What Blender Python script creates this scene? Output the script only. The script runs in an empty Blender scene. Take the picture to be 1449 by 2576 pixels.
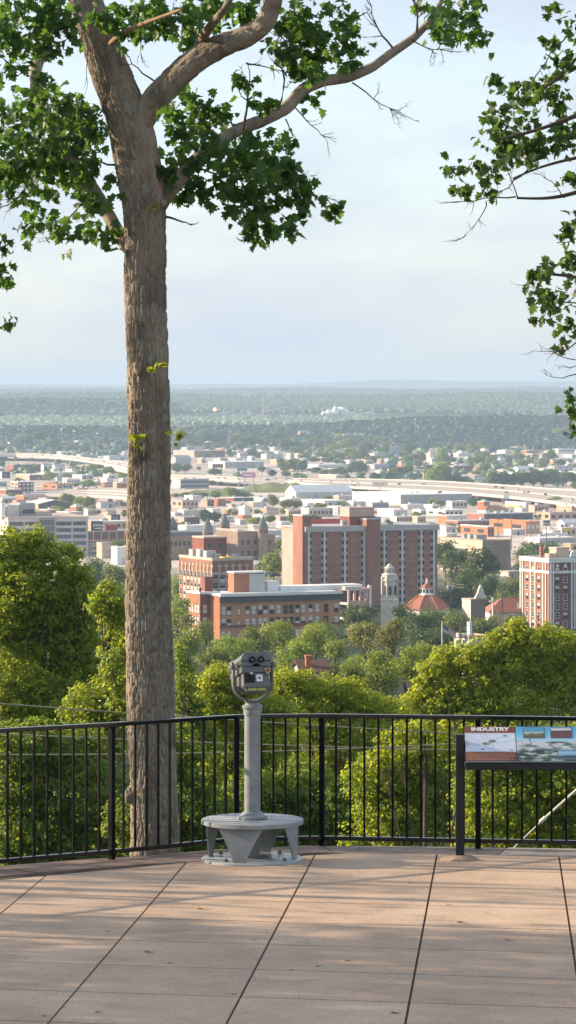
SUN_E, SKY_S, EXPO = 4.4, 0.15, 1.08
HAZE_D, HAZE_G, HAZE_COL = 6.2e-5, 0.0, (.61, .80, 1.0, 1)
CLOUD = (2.1, 2.36, 2.78, 1)
SUN_ROT = -1.309
import bpy, math, random
import numpy as np
from mathutils import Vector, Matrix

random.seed(7)
RS = np.random.RandomState(11)
C = bpy.context.scene.collection
F, CX, HY, CZ = 9000.0, 724.5, 970.0, 3.85      # focal length and principal point of the view, eye height
R = math.radians
ALPHA = R(25)                                    # how far the city's street grid is turned

def ray(px, py, d):                              # a point at distance d along the view
    return Vector(((px - CX) / F * d, d, CZ - (py - HY) / F * d))

# ------------------------------------------------------------------ noise
def _hash(i, j, seed):
    n = (i * 374761393 + j * 668265263 + seed * 974711) & 0x7fffffff
    n = ((n ^ (n >> 13)) * 1274126177) & 0x7fffffff
    n = n ^ (n >> 16)
    return (n & 0xffff) / 32767.5 - 1.0

def vnoise(u, v, seed=0, per=0):
    u = np.asarray(u, float); v = np.asarray(v, float)
    i = np.floor(u).astype(np.int64); j = np.floor(v).astype(np.int64)
    fu = u - i; fv = v - j
    fu = fu * fu * (3 - 2 * fu); fv = fv * fv * (3 - 2 * fv)
    i1 = i + 1
    if per:
        i = i % per; i1 = i1 % per
    a = _hash(i, j, seed); b = _hash(i1, j, seed)
    c = _hash(i, j + 1, seed); d = _hash(i1, j + 1, seed)
    return (a * (1 - fu) + b * fu) * (1 - fv) + (c * (1 - fu) + d * fu) * fv

def fbm(u, v, seed=0, octv=3):
    s = 0; a = 1.0
    for k in range(octv):
        s = s + a * vnoise(np.asarray(u) * 2 ** k, np.asarray(v) * 2 ** k, seed + k * 17); a *= .5
    return s

# ------------------------------------------------------------------ ground
_D = [-100, 31.2, 32.5, 36, 44, 60, 100, 200, 430, 800, 1080, 1340, 2000, 2500, 3200, 4000, 5000, 6000, 6700,
      7000, 7250, 7700, 8600, 9600, 10200, 11000, 12600, 14000, 16000, 18000, 21000, 23000, 27000, 31000, 33000, 35000, 60000]
_Z = [-1.1, -1.1, -2.2, -4.2, -7.5, -13, -22, -32, -40, -62, -73, -79, -92, -100, -108, -114, -116, -117, -116,
      -92, -76, -100, -98, -88, -72, -62, -36, -62, -80, -60, -32, -60, -60, 14, 40, 0, -110]

def terrace_z(y):
    return -(y - 28.94) * 0.03

def gz(x, y):
    x = np.asarray(x, float); y = np.asarray(y, float)
    z = np.interp(y, _D, _Z)
    a = np.clip((y - 6600) / 400, 0, 1) * np.clip((8000 - y) / 500, 0, 1)
    z = z + a * (12 * np.clip((x / np.maximum(y, 1) - .012) * 40, -.6, 1) + 4 * fbm(x / 260, y / 900, 3))
    b = np.clip((y - 8500) / 1500, 0, 1) * np.clip((25000 - y) / 3000, 0, 1)
    z = z + b * 9 * fbm(x / 700, y / 1500, 5)
    c = np.clip((y - 28000) / 3500, 0, 1)
    z = z + c * (11 * fbm(x / 800, y / 9000, 9) + 44 * vnoise(x / 2300 + .35, y * 0, 12))
    e = np.clip((y - 9500) / 500, 0, 1) * np.clip((10700 - y) / 500, 0, 1) * np.clip((-.03 - x / np.maximum(y, 1)) * 120, 0, 1)
    z = z + 26 * e
    return z

_dd = np.concatenate([np.arange(900, 7000, 4.0)])
_yy = HY + F * (CZ - np.interp(_dd, _D, _Z)) / _dd
def depth_at(py):                                # how far off the ground lies that is seen at row py
    return float(np.interp(-py, -_yy, _dd))

# ------------------------------------------------------------------ materials
def new_mat(name):
    m = bpy.data.materials.new(name); m.use_nodes = True
    nt = m.node_tree
    return m, nt, nt.nodes['Principled BSDF']

def ramp(nt, fac, stops):
    r = nt.nodes.new('ShaderNodeValToRGB')
    el = r.color_ramp.elements
    while len(el) < len(stops): el.new(.5)
    for e, (p, c) in zip(el, stops):
        e.position = p; e.color = (*c, 1)
    nt.links.new(fac, r.inputs['Fac'])
    return r.outputs['Color']

def noise_node(nt, scale, detail=4, stretch=(1, 1, 1), coord='Object', rough=.55):
    tc = nt.nodes.new('ShaderNodeTexCoord'); mp = nt.nodes.new('ShaderNodeMapping')
    mp.inputs['Scale'].default_value = stretch
    n = nt.nodes.new('ShaderNodeTexNoise')
    n.inputs['Scale'].default_value = scale; n.inputs['Detail'].default_value = detail
    n.inputs['Roughness'].default_value = rough
    nt.links.new(tc.outputs[coord], mp.inputs['Vector']); nt.links.new(mp.outputs[0], n.inputs['Vector'])
    return n

def mat(name, rgb, rough=.8, var=.18, scale=1.0, bump=0.0, metal=0.0, stretch=(1, 1, 1), spec=.3, coat=0.0, bscale=None):
    m, nt, b = new_mat(name)
    n = noise_node(nt, scale, 5, stretch)
    lo = tuple(c * (1 - var) for c in rgb); hi = tuple(min(1, c * (1 + var)) for c in rgb)
    nt.links.new(ramp(nt, n.outputs['Fac'], [(.28, lo), (.72, hi)]), b.inputs['Base Color'])
    b.inputs['Roughness'].default_value = rough; b.inputs['Metallic'].default_value = metal
    b.inputs['Specular IOR Level'].default_value = spec; b.inputs['Coat Weight'].default_value = coat
    if bump:
        n2 = noise_node(nt, bscale or scale * 6, 4, stretch)
        bp = nt.nodes.new('ShaderNodeBump'); bp.inputs['Strength'].default_value = bump
        bp.inputs['Distance'].default_value = .02
        nt.links.new(n2.outputs['Fac'], bp.inputs['Height']); nt.links.new(bp.outputs[0], b.inputs['Normal'])
    return m

def leaf_mat(name, lo, hi, trans, tw=.45, objvar=False, rough=.5):
    m, nt, b = new_mat(name)
    g = nt.nodes.new('ShaderNodeNewGeometry')
    col = ramp(nt, g.outputs['Random Per Island'], [(0, lo), (.6, tuple((a + c) / 2 for a, c in zip(lo, hi))), (1, hi)])
    tcol = ramp(nt, g.outputs['Random Per Island'], [(0, tuple(.6 * t for t in trans)), (1, trans)])
    if objvar:
        oi = nt.nodes.new('ShaderNodeObjectInfo')
        hs = nt.nodes.new('ShaderNodeHueSaturation')
        mr = nt.nodes.new('ShaderNodeMapRange'); mr.inputs['To Min'].default_value = .7; mr.inputs['To Max'].default_value = 1.35
        mh = nt.nodes.new('ShaderNodeMapRange'); mh.inputs['To Min'].default_value = .485; mh.inputs['To Max'].default_value = .515
        nt.links.new(oi.outputs['Random'], mr.inputs['Value']); nt.links.new(oi.outputs['Random'], mh.inputs['Value'])
        nt.links.new(mr.outputs[0], hs.inputs['Value']); nt.links.new(mh.outputs[0], hs.inputs['Hue'])
        nt.links.new(col, hs.inputs['Color']); col = hs.outputs[0]
    nt.links.new(col, b.inputs['Base Color'])
    b.inputs['Roughness'].default_value = rough; b.inputs['Specular IOR Level'].default_value = .35
    t = nt.nodes.new('ShaderNodeBsdfTranslucent'); nt.links.new(tcol, t.inputs['Color'])
    mx = nt.nodes.new('ShaderNodeMixShader'); mx.inputs['Fac'].default_value = tw
    nt.links.new(b.outputs[0], mx.inputs[1]); nt.links.new(t.outputs[0], mx.inputs[2])
    nt.links.new(mx.outputs[0], nt.nodes['Material Output'].inputs['Surface'])
    return m

M = {}
def setup_mats():
    M['black'] = mat('black_paint', (.004, .004, .0045), .5, .25, 6, spec=.12)
    M['gloss'] = mat('glossy_black_paint', (.006, .006, .0065), .16, .2, 6, spec=.7)
    M['signblack'] = mat('dark_post_paint', (.016, .017, .02), .5, .3, 5, spec=.3)
    M['grey'] = mat('grey_enamel', (.22, .24, .245), .42, .20, 7, bump=.08, spec=.45)
    M['plate'] = mat('sky_sheen_plate_enamel', (.36, .38, .39), .3, .15, 5, spec=.6)  # base plate kept lighter: the sky's reflection is put into its colour
    M['greydark'] = mat('cast_grey_enamel', (.115, .125, .125), .45, .12, 12, bump=.12, spec=.45, bscale=90)
    M['chrome'] = mat('chrome', (.7, .7, .7), .15, .05, 3, metal=1)
    M['lens'] = mat('lens_glass', (.03, .035, .04), .08, .1, 3, spec=.8)
    M['rubber'] = mat('black_rubber', (.012, .012, .012), .6, .2, 20)
    M['coin'] = mat('coin_panel', (.008, .008, .009), .25, .2, 30)
    M['whiteplate'] = mat('white_plate', (.72, .74, .78), .5, .04, 30)
    M['yellowplate'] = mat('yellow_plate', (.34, .33, .09), .5, .2, 30)
    M['rust'] = mat('rust_red_decal', (.26, .075, .022), .6, .25, 60)
    M['tan'] = mat('tan_decal', (.55, .42, .24), .6, .15, 60)
    M['concrete'] = mat('mound_concrete', (.34, .245, .165), .9, .25, 6, bump=.4)
    M['cable'] = mat('weathered_cable', (.42, .36, .24), .6, .2, 4)
    M['whitesleeve'] = mat('pale_guy_sleeve', (.72, .68, .58), .5, .08, 4)
    M['dryleaf'] = mat('dry_leaf', (.42, .19, .05), .8, .4, 40)
    M['darkleaf'] = mat('dark_dry_leaf', (.09, .05, .025), .8, .4, 40)
    # city
    def c(k, rgb, rough=.85, var=.12, scale=.25, **kw): M[k] = mat('city_' + k, rgb, rough, var, scale, **kw)
    c('white', (.74, .72, .68)); c('offwhite', (.6, .58, .54)); c('beige', (.52, .43, .33)); c('peach', (.55, .36, .25))
    c('pink', (.56, .36, .30)); c('brick', (.33, .135, .09)); c('darkbrick', (.15, .06, .05)); c('orange', (.46, .175, .075))
    c('tan_brick', (.46, .32, .245)); c('lgrey', (.52, .50, .48)); c('mgrey', (.33, .33, .33)); c('dgrey', (.07, .075, .085))
    c('bluegrey', (.34, .37, .40)); c('blue', (.16, .27, .42)); c('olive', (.42, .38, .22)); c('maroon', (.19, .08, .08))
    c('roofwhite', (.78, .75, .71), var=.08); c('roofgrey', (.42, .41, .41)); c('roofdark', (.09, .09, .10)); c('roofred', (.52, .09, .07))
    c('brownroof', (.10, .055, .04)); c('taupe', (.40, .345, .30)); c('buffstone', (.56, .45, .36)); c('rooftile', (.36, .145, .095), var=.25, scale=1.2); c('rooftan', (.5, .4, .32)); c('rooforange', (.42, .17, .09))
    c('concretepale', (.52, .49, .45)); c('deck', (.46, .38, .31)); c('stone', (.66, .59, .50), var=.2, scale=.6)
    c('brownstone', (.27, .195, .15), var=.45, scale=.9); c('slate', (.16, .175, .185)); c('asphalt', (.10, .10, .105))
    c('yellow', (.6, .42, .05)); c('magenta', (.5, .14, .28)); c('greensign', (.05, .22, .17)); c('redbox', (.28, .05, .05))
    c('wood', (.17, .13, .10)); c('steel', (.33, .35, .37), rough=.5); c('terracotta', (.5, .16, .06))
    M['glass'] = mat('window_glass', (.035, .04, .048), .12, .5, .8, spec=.6)
    M['glassblue'] = mat('tinted_glass', (.05, .075, .095), .1, .35, .5, spec=.7)
    M['blind'] = mat('window_blind', (.64, .59, .52), .6, .25, .9)
    for k_ in ('grey', 'greydark'):                    # scuffed and chipped paint
        nt = M[k_].node_tree; b = nt.nodes['Principled BSDF']; src = b.inputs['Base Color'].links[0].from_socket
        for sc_, lo_, hi_, colr, amt in ((38, .66, .70, (.10, .07, .05), .75), (11, .56, .70, (.13, .125, .115), .5), (70, .68, .72, (.42, .42, .41), .6)):
            n = noise_node(nt, sc_, 4); mx = nt.nodes.new('ShaderNodeMix'); mx.data_type = 'RGBA'
            nt.links.new(ramp(nt, n.outputs['Fac'], [(lo_, (0, 0, 0)), (hi_, (amt, amt, amt))]), mx.inputs['Factor']); nt.links.new(src, mx.inputs[6]); mx.inputs[7].default_value = (*colr, 1); src = mx.outputs[2]
        nt.links.new(src, b.inputs['Base Color'])
    # brick facades with courses
    def brick(k, a, b_, mort, sc):
        m, nt, b = new_mat('brick_' + k)
        tc = nt.nodes.new('ShaderNodeTexCoord')
        sep = nt.nodes.new('ShaderNodeSeparateXYZ'); nt.links.new(tc.outputs['Object'], sep.inputs[0])
        add = nt.nodes.new('ShaderNodeMath'); nt.links.new(sep.outputs[0], add.inputs[0]); nt.links.new(sep.outputs[1], add.inputs[1])
        cmb = nt.nodes.new('ShaderNodeCombineXYZ'); nt.links.new(add.outputs[0], cmb.inputs[0]); nt.links.new(sep.outputs[2], cmb.inputs[1])
        bt = nt.nodes.new('ShaderNodeTexBrick'); bt.inputs['Scale'].default_value = sc
        bt.inputs['Color1'].default_value = (*a, 1); bt.inputs['Color2'].default_value = (*b_, 1); bt.inputs['Mortar'].default_value = (*mort, 1)
        bt.inputs['Mortar Size'].default_value = .03; bt.inputs['Row Height'].default_value = .3
        nt.links.new(cmb.outputs[0], bt.inputs['Vector'])
        n = noise_node(nt, .22, 5, (1, 1, .4))
        mx = nt.nodes.new('ShaderNodeMix'); mx.data_type = 'RGBA'; mx.blend_type = 'MULTIPLY'; mx.inputs['Factor'].default_value = 1
        nt.links.new(bt.outputs['Color'], mx.inputs[6])
        nt.links.new(ramp(nt, n.outputs['Fac'], [(.3, (.78, .78, .78)), (.7, (1.12, 1.12, 1.12))]), mx.inputs[7])
        nt.links.new(mx.outputs[2], b.inputs['Base Color']); b.inputs['Roughness'].default_value = .9
        M[k] = m
    brick('apt', (.36, .15, .10), (.40, .17, .115), (.26, .15, .11), 1.0)
    brick('hotelbrick', (.36, .15, .095), (.31, .125, .08), (.3, .16, .11), 1.0)
    brick('orangebrick', (.66, .29, .13), (.58, .25, .11), (.33, .17, .09), 1.0)
    brick('redbrick', (.26, .075, .045), (.22, .065, .045), (.24, .10, .07), 1.0)
    brick('endbrick', (.44, .165, .075), (.4, .145, .07), (.4, .2, .12), 1.0)
    brick('darkredbrick', (.20, .07, .05), (.23, .08, .058), (.16, .08, .06), 1.0)
    brick('greybrick', (.26, .2, .155), (.22, .17, .135), (.24, .19, .15), 1.2)
    # foliage
    M['leaf_main'] = leaf_mat('broad_leaf', (.026, .066, .016), (.062, .125, .028), (.22, .42, .05), .42, False, .45)
    M['leaf_right'] = leaf_mat('broad_leaf_dark', (.022, .055, .014), (.052, .10, .024), (.18, .32, .04), .4, False, .45)
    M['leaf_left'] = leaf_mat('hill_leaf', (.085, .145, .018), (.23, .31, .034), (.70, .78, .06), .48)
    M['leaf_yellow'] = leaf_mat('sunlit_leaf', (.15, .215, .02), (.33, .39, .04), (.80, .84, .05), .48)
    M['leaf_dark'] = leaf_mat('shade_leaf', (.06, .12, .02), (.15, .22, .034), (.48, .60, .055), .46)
    M['leaf_mid'] = leaf_mat('slope_foliage', (.13, .20, .026), (.25, .32, .045), (.56, .64, .06), .45, True)
    M['leaf_olive'] = leaf_mat('olive_foliage', (.16, .17, .045), (.28, .27, .08), (.45, .44, .08), .42, True)
    M['leaf_deep'] = leaf_mat('deep_foliage', (.045, .095, .026), (.095, .15, .04), (.2, .28, .05), .36, True)
    M['leaf_city'] = leaf_mat('street_foliage', (.10, .155, .03), (.20, .25, .055), (.38, .42, .06), .4, True)
    M['sprig'] = leaf_mat('young_leaf', (.16, .22, .02), (.3, .33, .03), (.5, .5, .04), .45)
    M['woods'] = leaf_mat('far_woods_foliage', (.008, .024, .010), (.032, .058, .022), (.03, .05, .02), .08)
    M['woodspale'] = leaf_mat('pale_valley_foliage', (.13, .19, .09), (.27, .33, .17), (.1, .14, .05), .1)
    M['woodslight'] = leaf_mat('far_forest_foliage', (.06, .115, .05), (.135, .19, .085), (.06, .09, .03), .1)
    # bark
    m, nt, b = new_mat('grey_brown_bark')
    n1 = noise_node(nt, 5, 6, (1, 1, .35)); n2 = noise_node(nt, 13, 5, (1, 1, .6)); n3 = noise_node(nt, 2.6, 3)
    c1 = ramp(nt, n1.outputs['Fac'], [(.25, (.13, .104, .08)), (.5, (.265, .216, .165)), (.75, (.40, .335, .265))])
    mx = nt.nodes.new('ShaderNodeMix'); mx.data_type = 'RGBA'
    lich = ramp(nt, n2.outputs['Fac'], [(.56, (0, 0, 0)), (.64, (.75, .75, .75))])
    nt.links.new(lich, mx.inputs['Factor']); nt.links.new(c1, mx.inputs[6]); mx.inputs[7].default_value = (.30, .31, .255, 1)
    mx2 = nt.nodes.new('ShaderNodeMix'); mx2.data_type = 'RGBA'
    moss = ramp(nt, n3.outputs['Fac'], [(.60, (0, 0, 0)), (.72, (.6, .6, .6))])
    nt.links.new(moss, mx2.inputs['Factor']); nt.links.new(mx.outputs[2], mx2.inputs[6]); mx2.inputs[7].default_value = (.055, .045, .035, 1)
    nt.links.new(mx2.outputs[2], b.inputs['Base Color']); b.inputs['Roughness'].default_value = .92; b.inputs['Specular IOR Level'].default_value = .15
    bp = nt.nodes.new('ShaderNodeBump'); bp.inputs['Strength'].default_value = .5; bp.inputs['Distance'].default_value = .012
    n4 = noise_node(nt, 45, 4, (1, 1, .4)); nt.links.new(n4.outputs['Fac'], bp.inputs['Height']); nt.links.new(bp.outputs[0], b.inputs['Normal'])
    M['bark'] = m
    M['twig'] = mat('dark_twig', (.075, .055, .042), .9, .2, 5)
    M['palewood'] = mat('bare_wood', (.27, .17, .10), .85, .25, 8)
    M['darkbark'] = mat('slope_bark', (.085, .065, .05), .95, .3, 3)
    # ground
    m, nt, b = new_mat('ground_cover')
    tc = nt.nodes.new('ShaderNodeNewGeometry'); sp = nt.nodes.new('ShaderNodeSeparateXYZ'); nt.links.new(tc.outputs['Position'], sp.inputs[0])
    n = nt.nodes.new('ShaderNodeTexNoise'); n.inputs['Scale'].default_value = .012; n.inputs['Detail'].default_value = 8; n.inputs['Roughness'].default_value = .65
    nt.links.new(tc.outputs['Position'], n.inputs['Vector'])
    town = ramp(nt, n.outputs['Fac'], [(.33, (.09, .115, .04)), (.41, (.16, .165, .08)), (.46, (.50, .41, .34)), (.60, (.68, .58, .50))])
    vo = nt.nodes.new('ShaderNodeTexVoronoi'); vo.distance = 'CHEBYCHEV'; vo.inputs['Scale'].default_value = .022; vm = nt.nodes.new('ShaderNodeMapping'); vm.inputs['Rotation'].default_value = (0, 0, ALPHA)
    nt.links.new(tc.outputs['Position'], vm.inputs['Vector']); nt.links.new(vm.outputs[0], vo.inputs['Vector'])
    sv = nt.nodes.new('ShaderNodeSeparateColor'); nt.links.new(vo.outputs['Color'], sv.inputs[0])
    lots = ramp(nt, sv.outputs[0], [(.0, (.72, .63, .56)), (.22, (.60, .47, .39)), (.40, (.30, .28, .26)), (.52, (.76, .70, .66)), (.70, (.17, .20, .08)), (.80, (.66, .52, .44)), (.93, (.42, .22, .16))])
    mt = nt.nodes.new('ShaderNodeMix'); mt.data_type = 'RGBA'; mt.inputs['Factor'].default_value = .55; nt.links.new(town, mt.inputs[6]); nt.links.new(lots, mt.inputs[7]); town = mt.outputs[2]
    wood_ = ramp(nt, n.outputs['Fac'], [(.3, (.035, .06, .028)), (.7, (.08, .11, .045))])
    near = ramp(nt, n.outputs['Fac'], [(.3, (.014, .026, .008)), (.7, (.035, .05, .016))])
    m1 = nt.nodes.new('ShaderNodeMapRange'); m1.inputs['From Min'].default_value = 1500; m1.inputs['From Max'].default_value = 1900
    m2 = nt.nodes.new('ShaderNodeMapRange'); m2.inputs['From Min'].default_value = 6300; m2.inputs['From Max'].default_value = 6700
    for q in (m1, m2): nt.links.new(sp.outputs[1], q.inputs['Value'])
    a = nt.nodes.new('ShaderNodeMix'); a.data_type = 'RGBA'; nt.links.new(m1.outputs[0], a.inputs['Factor']); nt.links.new(near, a.inputs[6]); nt.links.new(town, a.inputs[7])
    a2 = nt.nodes.new('ShaderNodeMix'); a2.data_type = 'RGBA'; nt.links.new(m2.outputs[0], a2.inputs['Factor']); nt.links.new(a.outputs[2], a2.inputs[6]); nt.links.new(wood_, a2.inputs[7])
    nt.links.new(a2.outputs[2], b.inputs['Base Color']); b.inputs['Roughness'].default_value = .95; b.inputs['Specular IOR Level'].default_value = .1
    M['ground'] = m
    # terrace
    m, nt, b = new_mat('tan_concrete')
    n1 = noise_node(nt, .9, 6, (1, .5, 1)); n2 = noise_node(nt, 55, 4); n3 = noise_node(nt, 2.2, 6)
    g = nt.nodes.new('ShaderNodeNewGeometry')
    base = ramp(nt, n1.outputs['Fac'], [(.3, (.42, .30, .208)), (.7, (.54, .395, .283))])
    sp_ = ramp(nt, n2.outputs['Fac'], [(.33, (.66, .64, .62)), (.45, (.98, .98, .98)), (.7, (1.08, 1.07, 1.05))])
    st = ramp(nt, n3.outputs['Fac'], [(.30, (.80, .79, .78)), (.5, (.98, .98, .98)), (.68, (1.07, 1.07, 1.07))])
    isl = ramp(nt, g.outputs['Random Per Island'], [(0, (.94, .94, .94)), (1, (1.05, 1.04, 1.03))])
    cur = base
    n5 = noise_node(nt, 5.5, 3); stn = ramp(nt, n5.outputs['Fac'], [(.62, (1, 1, 1)), (.72, (.84, .83, .82))])
    n6 = noise_node(nt, 150, 2); pit = ramp(nt, n6.outputs['Fac'], [(.26, (.55, .53, .5)), (.32, (1, 1, 1))])
    for x in (sp_, st, isl, stn, pit):
        mx = nt.nodes.new('ShaderNodeMix'); mx.data_type = 'RGBA'; mx.blend_type = 'MULTIPLY'; mx.inputs['Factor'].default_value = 1
        nt.links.new(cur, mx.inputs[6]); nt.links.new(x, mx.inputs[7]); cur = mx.outputs[2]
    nt.links.new(cur, b.inputs['Base Color']); b.inputs['Roughness'].default_value = .8; b.inputs['Specular IOR Level'].default_value = .25
    bp = nt.nodes.new('ShaderNodeBump'); bp.inputs['Strength'].default_value = .25; bp.inputs['Distance'].default_value = .006
    nt.links.new(n2.outputs['Fac'], bp.inputs['Height']); nt.links.new(bp.outputs[0], b.inputs['Normal'])
    M['terrace'] = m
    m, nt, b = new_mat('flagstone')
    g = nt.nodes.new('ShaderNodeNewGeometry'); n1 = noise_node(nt, 3.5, 6, (1, 1, 1)); n2 = noise_node(nt, 30, 4)
    isl = ramp(nt, g.outputs['Random Per Island'], [(0, (.17, .125, .095)), (.25, (.25, .155, .105)), (.45, (.19, .15, .12)), (.6, (.46, .39, .31)), (.8, (.26, .2, .15)), (1, (.22, .14, .1))])
    for nn, st in ((n1, [(.3, (.55, .5, .48)), (.5, (1, 1, 1)), (.7, (1.35, 1.2, 1.05))]), (n2, [(.3, (.8, .8, .8)), (.7, (1.1, 1.1, 1.1))])):
        mx = nt.nodes.new('ShaderNodeMix'); mx.data_type = 'RGBA'; mx.blend_type = 'MULTIPLY'; mx.inputs['Factor'].default_value = 1
        nt.links.new(isl, mx.inputs[6]); nt.links.new(ramp(nt, nn.outputs['Fac'], st), mx.inputs[7]); isl = mx.outputs[2]
    nt.links.new(isl, b.inputs['Base Color']); b.inputs['Roughness'].default_value = .7
    bp = nt.nodes.new('ShaderNodeBump'); bp.inputs['Strength'].default_value = .5; bp.inputs['Distance'].default_value = .01
    nt.links.new(n1.outputs['Fac'], bp.inputs['Height']); nt.links.new(bp.outputs[0], b.inputs['Normal'])
    M['flag'] = m
    M['joint'] = mat('joint_dirt', (.075, .06, .047), .95, .3, 8)
    # tread plate for the step
    m, nt, b = new_mat('tread_plate_enamel')
    tc = nt.nodes.new('ShaderNodeTexCoord'); mp = nt.nodes.new('ShaderNodeMapping'); mp.inputs['Rotation'].default_value = (0, 0, R(45))
    ck = nt.nodes.new('ShaderNodeTexBrick'); ck.inputs['Scale'].default_value = 22; ck.inputs['Mortar Size'].default_value = .06
    ck.inputs['Color1'].default_value = (1, 1, 1, 1); ck.inputs['Color2'].default_value = (1, 1, 1, 1); ck.inputs['Mortar'].default_value = (0, 0, 0, 1)
    nt.links.new(tc.outputs['Object'], mp.inputs['Vector']); nt.links.new(mp.outputs[0], ck.inputs['Vector'])
    n = noise_node(nt, 8, 4)
    nt.links.new(ramp(nt, n.outputs['Fac'], [(.3, (.21, .235, .245)), (.7, (.29, .315, .325))]), b.inputs['Base Color'])
    b.inputs['Roughness'].default_value = .36; b.inputs['Specular IOR Level'].default_value = .5
    bp = nt.nodes.new('ShaderNodeBump'); bp.inputs['Strength'].default_value = .8; bp.inputs['Distance'].default_value = .004
    nt.links.new(ck.outputs['Color'], bp.inputs['Height']); nt.links.new(bp.outputs[0], b.inputs['Normal'])
    M['tread'] = m
setup_mats()

# ------------------------------------------------------------------ mesh building
def tag(o, label=None, cat=None, group=None, kind=None):
    if label: o['label'] = label
    if cat: o['category'] = cat
    if group: o['group'] = group
    if kind: o['kind'] = kind
    return o

def empty(name, loc, rz=0.0):
    o = bpy.data.objects.new(name, None); C.objects.link(o)
    o.location = loc; o.rotation_euler = (0, 0, rz); o.empty_display_size = .2
    return o

def place(name, me, parent=None, loc=None):
    o = bpy.data.objects.new(name, me); C.objects.link(o)
    if parent is not None: o.parent = parent
    if loc is not None: o.location = loc
    return o

def np_mesh(name, V, T, mats, smooth=False, quads=False, midx=None):
    k = 4 if quads else 3
    me = bpy.data.meshes.new(name)
    V = np.ascontiguousarray(V, np.float32); T = np.ascontiguousarray(T, np.int32)
    me.vertices.add(len(V)); me.vertices.foreach_set('co', V.ravel())
    me.loops.add(T.size); me.loops.foreach_set('vertex_index', T.ravel())
    me.polygons.add(len(T)); me.polygons.foreach_set('loop_start', np.arange(0, T.size, k, dtype=np.int32))
    if midx is not None: me.polygons.foreach_set('material_index', np.ascontiguousarray(midx, np.int32))
    if smooth: me.polygons.foreach_set('use_smooth', np.ones(len(T), bool))
    for m in (mats if isinstance(mats, (list, tuple)) else [mats]): me.materials.append(m)
    me.update(calc_edges=True); me.validate()
    return me

class MB:
    def __init__(s): s.v = []; s.f = []; s.m = []
    def add(s, vs, fs, m=0):
        o = len(s.v); s.v += [tuple(p) for p in vs]
        for f in fs: s.f.append(tuple(i + o for i in f)); s.m.append(m)
        return s
    def box(s, x0, x1, y0, y1, z0, z1, m=0):
        return s.add([(x0, y0, z0), (x1, y0, z0), (x1, y1, z0), (x0, y1, z0), (x0, y0, z1), (x1, y0, z1), (x1, y1, z1), (x0, y1, z1)],
                     [(3, 2, 1, 0), (4, 5, 6, 7), (0, 1, 5, 4), (1, 2, 6, 5), (2, 3, 7, 6), (3, 0, 4, 7)], m)
    def prism(s, poly, z0, z1, m=0, axis='z'):
        n = len(poly)
        def put(p, h):
            if axis == 'z': return (p[0], p[1], h)
            if axis == 'y': return (p[0], h, p[1])
            return (h, p[0], p[1])
        vs = [put(p, z0) for p in poly] + [put(p, z1) for p in poly]
        fs = [tuple(range(n - 1, -1, -1)), tuple(range(n, 2 * n))] + [(i, (i + 1) % n, n + (i + 1) % n, n + i) for i in range(n)]
        return s.add(vs, fs, m)
    def lathe(s, prof, n=32, c=(0, 0), m=0):
        vs = []; fs = []
        for r, z in prof:
            for k in range(n):
                a = 2 * math.pi * k / n; vs.append((c[0] + r * math.cos(a), c[1] + r * math.sin(a), z))
        for i in range(len(prof) - 1):
            for k in range(n):
                k2 = (k + 1) % n; fs.append((i * n + k, i * n + k2, (i + 1) * n + k2, (i + 1) * n + k))
        fs.append(tuple(range(n - 1, -1, -1))); fs.append(tuple((len(prof) - 1) * n + k for k in range(n)))
        return s.add(vs, fs, m)
    def tube(s, pts, rad, n=8, m=0):
        pts = [Vector(p) for p in pts]
        if not hasattr(rad, '__len__'): rad = [rad] * len(pts)
        vs = []; fs = []; up = Vector((.13, .21, 1)).normalized()
        for i, p in enumerate(pts):
            t = (pts[min(i + 1, len(pts) - 1)] - pts[max(i - 1, 0)]).normalized()
            a = t.cross(up)
            if a.length < .05: a = t.cross(Vector((1, 0, 0)))
            a.normalize(); b = t.cross(a)
            for k in range(n):
                w = 2 * math.pi * k / n; vs.append(p + (a * math.cos(w) + b * math.sin(w)) * rad[i])
        for i in range(len(pts) - 1):
            for k in range(n):
                k2 = (k + 1) % n; fs.append((i * n + k2, i * n + k, (i + 1) * n + k, (i + 1) * n + k2))
        fs.append(tuple(range(n))); fs.append(tuple((len(pts) - 1) * n + k for k in range(n - 1, -1, -1)))
        return s.add(vs, fs, m)
    def mesh(s, name, mats, smooth=False):
        me = bpy.data.meshes.new(name); me.from_pydata(s.v, [], s.f)
        for q in (mats if isinstance(mats, (list, tuple)) else [mats]): me.materials.append(q)
        me.polygons.foreach_set('material_index', s.m)
        if smooth: me.polygons.foreach_set('use_smooth', [True] * len(s.f))
        me.update()
        return me
    def build(s, name, mats, parent=None, loc=None, smooth=False, bevel=0):
        o = place(name, s.mesh(name, mats, smooth), parent, loc)
        if bevel:
            b = o.modifiers.new('bevel', 'BEVEL'); b.width = bevel; b.segments = 2; b.limit_method = 'ANGLE'
        if smooth:
            w = o.modifiers.new('wn', 'WEIGHTED_NORMAL') if bevel else None
            try: o.data.set_sharp_from_angle(angle=R(40))
            except Exception: pass
        return o
# ================================================================== terrace
def tp(px, py):                                   # a point of the terrace floor
    d = (CZ - terrace_z(0)) * F / (py - (HY + .03 * F))
    return Vector(((px - CX) / F * d, d, terrace_z(d)))

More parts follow.
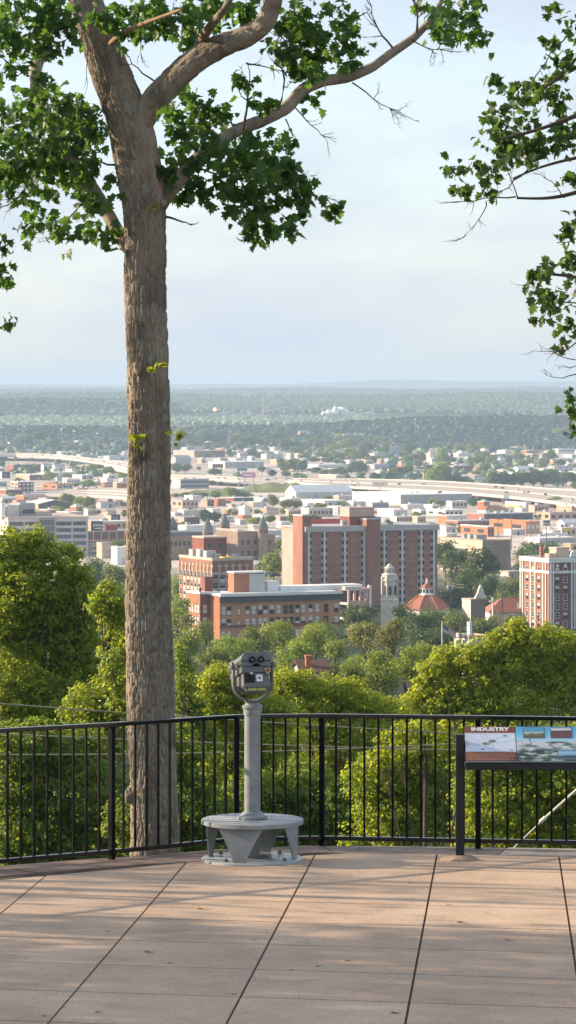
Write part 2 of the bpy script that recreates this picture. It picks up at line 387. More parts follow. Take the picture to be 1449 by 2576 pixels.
edge_px = [(0, 2204), (130, 2194), (340, 2177), (480, 2169), (640, 2154), (800, 2146), (965, 2147), (1100, 2149), (1449, 2155)]
edge = [tp(*p).xy for p in edge_px]
e0 = edge[0] + (edge[0] - edge[2]).normalized() * 9; e1 = edge[-1] + Vector((1, -.22)).normalized() * 9
inner = [e0] + edge + [e1]
def clip(poly, a, b):                             # keep what lies on the right-hand side of a->b
    out = []
    def sd(p): return (b.x - a.x) * (p.y - a.y) - (b.y - a.y) * (p.x - a.x)
    for i in range(len(poly)):
        p, q = poly[i], poly[(i + 1) % len(poly)]
        sp_, sq = sd(p), sd(q)
        if sp_ <= 0: out.append(p)
        if sp_ * sq < 0: out.append(p + (q - p) * (sp_ / (sp_ - sq)))
    return out
dl = Vector((.0605, 1.0)).normalized(); dc = Vector((1, -.235)).normalized()
org = tp(1098, 2155).xy; org = org + dl * ((24.63 - org.y) / dl.y)
hull = [inner[0], inner[2], inner[4], inner[6], inner[8], inner[9], inner[10]]
mb = MB()
for i in range(-8, 9):
    for j in range(-16, 6):
        gx, gy = .0075, .0125
        a = i * 1.018 + gx; b = (i + 1) * 1.018 - gx; c_ = j * 1.235 + gy; d_ = (j + 1) * 1.235 - gy
        poly = [org + dc * u + dl * v for u, v in ((a, c_), (b, c_), (b, d_), (a, d_))]
        for k in range(len(inner) - 1):
            if poly: poly = clip(poly, inner[k], inner[k + 1])
        if len(poly) >= 3:
            n = len(poly)
            vs = [(p.x, p.y, terrace_z(p.y)) for p in poly] + [(p.x, p.y, terrace_z(p.y) - .08) for p in poly]
            mb.add(vs, [tuple(range(n))] + [(i2, n + i2, n + (i2 + 1) % n, (i2 + 1) % n) for i2 in range(n)])
terr = mb.build('terrace', M['terrace']); tag(terr, kind='structure')
# bed below the slabs: dark joints
mb = MB(); out_pts = []
for k, p in enumerate(inner):
    t = (inner[min(k + 1, len(inner) - 1)] - inner[max(k - 1, 0)]).normalized(); out_pts.append(p + Vector((-t.y, t.x)) * .62)
poly = [Vector((e0.x, -9)), Vector((e1.x, -9))] + out_pts[::-1]
mb.add([(p.x, p.y, terrace_z(p.y) - .012) for p in poly] + [(p.x, p.y, -1.4) for p in poly],
       [tuple(range(len(poly)))] + [(i + len(poly), (i + 1) % len(poly) + len(poly), (i + 1) % len(poly), i) for i in range(len(poly))])
tag(mb.build('terrace_bed', M['joint']), kind='structure')
# stone border between the slabs and the drop
mb = MB(); rs = random.Random(4)
acc = []
for k in range(len(inner) - 1):
    L = (inner[k + 1] - inner[k]).length; n = max(1, int(L / .12))
    for q in range(n): acc.append((inner[k].lerp(inner[k + 1], q / n), out_pts[k].lerp(out_pts[k + 1], q / n)))
acc.append((inner[-1], out_pts[-1]))
i = 0
while i < len(acc) - 1:
    n = rs.randint(4, 10); j = min(i + n, len(acc) - 1)
    split = rs.choice([1, 1, .55, .4])
    for lo, hi in ([(0.02, split - .015), (split + .015, 1)] if split < 1 else [(.02, 1)]):
        a = [acc[k][0].lerp(acc[k][1], lo) for k in range(i, j + 1)]; b = [acc[k][0].lerp(acc[k][1], hi) for k in range(i, j + 1)]
        tdir = (a[-1] - a[0]).normalized(); a[-1] = a[-1] - tdir * .014; b[-1] = b[-1] - tdir * .014
        ring = a + b[::-1]; h = rs.uniform(0, .006)
        vs = [(p.x, p.y, terrace_z(p.y) + h) for p in ring] + [(p.x, p.y, terrace_z(p.y) - .06) for p in ring]; n2 = len(ring)
        mb.add(vs, [tuple(range(n2))] + [(q, n2 + q, n2 + (q + 1) % n2, (q + 1) % n2) for q in range(n2)])
    i = j
tag(mb.build('stone_border', M['flag']), kind='structure')

# ================================================================== railing
posts = [tp(281, 2163), tp(595, 2131), tp(810, 2128), tp(1203, 2135)]
lp = posts[0] + Vector((-.85, -.76, 0)).normalized() * 1.46; rp = posts[3] + Vector((1, -.2, 0)).normalized() * 1.36
l2 = lp + Vector((-.85, -.85, 0)).normalized() * 1.46; l3 = l2 + Vector((-.8, -.9, 0)).normalized() * 1.46
r2 = rp + Vector((1, -.35, 0)).normalized() * 1.36; r3 = r2 + Vector((1, -.45, 0)).normalized() * 1.36
allp = [l3, l2, lp] + posts + [rp, r2, r3]
for p in allp: p.z = terrace_z(p.y)
rail = empty('railing', posts[2])
tag(rail, 'black metal railing with thin upright bars along the terrace edge', 'railing')
o3 = posts[2]
top = MB(); bot = MB()
RH = 1.10
def beam(mb, a, b, w, h):
    t = (b - a).normalized(); n = Vector((-t.y, t.x, 0)).normalized() * (w / 2); u = Vector((0, 0, h / 2))
    a = a - t * (w * .2); b = b + t * (w * .2)
    mb.add([a - n - u, a + n - u, a + n + u, a - n + u, b - n - u, b + n - u, b + n + u, b - n + u],
           [(0, 1, 2, 3), (7, 6, 5, 4), (0, 4, 5, 1), (1, 5, 6, 2), (2, 6, 7, 3), (3, 7, 4, 0)])
pm = MB().box(-.0215, .0215, -.0215, .0215, 0, RH - .017).mesh('post', M['black'])
bm_ = MB().box(-.0082, .0082, -.0082, .0082, .085, RH - .017).mesh('baluster', M['black'])
nb = {0: 10, 1: 10, 2: 10, 3: 10, 4: 6, 5: 10, 6: 10, 7: 10, 8: 10}
topseg = []
for k, p in enumerate(allp):
    if k < len(allp) - 1:
        q = allp[k + 1]; ang = math.atan2(q.y - p.y, q.x - p.x)
    o = place('post', pm, rail, p - o3); o.rotation_euler.z = ang
    if k == len(allp) - 1: break
    beam(top, p - o3 + Vector((0, 0, RH)), q - o3 + Vector((0, 0, RH)), .05, .034)
    beam(bot, p - o3 + Vector((0, 0, .067)), q - o3 + Vector((0, 0, .067)), .036, .036)
    for b in range(1, nb[k] + 1):
        c = p.lerp(q, b / (nb[k] + 1)); o = place('baluster', bm_, rail, c - o3); o.rotation_euler.z = ang
top.build('top_rail', M['gloss'], rail, bevel=.006); bot.build('bottom_rail', M['gloss'], rail, bevel=.004)

# ================================================================== coin-operated viewer
vb = tp(635, 2166)
v = empty('binocular_viewer', vb)
tag(v, 'grey coin-operated binocular viewer on a round step stand before the railing', 'viewer')
base = MB().lathe([(.405, 0), (.412, .004), (.412, .024), (.406, .028)], 72).build('base_plate', M['plate'], v, smooth=True)
bolt = MB().lathe([(.022, .028), (.022, .034), (.013, .034), (.013, .052), (.004, .056)], 12).mesh('bolt', M['greydark'])
for a in (-128, -40, 50, 140):
    place('bolt', bolt, base, (.34 * math.cos(R(a)), .34 * math.sin(R(a)), 0))
MB().lathe([(.13, .028), (.13, .036), (.064, .04), (.064, .302)], 40).build('lower_column', M['grey'], v, smooth=True)
MB().lathe([(.405, .303), (.414, .306), (.414, .337), (.408, .341)], 72).build('step_top', M['tread'], v, smooth=True)
for a in (-106, -16, 74, 164):
    ca, sa = math.cos(R(a)), math.sin(R(a)); g = MB(); NS = 9
    front = []; back = []
    for r_ in (.362, .35):
        for i in range(NS):
            t = i / (NS - 1); z = .029 + t * .273
            w = .052 + (.19 - .052) * (t ** 1.25)
            for sgn in (-1, 1):
                x = sgn * w; rr = math.sqrt(max(r_ * r_ - x * x * .55, 0)); g.v.append((rr * ca - x * sa, rr * sa + x * ca, z))
    n1 = 2 * NS
    for i in range(NS - 1):
        q = 2 * i
        g.f += [(q, q + 1, q + 3, q + 2), (n1 + q + 2, n1 + q + 3, n1 + q + 1, n1 + q), (q, q + 2, n1 + q + 2, n1 + q), (q + 1, n1 + q + 1, n1 + q + 3, q + 3)]
    g.f += [(0, n1, n1 + 1, 1), (n1 - 2, n1 - 1, 2 * n1 - 1, 2 * n1 - 2)]; g.m = [0] * len(g.f)
    g.build('leg', M['grey'], v)
col = MB().lathe([(.118, .342), (.122, .35), (.12, .366), (.10, .372), (.084, .392), (.078, .40), (.0655, .405), (.0655, 1.17), (.066, 1.185)], 48).build('column', M['grey'], v, smooth=True)
MB().lathe([(.066, 1.185), (.073, 1.188), (.073, 1.232), (.083, 1.238), (.085, 1.255), (.078, 1.263), (.06, 1.266), (.058, 1.283)], 48).build('collar', M['grey'], v, smooth=True)
YAW, PIT, PZ = R(17), R(-15), 1.556
head = empty('head', (0, 0, 0), YAW); head.parent = v
# yoke
yk = MB(); path = [(-.162, .03)]
for k in range(0, 13):
    a = R(180 + k * 180 / 12); path.append((.0 + .162 * math.cos(a), -.115 + .145 * math.sin(a) if True else 0))
path.append((.162, .03))
vs = []; fs = []
for i, (x, z) in enumerate(path):
    x0, z0 = path[max(i - 1, 0)]; x1, z1 = path[min(i + 1, len(path) - 1)]
    t = Vector((x1 - x0, 0, z1 - z0)).normalized(); n = Vector((t.z, 0, -t.x)) * .0095
    p = Vector((x, 0, PZ + z))
    for s1, s2 in ((-1, -1), (-1, 1), (1, 1), (1, -1)): vs.append(p + n * s1 + Vector((0, .027 * s2, 0)))
for i in range(len(path) - 1):
    for k in range(4): fs.append((4 * i + k, 4 * i + (k + 1) % 4, 4 * i + 4 + (k + 1) % 4, 4 * i + 4 + k))
fs += [(3, 2, 1, 0), tuple(4 * (len(path) - 1) + k for k in range(4))]
yk.add(vs, fs); yk.lathe([(.056, PZ - .276), (.07, PZ - .262), (.072, PZ - .255), (.05, PZ - .25)], 32)
yoke = yk.build('yoke', M['greydark'], head, bevel=.004)
for sx in (-1, 1):
    MB().box(*sorted((sx * .148, sx * .098)), -.022, .022, PZ - .176, PZ - .138).build('stop_block', M['greydark'], yoke, bevel=.004)
    m_ = MB()
    pr = [(.026, 0), (.03, .004), (.03, .022), (.024, .026)]
    q = MB().lathe(pr, 20)
    m_.add([(sx * (.160 + z), y, PZ + .03 + x) for x, y, z in q.v], q.f if sx > 0 else [tuple(reversed(f)) for f in q.f])
    m_.build('pivot_cap', M['greydark'], yoke)
hs = empty('housing', (.0, 0, PZ - .02)); hs.parent = head; hs.rotation_euler = (PIT, 0, 0)
# upper body: long rounded hood, with a seam
up = [(-.132, .062), (-.132, .078), (-.118, .104), (-.10, .124), (-.084, .133), (.084, .133), (.10, .124), (.118, .104), (.132, .078), (.132, .062)]
dn = [(-.131, .059), (.131, .059), (.125, .042), (.105, .024), (.088, .018), (.045, .018), (.03, .026), (.012, .044), (-.012, .044), (-.03, .026), (-.045, .018), (-.088, .018), (-.105, .024), (-.125, .042)]
MB().prism([(x, z) for x, z in up][::-1], -.135, .25, axis='y').build('hood', M['greydark'], None, bevel=.006)
hood = bpy.context.scene.objects['hood'] if 'hood' in bpy.context.scene.objects else None
hood.parent = hs
g = MB().prism(dn, -.133, .25, axis='y'); lowerh = g.build('lower_hood', M['greydark'], hs, bevel=.004)
g = MB().prism([(-.128, .02), (.118, .02), (.118, -.03), (-.128, -.03)], -.118, .22, axis='y'); g.build('neck_block', M['greydark'], hs, bevel=.006)
bx = MB().prism([(-.114, -.031), (.106, -.031), (.106, -.135), (.094, -.15), (-.102, -.15), (-.114, -.135)], -.112, .09, axis='y').build('coin_box', M['greydark'], hs, bevel=.006)
MB().prism([(-.10, -.151), (.092, -.151), (.07, -.178), (-.078, -.178)], -.10, .07, axis='y').build('box_foot', M['greydark'], hs, bevel=.004)
for x0, x1 in ((-.075, -.006), (.004, .07)):
    g = MB(); g.add([(x0, -.1005, -.176), (x1, -.1005, -.176), (x1, -.1005, -.153), (x0, -.1005, -.153), (x0, -.103, -.176), (x1, -.103, -.176), (x1, -.103, -.153), (x0, -.103, -.153)],
            [(4, 5, 6, 7), (0, 3, 2, 1), (0, 1, 5, 4), (1, 2, 6, 5), (2, 3, 7, 6), (3, 0, 4, 7)]); g.build('instruction_plate', M['yellowplate'], bx)
cp = MB().box(-.105, -.019, -.1165, -.1115, -.113, -.037).build('coin_panel', M['coin'], bx, bevel=.002)
kn = MB(); q = MB().lathe([(.016, 0), (.016, .02), (.010, .028), (.003, .03)], 18)
kn.add([(-.05 + x, -.1165 - z, -.040 + y * .75) for x, y, z in q.v], q.f); kn.build('coin_slot_knob', M['chrome'], cp, smooth=True)
g = MB().box(-.062, -.04, -.126, -.1165, -.09, -.058); g.build('coin_return', M['rubber'], cp, bevel=.002)
wp = MB().prism([(-.004, -.048), (.044, -.048), (.047, -.051), (.047, -.10), (.044, -.103), (-.001, -.103), (-.004, -.10)], -.1145, -.1125, axis='y').build('notice_plate', M['whiteplate'], bx)
g = MB().box(.012, .031, -.116, -.1147, -.083, -.066); g.build('notice_emblem', M['coin'], wp)
MB().box(.016, .027, -.1168, -.116, -.075, -.073).build('notice_line', M['whiteplate'], wp)
sh = MB().prism([(.058, .006), (.118, .006), (.118, -.022), (.098, -.052), (.086, -.056), (.070, -.042)], -.128, -.1125, axis='y').build('shield_bracket', M['greydark'], bx, bevel=.003)
s1 = MB().prism([(.063, .0), (.114, .0), (.112, -.022), (.096, -.043), (.088, -.043), (.072, -.026)], -.1305, -.1283, axis='y').build('shield_badge', M['tan'], sh)
MB().prism([(.07, -.005), (.106, -.005), (.105, -.02), (.094, -.035), (.089, -.035), (.077, -.022)], -.132, -.1306, axis='y').build('badge_centre', M['rust'], s1)
for x in (-.036, .036):
    e = MB(); q = MB().lathe([(.026, 0), (.0265, .012), (.025, .02), (.020, .021), (.016, .014), (.002, .012)], 28)
    e.add([(x + a, -.1352 - z, .07 + b) for a, b, z in q.v], q.f); ep = e.build('eyepiece', M['rubber'], hs, smooth=True)
    e = MB(); q = MB().lathe([(.0125, 0), (.0125, .002), (.006, .0035)], 20)
    e.add([(x + a, -.1352 - .0125 - z, .07 + b) for a, b, z in q.v], q.f); e.build('lens', M['lens'], ep)
for x in (-.06, .06):
    e = MB(); q = MB().lathe([(.05, 0), (.052, .01), (.045, .012), (.002, .006)], 28)
    e.add([(x + a, .2502 + z, .075 + b) for a, b, z in q.v], [tuple(reversed(f)) for f in q.f]); e.build('front_lens', M['lens'], hs)
# the head's own pieces hang straight from the viewer so that nothing lies deeper than a sub-part
bpy.context.view_layer.update()
for o in list(head.children) + list(hs.children):
    if o in (hs,): continue
    w = o.matrix_world.copy(); o.parent = v; o.matrix_parent_inverse = Matrix(); o.matrix_basis = v.matrix_world.inverted() @ w
for o in (hs, head): bpy.data.objects.remove(o)
def flatten(root):                                # thing > part > sub-part and no deeper
    bpy.context.view_layer.update()
    for p in root.children:
        for s_ in p.children:
            for d in list(s_.children):
                w = d.matrix_world.copy(); d.parent = p; d.matrix_parent_inverse = Matrix(); d.matrix_basis = p.matrix_world.inverted() @ w
                for e in list(d.children):
                    w = e.matrix_world.copy(); e.parent = p; e.matrix_parent_inverse = Matrix(); e.matrix_basis = p.matrix_world.inverted() @ w
flatten(v)

# ================================================================== interpretive sign
sb = tp(1157, 2164)
sg = empty('interpretive_sign', sb)
tag(sg, 'interpretive panel headed INDUSTRY with map and pictures on black posts', 'sign')
pp = MB().box(-.033, .033, -.033, .033, -.02, 1.02).mesh('post', M['signblack'])
W_SIGN = 1.72; x0 = .038
place('post', pp, sg, (0, 0, 0)); place('post', pp, sg, (x0 + W_SIGN + .04, 0, 0))
for k, ox in enumerate((0, x0 + W_SIGN + .04)):
    q = MB(); rg = random.Random(5 + k); n = 22
    rings = [(.165, -.01), (.145, .012), (.10, .035), (.06, .043), (.03, .045)]
    for r_, z in rings:
        for i in range(n):
            a = 2 * math.pi * i / n; rr = r_ * (1 + .14 * math.sin(3 * a + k) + .06 * rg.uniform(-1, 1)); q.v.append((ox + rr * math.cos(a), rr * math.sin(a) * .8, z))
    for j in range(len(rings) - 1):
        for i in range(n): q.f.append((j * n + i, j * n + (i + 1) % n, (j + 1) * n + (i + 1) % n, (j + 1) * n + i))
    q.f.append(tuple((len(rings) - 1) * n + i for i in range(n))); q.m = [0] * len(q.f)
    q.build('concrete_footing', M['concrete'], sg, smooth=True)
TILT = R(42); PH = .40
pan = MB().box(0, W_SIGN, 0, PH, -.022, 0).build('panel_tray', M['signblack'], sg, bevel=.004)
pan.location = (x0, -.15, .805); pan.rotation_euler = (TILT, 0, 0)
MB().box(x0 + .005, x0 + W_SIGN - .005, -.165, -.13, .75, .80).build('support_bar', M['signblack'], sg, bevel=.003)
for ox in (0.0, x0 + W_SIGN + .04):
    sx = 1 if ox == 0 else -1
    MB().box(*sorted((ox + sx * .034, ox + sx * .046)), -.14, .05, .765, .795).build('bracket', M['signblack'], sg)
def flat(name, m, x0_, x1_, y0_, y1_, h, par=pan, th=.0012):
    return MB().box(x0_, x1_, y0_, y1_, h, h + th).build(name, m, par)
def printed(name, stops, scale, stretch=(1, 1, 1), ybase=None, mixy=.7):
    m, nt, b = new_mat(name)
    n = noise_node(nt, scale, 5, stretch)
    if ybase is None: fac = n.outputs['Fac']
    else:
        tc = nt.nodes.new('ShaderNodeTexCoord'); sp = nt.nodes.new('ShaderNodeSeparateXYZ'); nt.links.new(tc.outputs['Generated'], sp.inputs[0])
        ad = nt.nodes.new('ShaderNodeMath'); ad.operation = 'MULTIPLY_ADD'; ad.inputs[1].default_value = mixy; nt.links.new(n.outputs['Fac'], ad.inputs[0])
        nt.links.new(sp.outputs[1], ad.inputs[2]); sb_ = nt.nodes.new('ShaderNodeMath'); sb_.operation = 'SUBTRACT'; sb_.inputs[1].default_value = mixy * .5
        nt.links.new(ad.outputs[0], sb_.inputs[0]); fac = sb_.outputs[0]
    nt.links.new(ramp(nt, fac, stops), b.inputs['Base Color']); b.inputs['Roughness'].default_value = .35
    return m
brownp = printed('printed_brown', [(.3, (.19, .055, .03)), (.7, (.23, .07, .038))], 12)
mapp = printed('printed_map', [(.3, (.56, .62, .70)), (.7, (.66, .71, .77))], 3)
skyp = printed('printed_sky', [(0, (.42, .60, .68)), (.5, (.16, .48, .66)), (1, (.09, .38, .60))], 4, ybase=1, mixy=.3)
cityp = printed('printed_city', [(.28, (.03, .06, .04)), (.42, (.10, .16, .14)), (.50, (.42, .46, .48)), (.6, (.62, .62, .64)), (.75, (.30, .36, .38))], 16, (.55, 1.6, 1))
cityp2 = printed('printed_suburb', [(.3, (.02, .045, .035)), (.5, (.06, .10, .07)), (.60, (.5, .54, .56)), (.7, (.12, .17, .14))], 18, (.5, 1.5, 1))
ph1 = printed('printed_photo_mill', [(.0, (.10, .10, .06)), (.36, (.16, .16, .10)), (.48, (.52, .52, .5)), (.62, (.10, .30, .42)), (1, (.08, .33, .52))], 14, ybase=1, mixy=.5)
ph2 = printed('printed_photo_yard', [(.0, (.16, .05, .07)), (.5, (.14, .07, .08)), (.68, (.05, .05, .055)), (.76, (.55, .55, .56)), (1, (.5, .54, .58))], 10, (.5, 2, 1), ybase=1, mixy=.25)
ph3 = printed('printed_photo_plant', [(.0, (.08, .15, .18)), (.3, (.03, .05, .07)), (.45, (.16, .34, .45)), (.7, (.28, .48, .58)), (1, (.10, .30, .48))], 9, ybase=1, mixy=.4)
ph4 = printed('printed_photo_furnace', [(.0, (.25, .03, .03)), (.35, (.32, .04, .04)), (.5, (.62, .64, .68)), (1, (.14, .36, .60))], 9, ybase=1, mixy=.5)
framep = mat('printed_frame_grey', (.16, .17, .17), .4, .05, 5); whitep = mat('printed_white', (.78, .77, .75), .4, .04, 5)
riverp = mat('printed_river', (.30, .40, .58), .4, .1, 5); spotp = mat('printed_grey_spot', (.36, .36, .35), .4, .3, 60); dotp = mat('printed_brown_dot', (.13, .06, .04), .4, .2, 50); bluep = mat('printed_blue_tag', (.10, .25, .48), .4, .1, 5)
LW = .415
hd = flat('header_band', brownp, .006, LW, .325, PH - .006, .0005)
mp_ = flat('map_field', mapp, .006, LW, .122, .322, .0005)
tx = flat('text_band', brownp, .006, LW, .024, .119, .0005)
flat('rule', whitep, .006, LW, .3205, .3245, .0018, hd)
def text_mesh(s, size, bold=.0, align='CENTER'):
    cu = bpy.data.curves.new('lettering', 'FONT'); cu.body = s; cu.size = size; cu.align_x = align; cu.align_y = 'CENTER'
    cu.offset = bold; cu.extrude = .0006; cu.resolution_u = 3
    o = bpy.data.objects.new('lettering', cu); C.objects.link(o); bpy.context.view_layer.update()
    me = bpy.data.meshes.new_from_object(o.evaluated_get(bpy.context.evaluated_depsgraph_get()))
    bpy.data.objects.remove(o); bpy.data.curves.remove(cu)
    return me
me = text_mesh('INDUSTRY', .052, .0022); me.materials.clear(); me.materials.append(whitep)
t_ = place('lettering', me, hd, (.213, .3655, .0026)); t_.scale = (1.25, 1, 1)
rg = random.Random(8)
flat('small_print', mat('printed_tan_line', (.40, .24, .16), .4, .1, 5), .14, .29, .332, .3345, .0018, hd, .0006)
for k in range(6):                                 # the blurb reads as rows of small marks
    y = .108 - k * .0145; x = .014; g = MB()
    end = (.40, .37, .41, .40, .36, .38)[k]
    while x < end:
        w = rg.uniform(.010, .034); g.box(x, min(x + w, end + .004), y - .0034, y + .0028, .0018, .0024); x += w + .0055
    g.build('small_print', mat('printed_cream', (.45, .25, .17), .4, .1, 5) if k == 0 else bpy.data.materials['printed_cream'], tx)
def line2(name, pts, w, m, par):
    g = MB(); pts = [Vector(p) for p in pts]
    vs = []
    for i, p in enumerate(pts):
        t = (pts[min(i + 1, len(pts) - 1)] - pts[max(i - 1, 0)]).normalized(); n = Vector((-t.y, t.x)) * w
        vs += [(p.x - n.x, p.y - n.y, .0022), (p.x + n.x, p.y + n.y, .0022)]
    g.add(vs, [(2 * i, 2 * i + 2, 2 * i + 3, 2 * i + 1) for i in range(len(pts) - 1)]); g.build(name, m, par)
for pts in ([(.008, .30), (.05, .285), (.085, .262), (.10, .24), (.12, .22), (.16, .215), (.20, .21)], [(.13, .32), (.14, .29), (.15, .26), (.17, .24)],
            [(.16, .32), (.185, .285), (.21, .25), (.26, .265), (.31, .28), (.36, .282)], [(.008, .19), (.06, .205), (.11, .215)], [(.25, .215), (.30, .225), (.36, .24), (.41, .25)], [(.22, .20), (.235, .17), (.24, .15), (.26, .13)]):
    line2('map_line', pts, .0016, riverp, mp_)
g = MB(); g.add([(x, y, .0021) for x, y in ((.14, .20), (.165, .225), (.20, .235), (.235, .25), (.25, .235), (.225, .215), (.20, .195), (.17, .185))], [tuple(range(8))][::-1]); g.f[-1] = tuple(reversed(g.f[-1])); g.build('map_town', spotp, mp_)
for x, y in ((.152, .215), (.17, .205), (.205, .235), (.222, .243), (.238, .232), (.245, .24)):
    flat('map_marker', dotp, x - .008, x + .008, y - .005, y + .005, .0024, mp_, .0006)
for x, y in ((.33, .296), (.145, .148)): flat('map_tag', bluep, x - .013, x + .013, y - .007, y + .007, .002, mp_, .0006)
for x0_, x1_, y in ((.08, .135, .193), (.19, .215, .155), (.345, .40, .143), (.36, .395, .133)): flat('map_caption', riverp, x0_, x1_, y, y + .004, .002, mp_, .0005)
RX = LW + .006
flat('picture_sky', skyp, RX, W_SIGN - .006, .235, PH - .006, .0005)
pc = flat('picture_city', cityp, RX, W_SIGN - .006, .135, .2348, .0005); flat('picture_suburb', cityp2, RX, W_SIGN - .006, .024, .1348, .0005)
for x, y, w, h, m_ in ((RX + .058, .268, .178, .118, ph1), (RX + .28, .268, .18, .118, ph2), (RX + .50, .268, .18, .118, ph4), (RX + .72, .268, .18, .118, ph2), (RX + .94, .268, .18, .118, ph1),
                       (RX + .325, .035, .182, .105, ph3), (RX + .555, .035, .182, .105, ph2), (RX + .80, .035, .182, .105, ph3)):
    fr = flat('inset_frame', framep, x, x + w, y, y + h, .0022, pan, .001); flat('inset_picture', m_, x + .008, x + w - .008, y + .008, y + h - .008, .0033, fr, .0006)
for x in (RX + .105, RX + .54):
    g = MB(); g.add([(x - .005, .267, .0024), (x + .004, .267, .0024), (x + .02, .205, .0024), (x + .012, .205, .0024)], [(3, 2, 1, 0)]); g.f[-1] = (0, 1, 2, 3)[::-1]; g.build('pointer', framep, pan)
flat('caption_strip', framep, .006, W_SIGN - .006, .006, .021, .0005)
flatten(sg)

# ================================================================== dry leaves lying about on the slabs
litter = [(510, 2288, 'dryleaf', 1.5, 'large amber dry leaf on the slab in front of the viewer stand'), (1161, 2322, 'darkleaf', 1.5, 'curled dark brown leaf on the slab below the sign post'),
          (1035, 2222, 'dryleaf', 1.1, 'orange leaf on the slab between viewer stand and sign post'), (1280, 2366, 'dryleaf', 1.2, 'amber leaf on the slab towards the right edge of the terrace'),
          (375, 2396, 'dryleaf', 1.5, 'long brown leaf on the slab left of the middle joint'), (430, 2425, 'dryleaf', 1, 'small rusty leaf beside the long brown leaf'),
          (803, 2432, 'dryleaf', .9, 'small orange leaf midway across the slabs near the front'), (877, 2418, 'darkleaf', .9, 'small dark leaf midway across the slabs near the front'),
          (115, 2558, 'dryleaf', 1, 'orange leaf at the bottom left corner of the terrace'), (273, 2344, 'dryleaf', .9, 'pale orange leaf on the left slab past the bright streak'),
          (645, 2366, 'dryleaf', .8, 'tiny rusty leaf beside the middle slab joint'), (995, 2550, 'darkleaf', 1.1, 'dark leaf beside the slab joint at the bottom edge'),
          (1130, 2277, 'dryleaf', .9, 'small amber leaf on the sunlit slab below the sign'), (734, 2441, 'darkleaf', .7, 'tiny dark speck of leaf on the middle slab'), (55, 2228, 'dryleaf', .8, 'tiny leaf beside the stone border at far left'),
          (248, 2548, 'darkleaf', .9, 'dark leaf on the left slab near the bottom edge'), (1400, 2235, 'dryleaf', .8, 'tiny amber leaf beside the rightmost slab joint'), (590, 2502, 'darkleaf', .8, 'dark leaf lying against the middle slab joint')]
for k, (px, py, m_, sz, lab) in enumerate(litter):
    p = tp(px, py); g = MB(); rg = random.Random(k); L = .028 * sz; a0 = rg.uniform(-.5, .5)
    pts = [(-1, 0, .1), (-.5, .35, .32), (.1, .42, .12), (.55, .3, .25), (1, 0, .45), (.55, -.3, .2), (.0, -.42, .08), (-.5, -.3, .28)]
    g.add([(L * x, L * y, L * z * .8 + .002) for x, y, z in pts] + [(0, 0, .003)], [(i, (i + 1) % 8, 8) for i in range(8)])
    o = g.build('fallen_leaf', M[m_], None, p); o.rotation_euler = (-.03, 0, a0); tag(o, lab, 'leaf', 'leaves fallen on the terrace')

# ================================================================== cables
def cable(name, a, b, c, rad, m, label, cat, ext=(6, 6)):
    pts = []
    A, B_, C_ = ray(*a), ray(*b), ray(*c)
    for i in range(-ext[0], 21 + ext[1]):
        t = i / 20
        p = A * ((t - .5) * (t - 1) * 2) + B_ * (t * (1 - t) * 4) + C_ * (t * (t - .5) * 2); pts.append(p)
    o0 = pts[0].copy(); MBo = MB().tube([p - o0 for p in pts], rad, 6).build(name, m, None, o0, smooth=True); tag(MBo, label, cat)
cable('overhead_cable', (0, 1770, 36.5), (600, 1812, 36.5), (1160, 1846, 36.5), .0072, M['cable'], 'highest slack cable crossing behind the railing top rail', 'cable', (60, 60))
cable('overhead_cable', (0, 1846, 37), (640, 1872, 37), (1160, 1887, 37), .0072, M['cable'], 'middle slack cable sloping down to the right behind the railing', 'cable', (60, 60))
cable('overhead_cable', (0, 1898, 37.3), (600, 1892, 37.3), (1160, 1870, 37.3), .0072, M['cable'], 'lowest cable rising slightly to the right behind the railing', 'cable', (60, 60))
ga = ray(1312, 2114, 34.0); gb = ray(1364, 2064, 34.0); gc = ray(1640, 1818, 34)
gw = empty('guy_wire', ga); tag(gw, 'pale guy wire with a white sleeve slanting behind the sign', 'wire')
low = ga + (ga - gb).normalized() * 3.3
MB().tube([low - ga, gb - ga], .0062, 6).build('wire', M['whitesleeve'], gw); MB().tube([gb - ga, gb - ga + (gc - gb) * .9], .0125, 8).build('sleeve', M['whitesleeve'], gw)
MB().tube([gb - ga - (gc - gb) * .02, gb - ga + (gc - gb) * .03], .021, 8).build('clamp', M['whitesleeve'], gw)
# ================================================================== leaves and limbs
def star_leaf():
    # one half of a lobed leaf: outline of (x, y), tip at y = 1
    half = [(0, 1.0), (.14, .72), (.30, .78), (.26, .52), (.58, .50), (.40, .22), (.62, -.02), (.30, -.14), (.10, -.30)]
    ol = half + [(-x, y) for x, y in half[:0:-1]]
    V = [(x, y, .34 * abs(x) ** 1.4 - .30 * y * y + .07 * math.sin(5 * x + 3 * y)) for x, y in ol] + [(0, .1, 0)]
    n = len(ol); return np.array(V) * .62, np.array([(i, n, (i + 1) % n) for i in range(n)])
def oval_leaf():
    V = [(0, -.5, 0), (.34, -.15, .12), (.27, .22, .09), (0, .55, -.08), (-.27, .22, .09), (-.34, -.15, .12)]
    return np.array(V), np.array([(0, 1, 2), (0, 2, 3), (0, 3, 4), (0, 4, 5)])
def clump_leaf():
    V = [(0, -.5, 0), (.5, -.2, .12), (.22, .12, .02), (.38, .5, -.1), (-.05, .3, .05), (-.42, .42, .1), (-.3, 0, 0), (-.52, -.25, -.1)]
    n = 8; V = V + [(0, 0, .14)]
    return np.array(V), np.array([(i, (i + 1) % n, n) for i in range(n)])
STAR, OVAL, CLUMP = star_leaf(), oval_leaf(), clump_leaf()

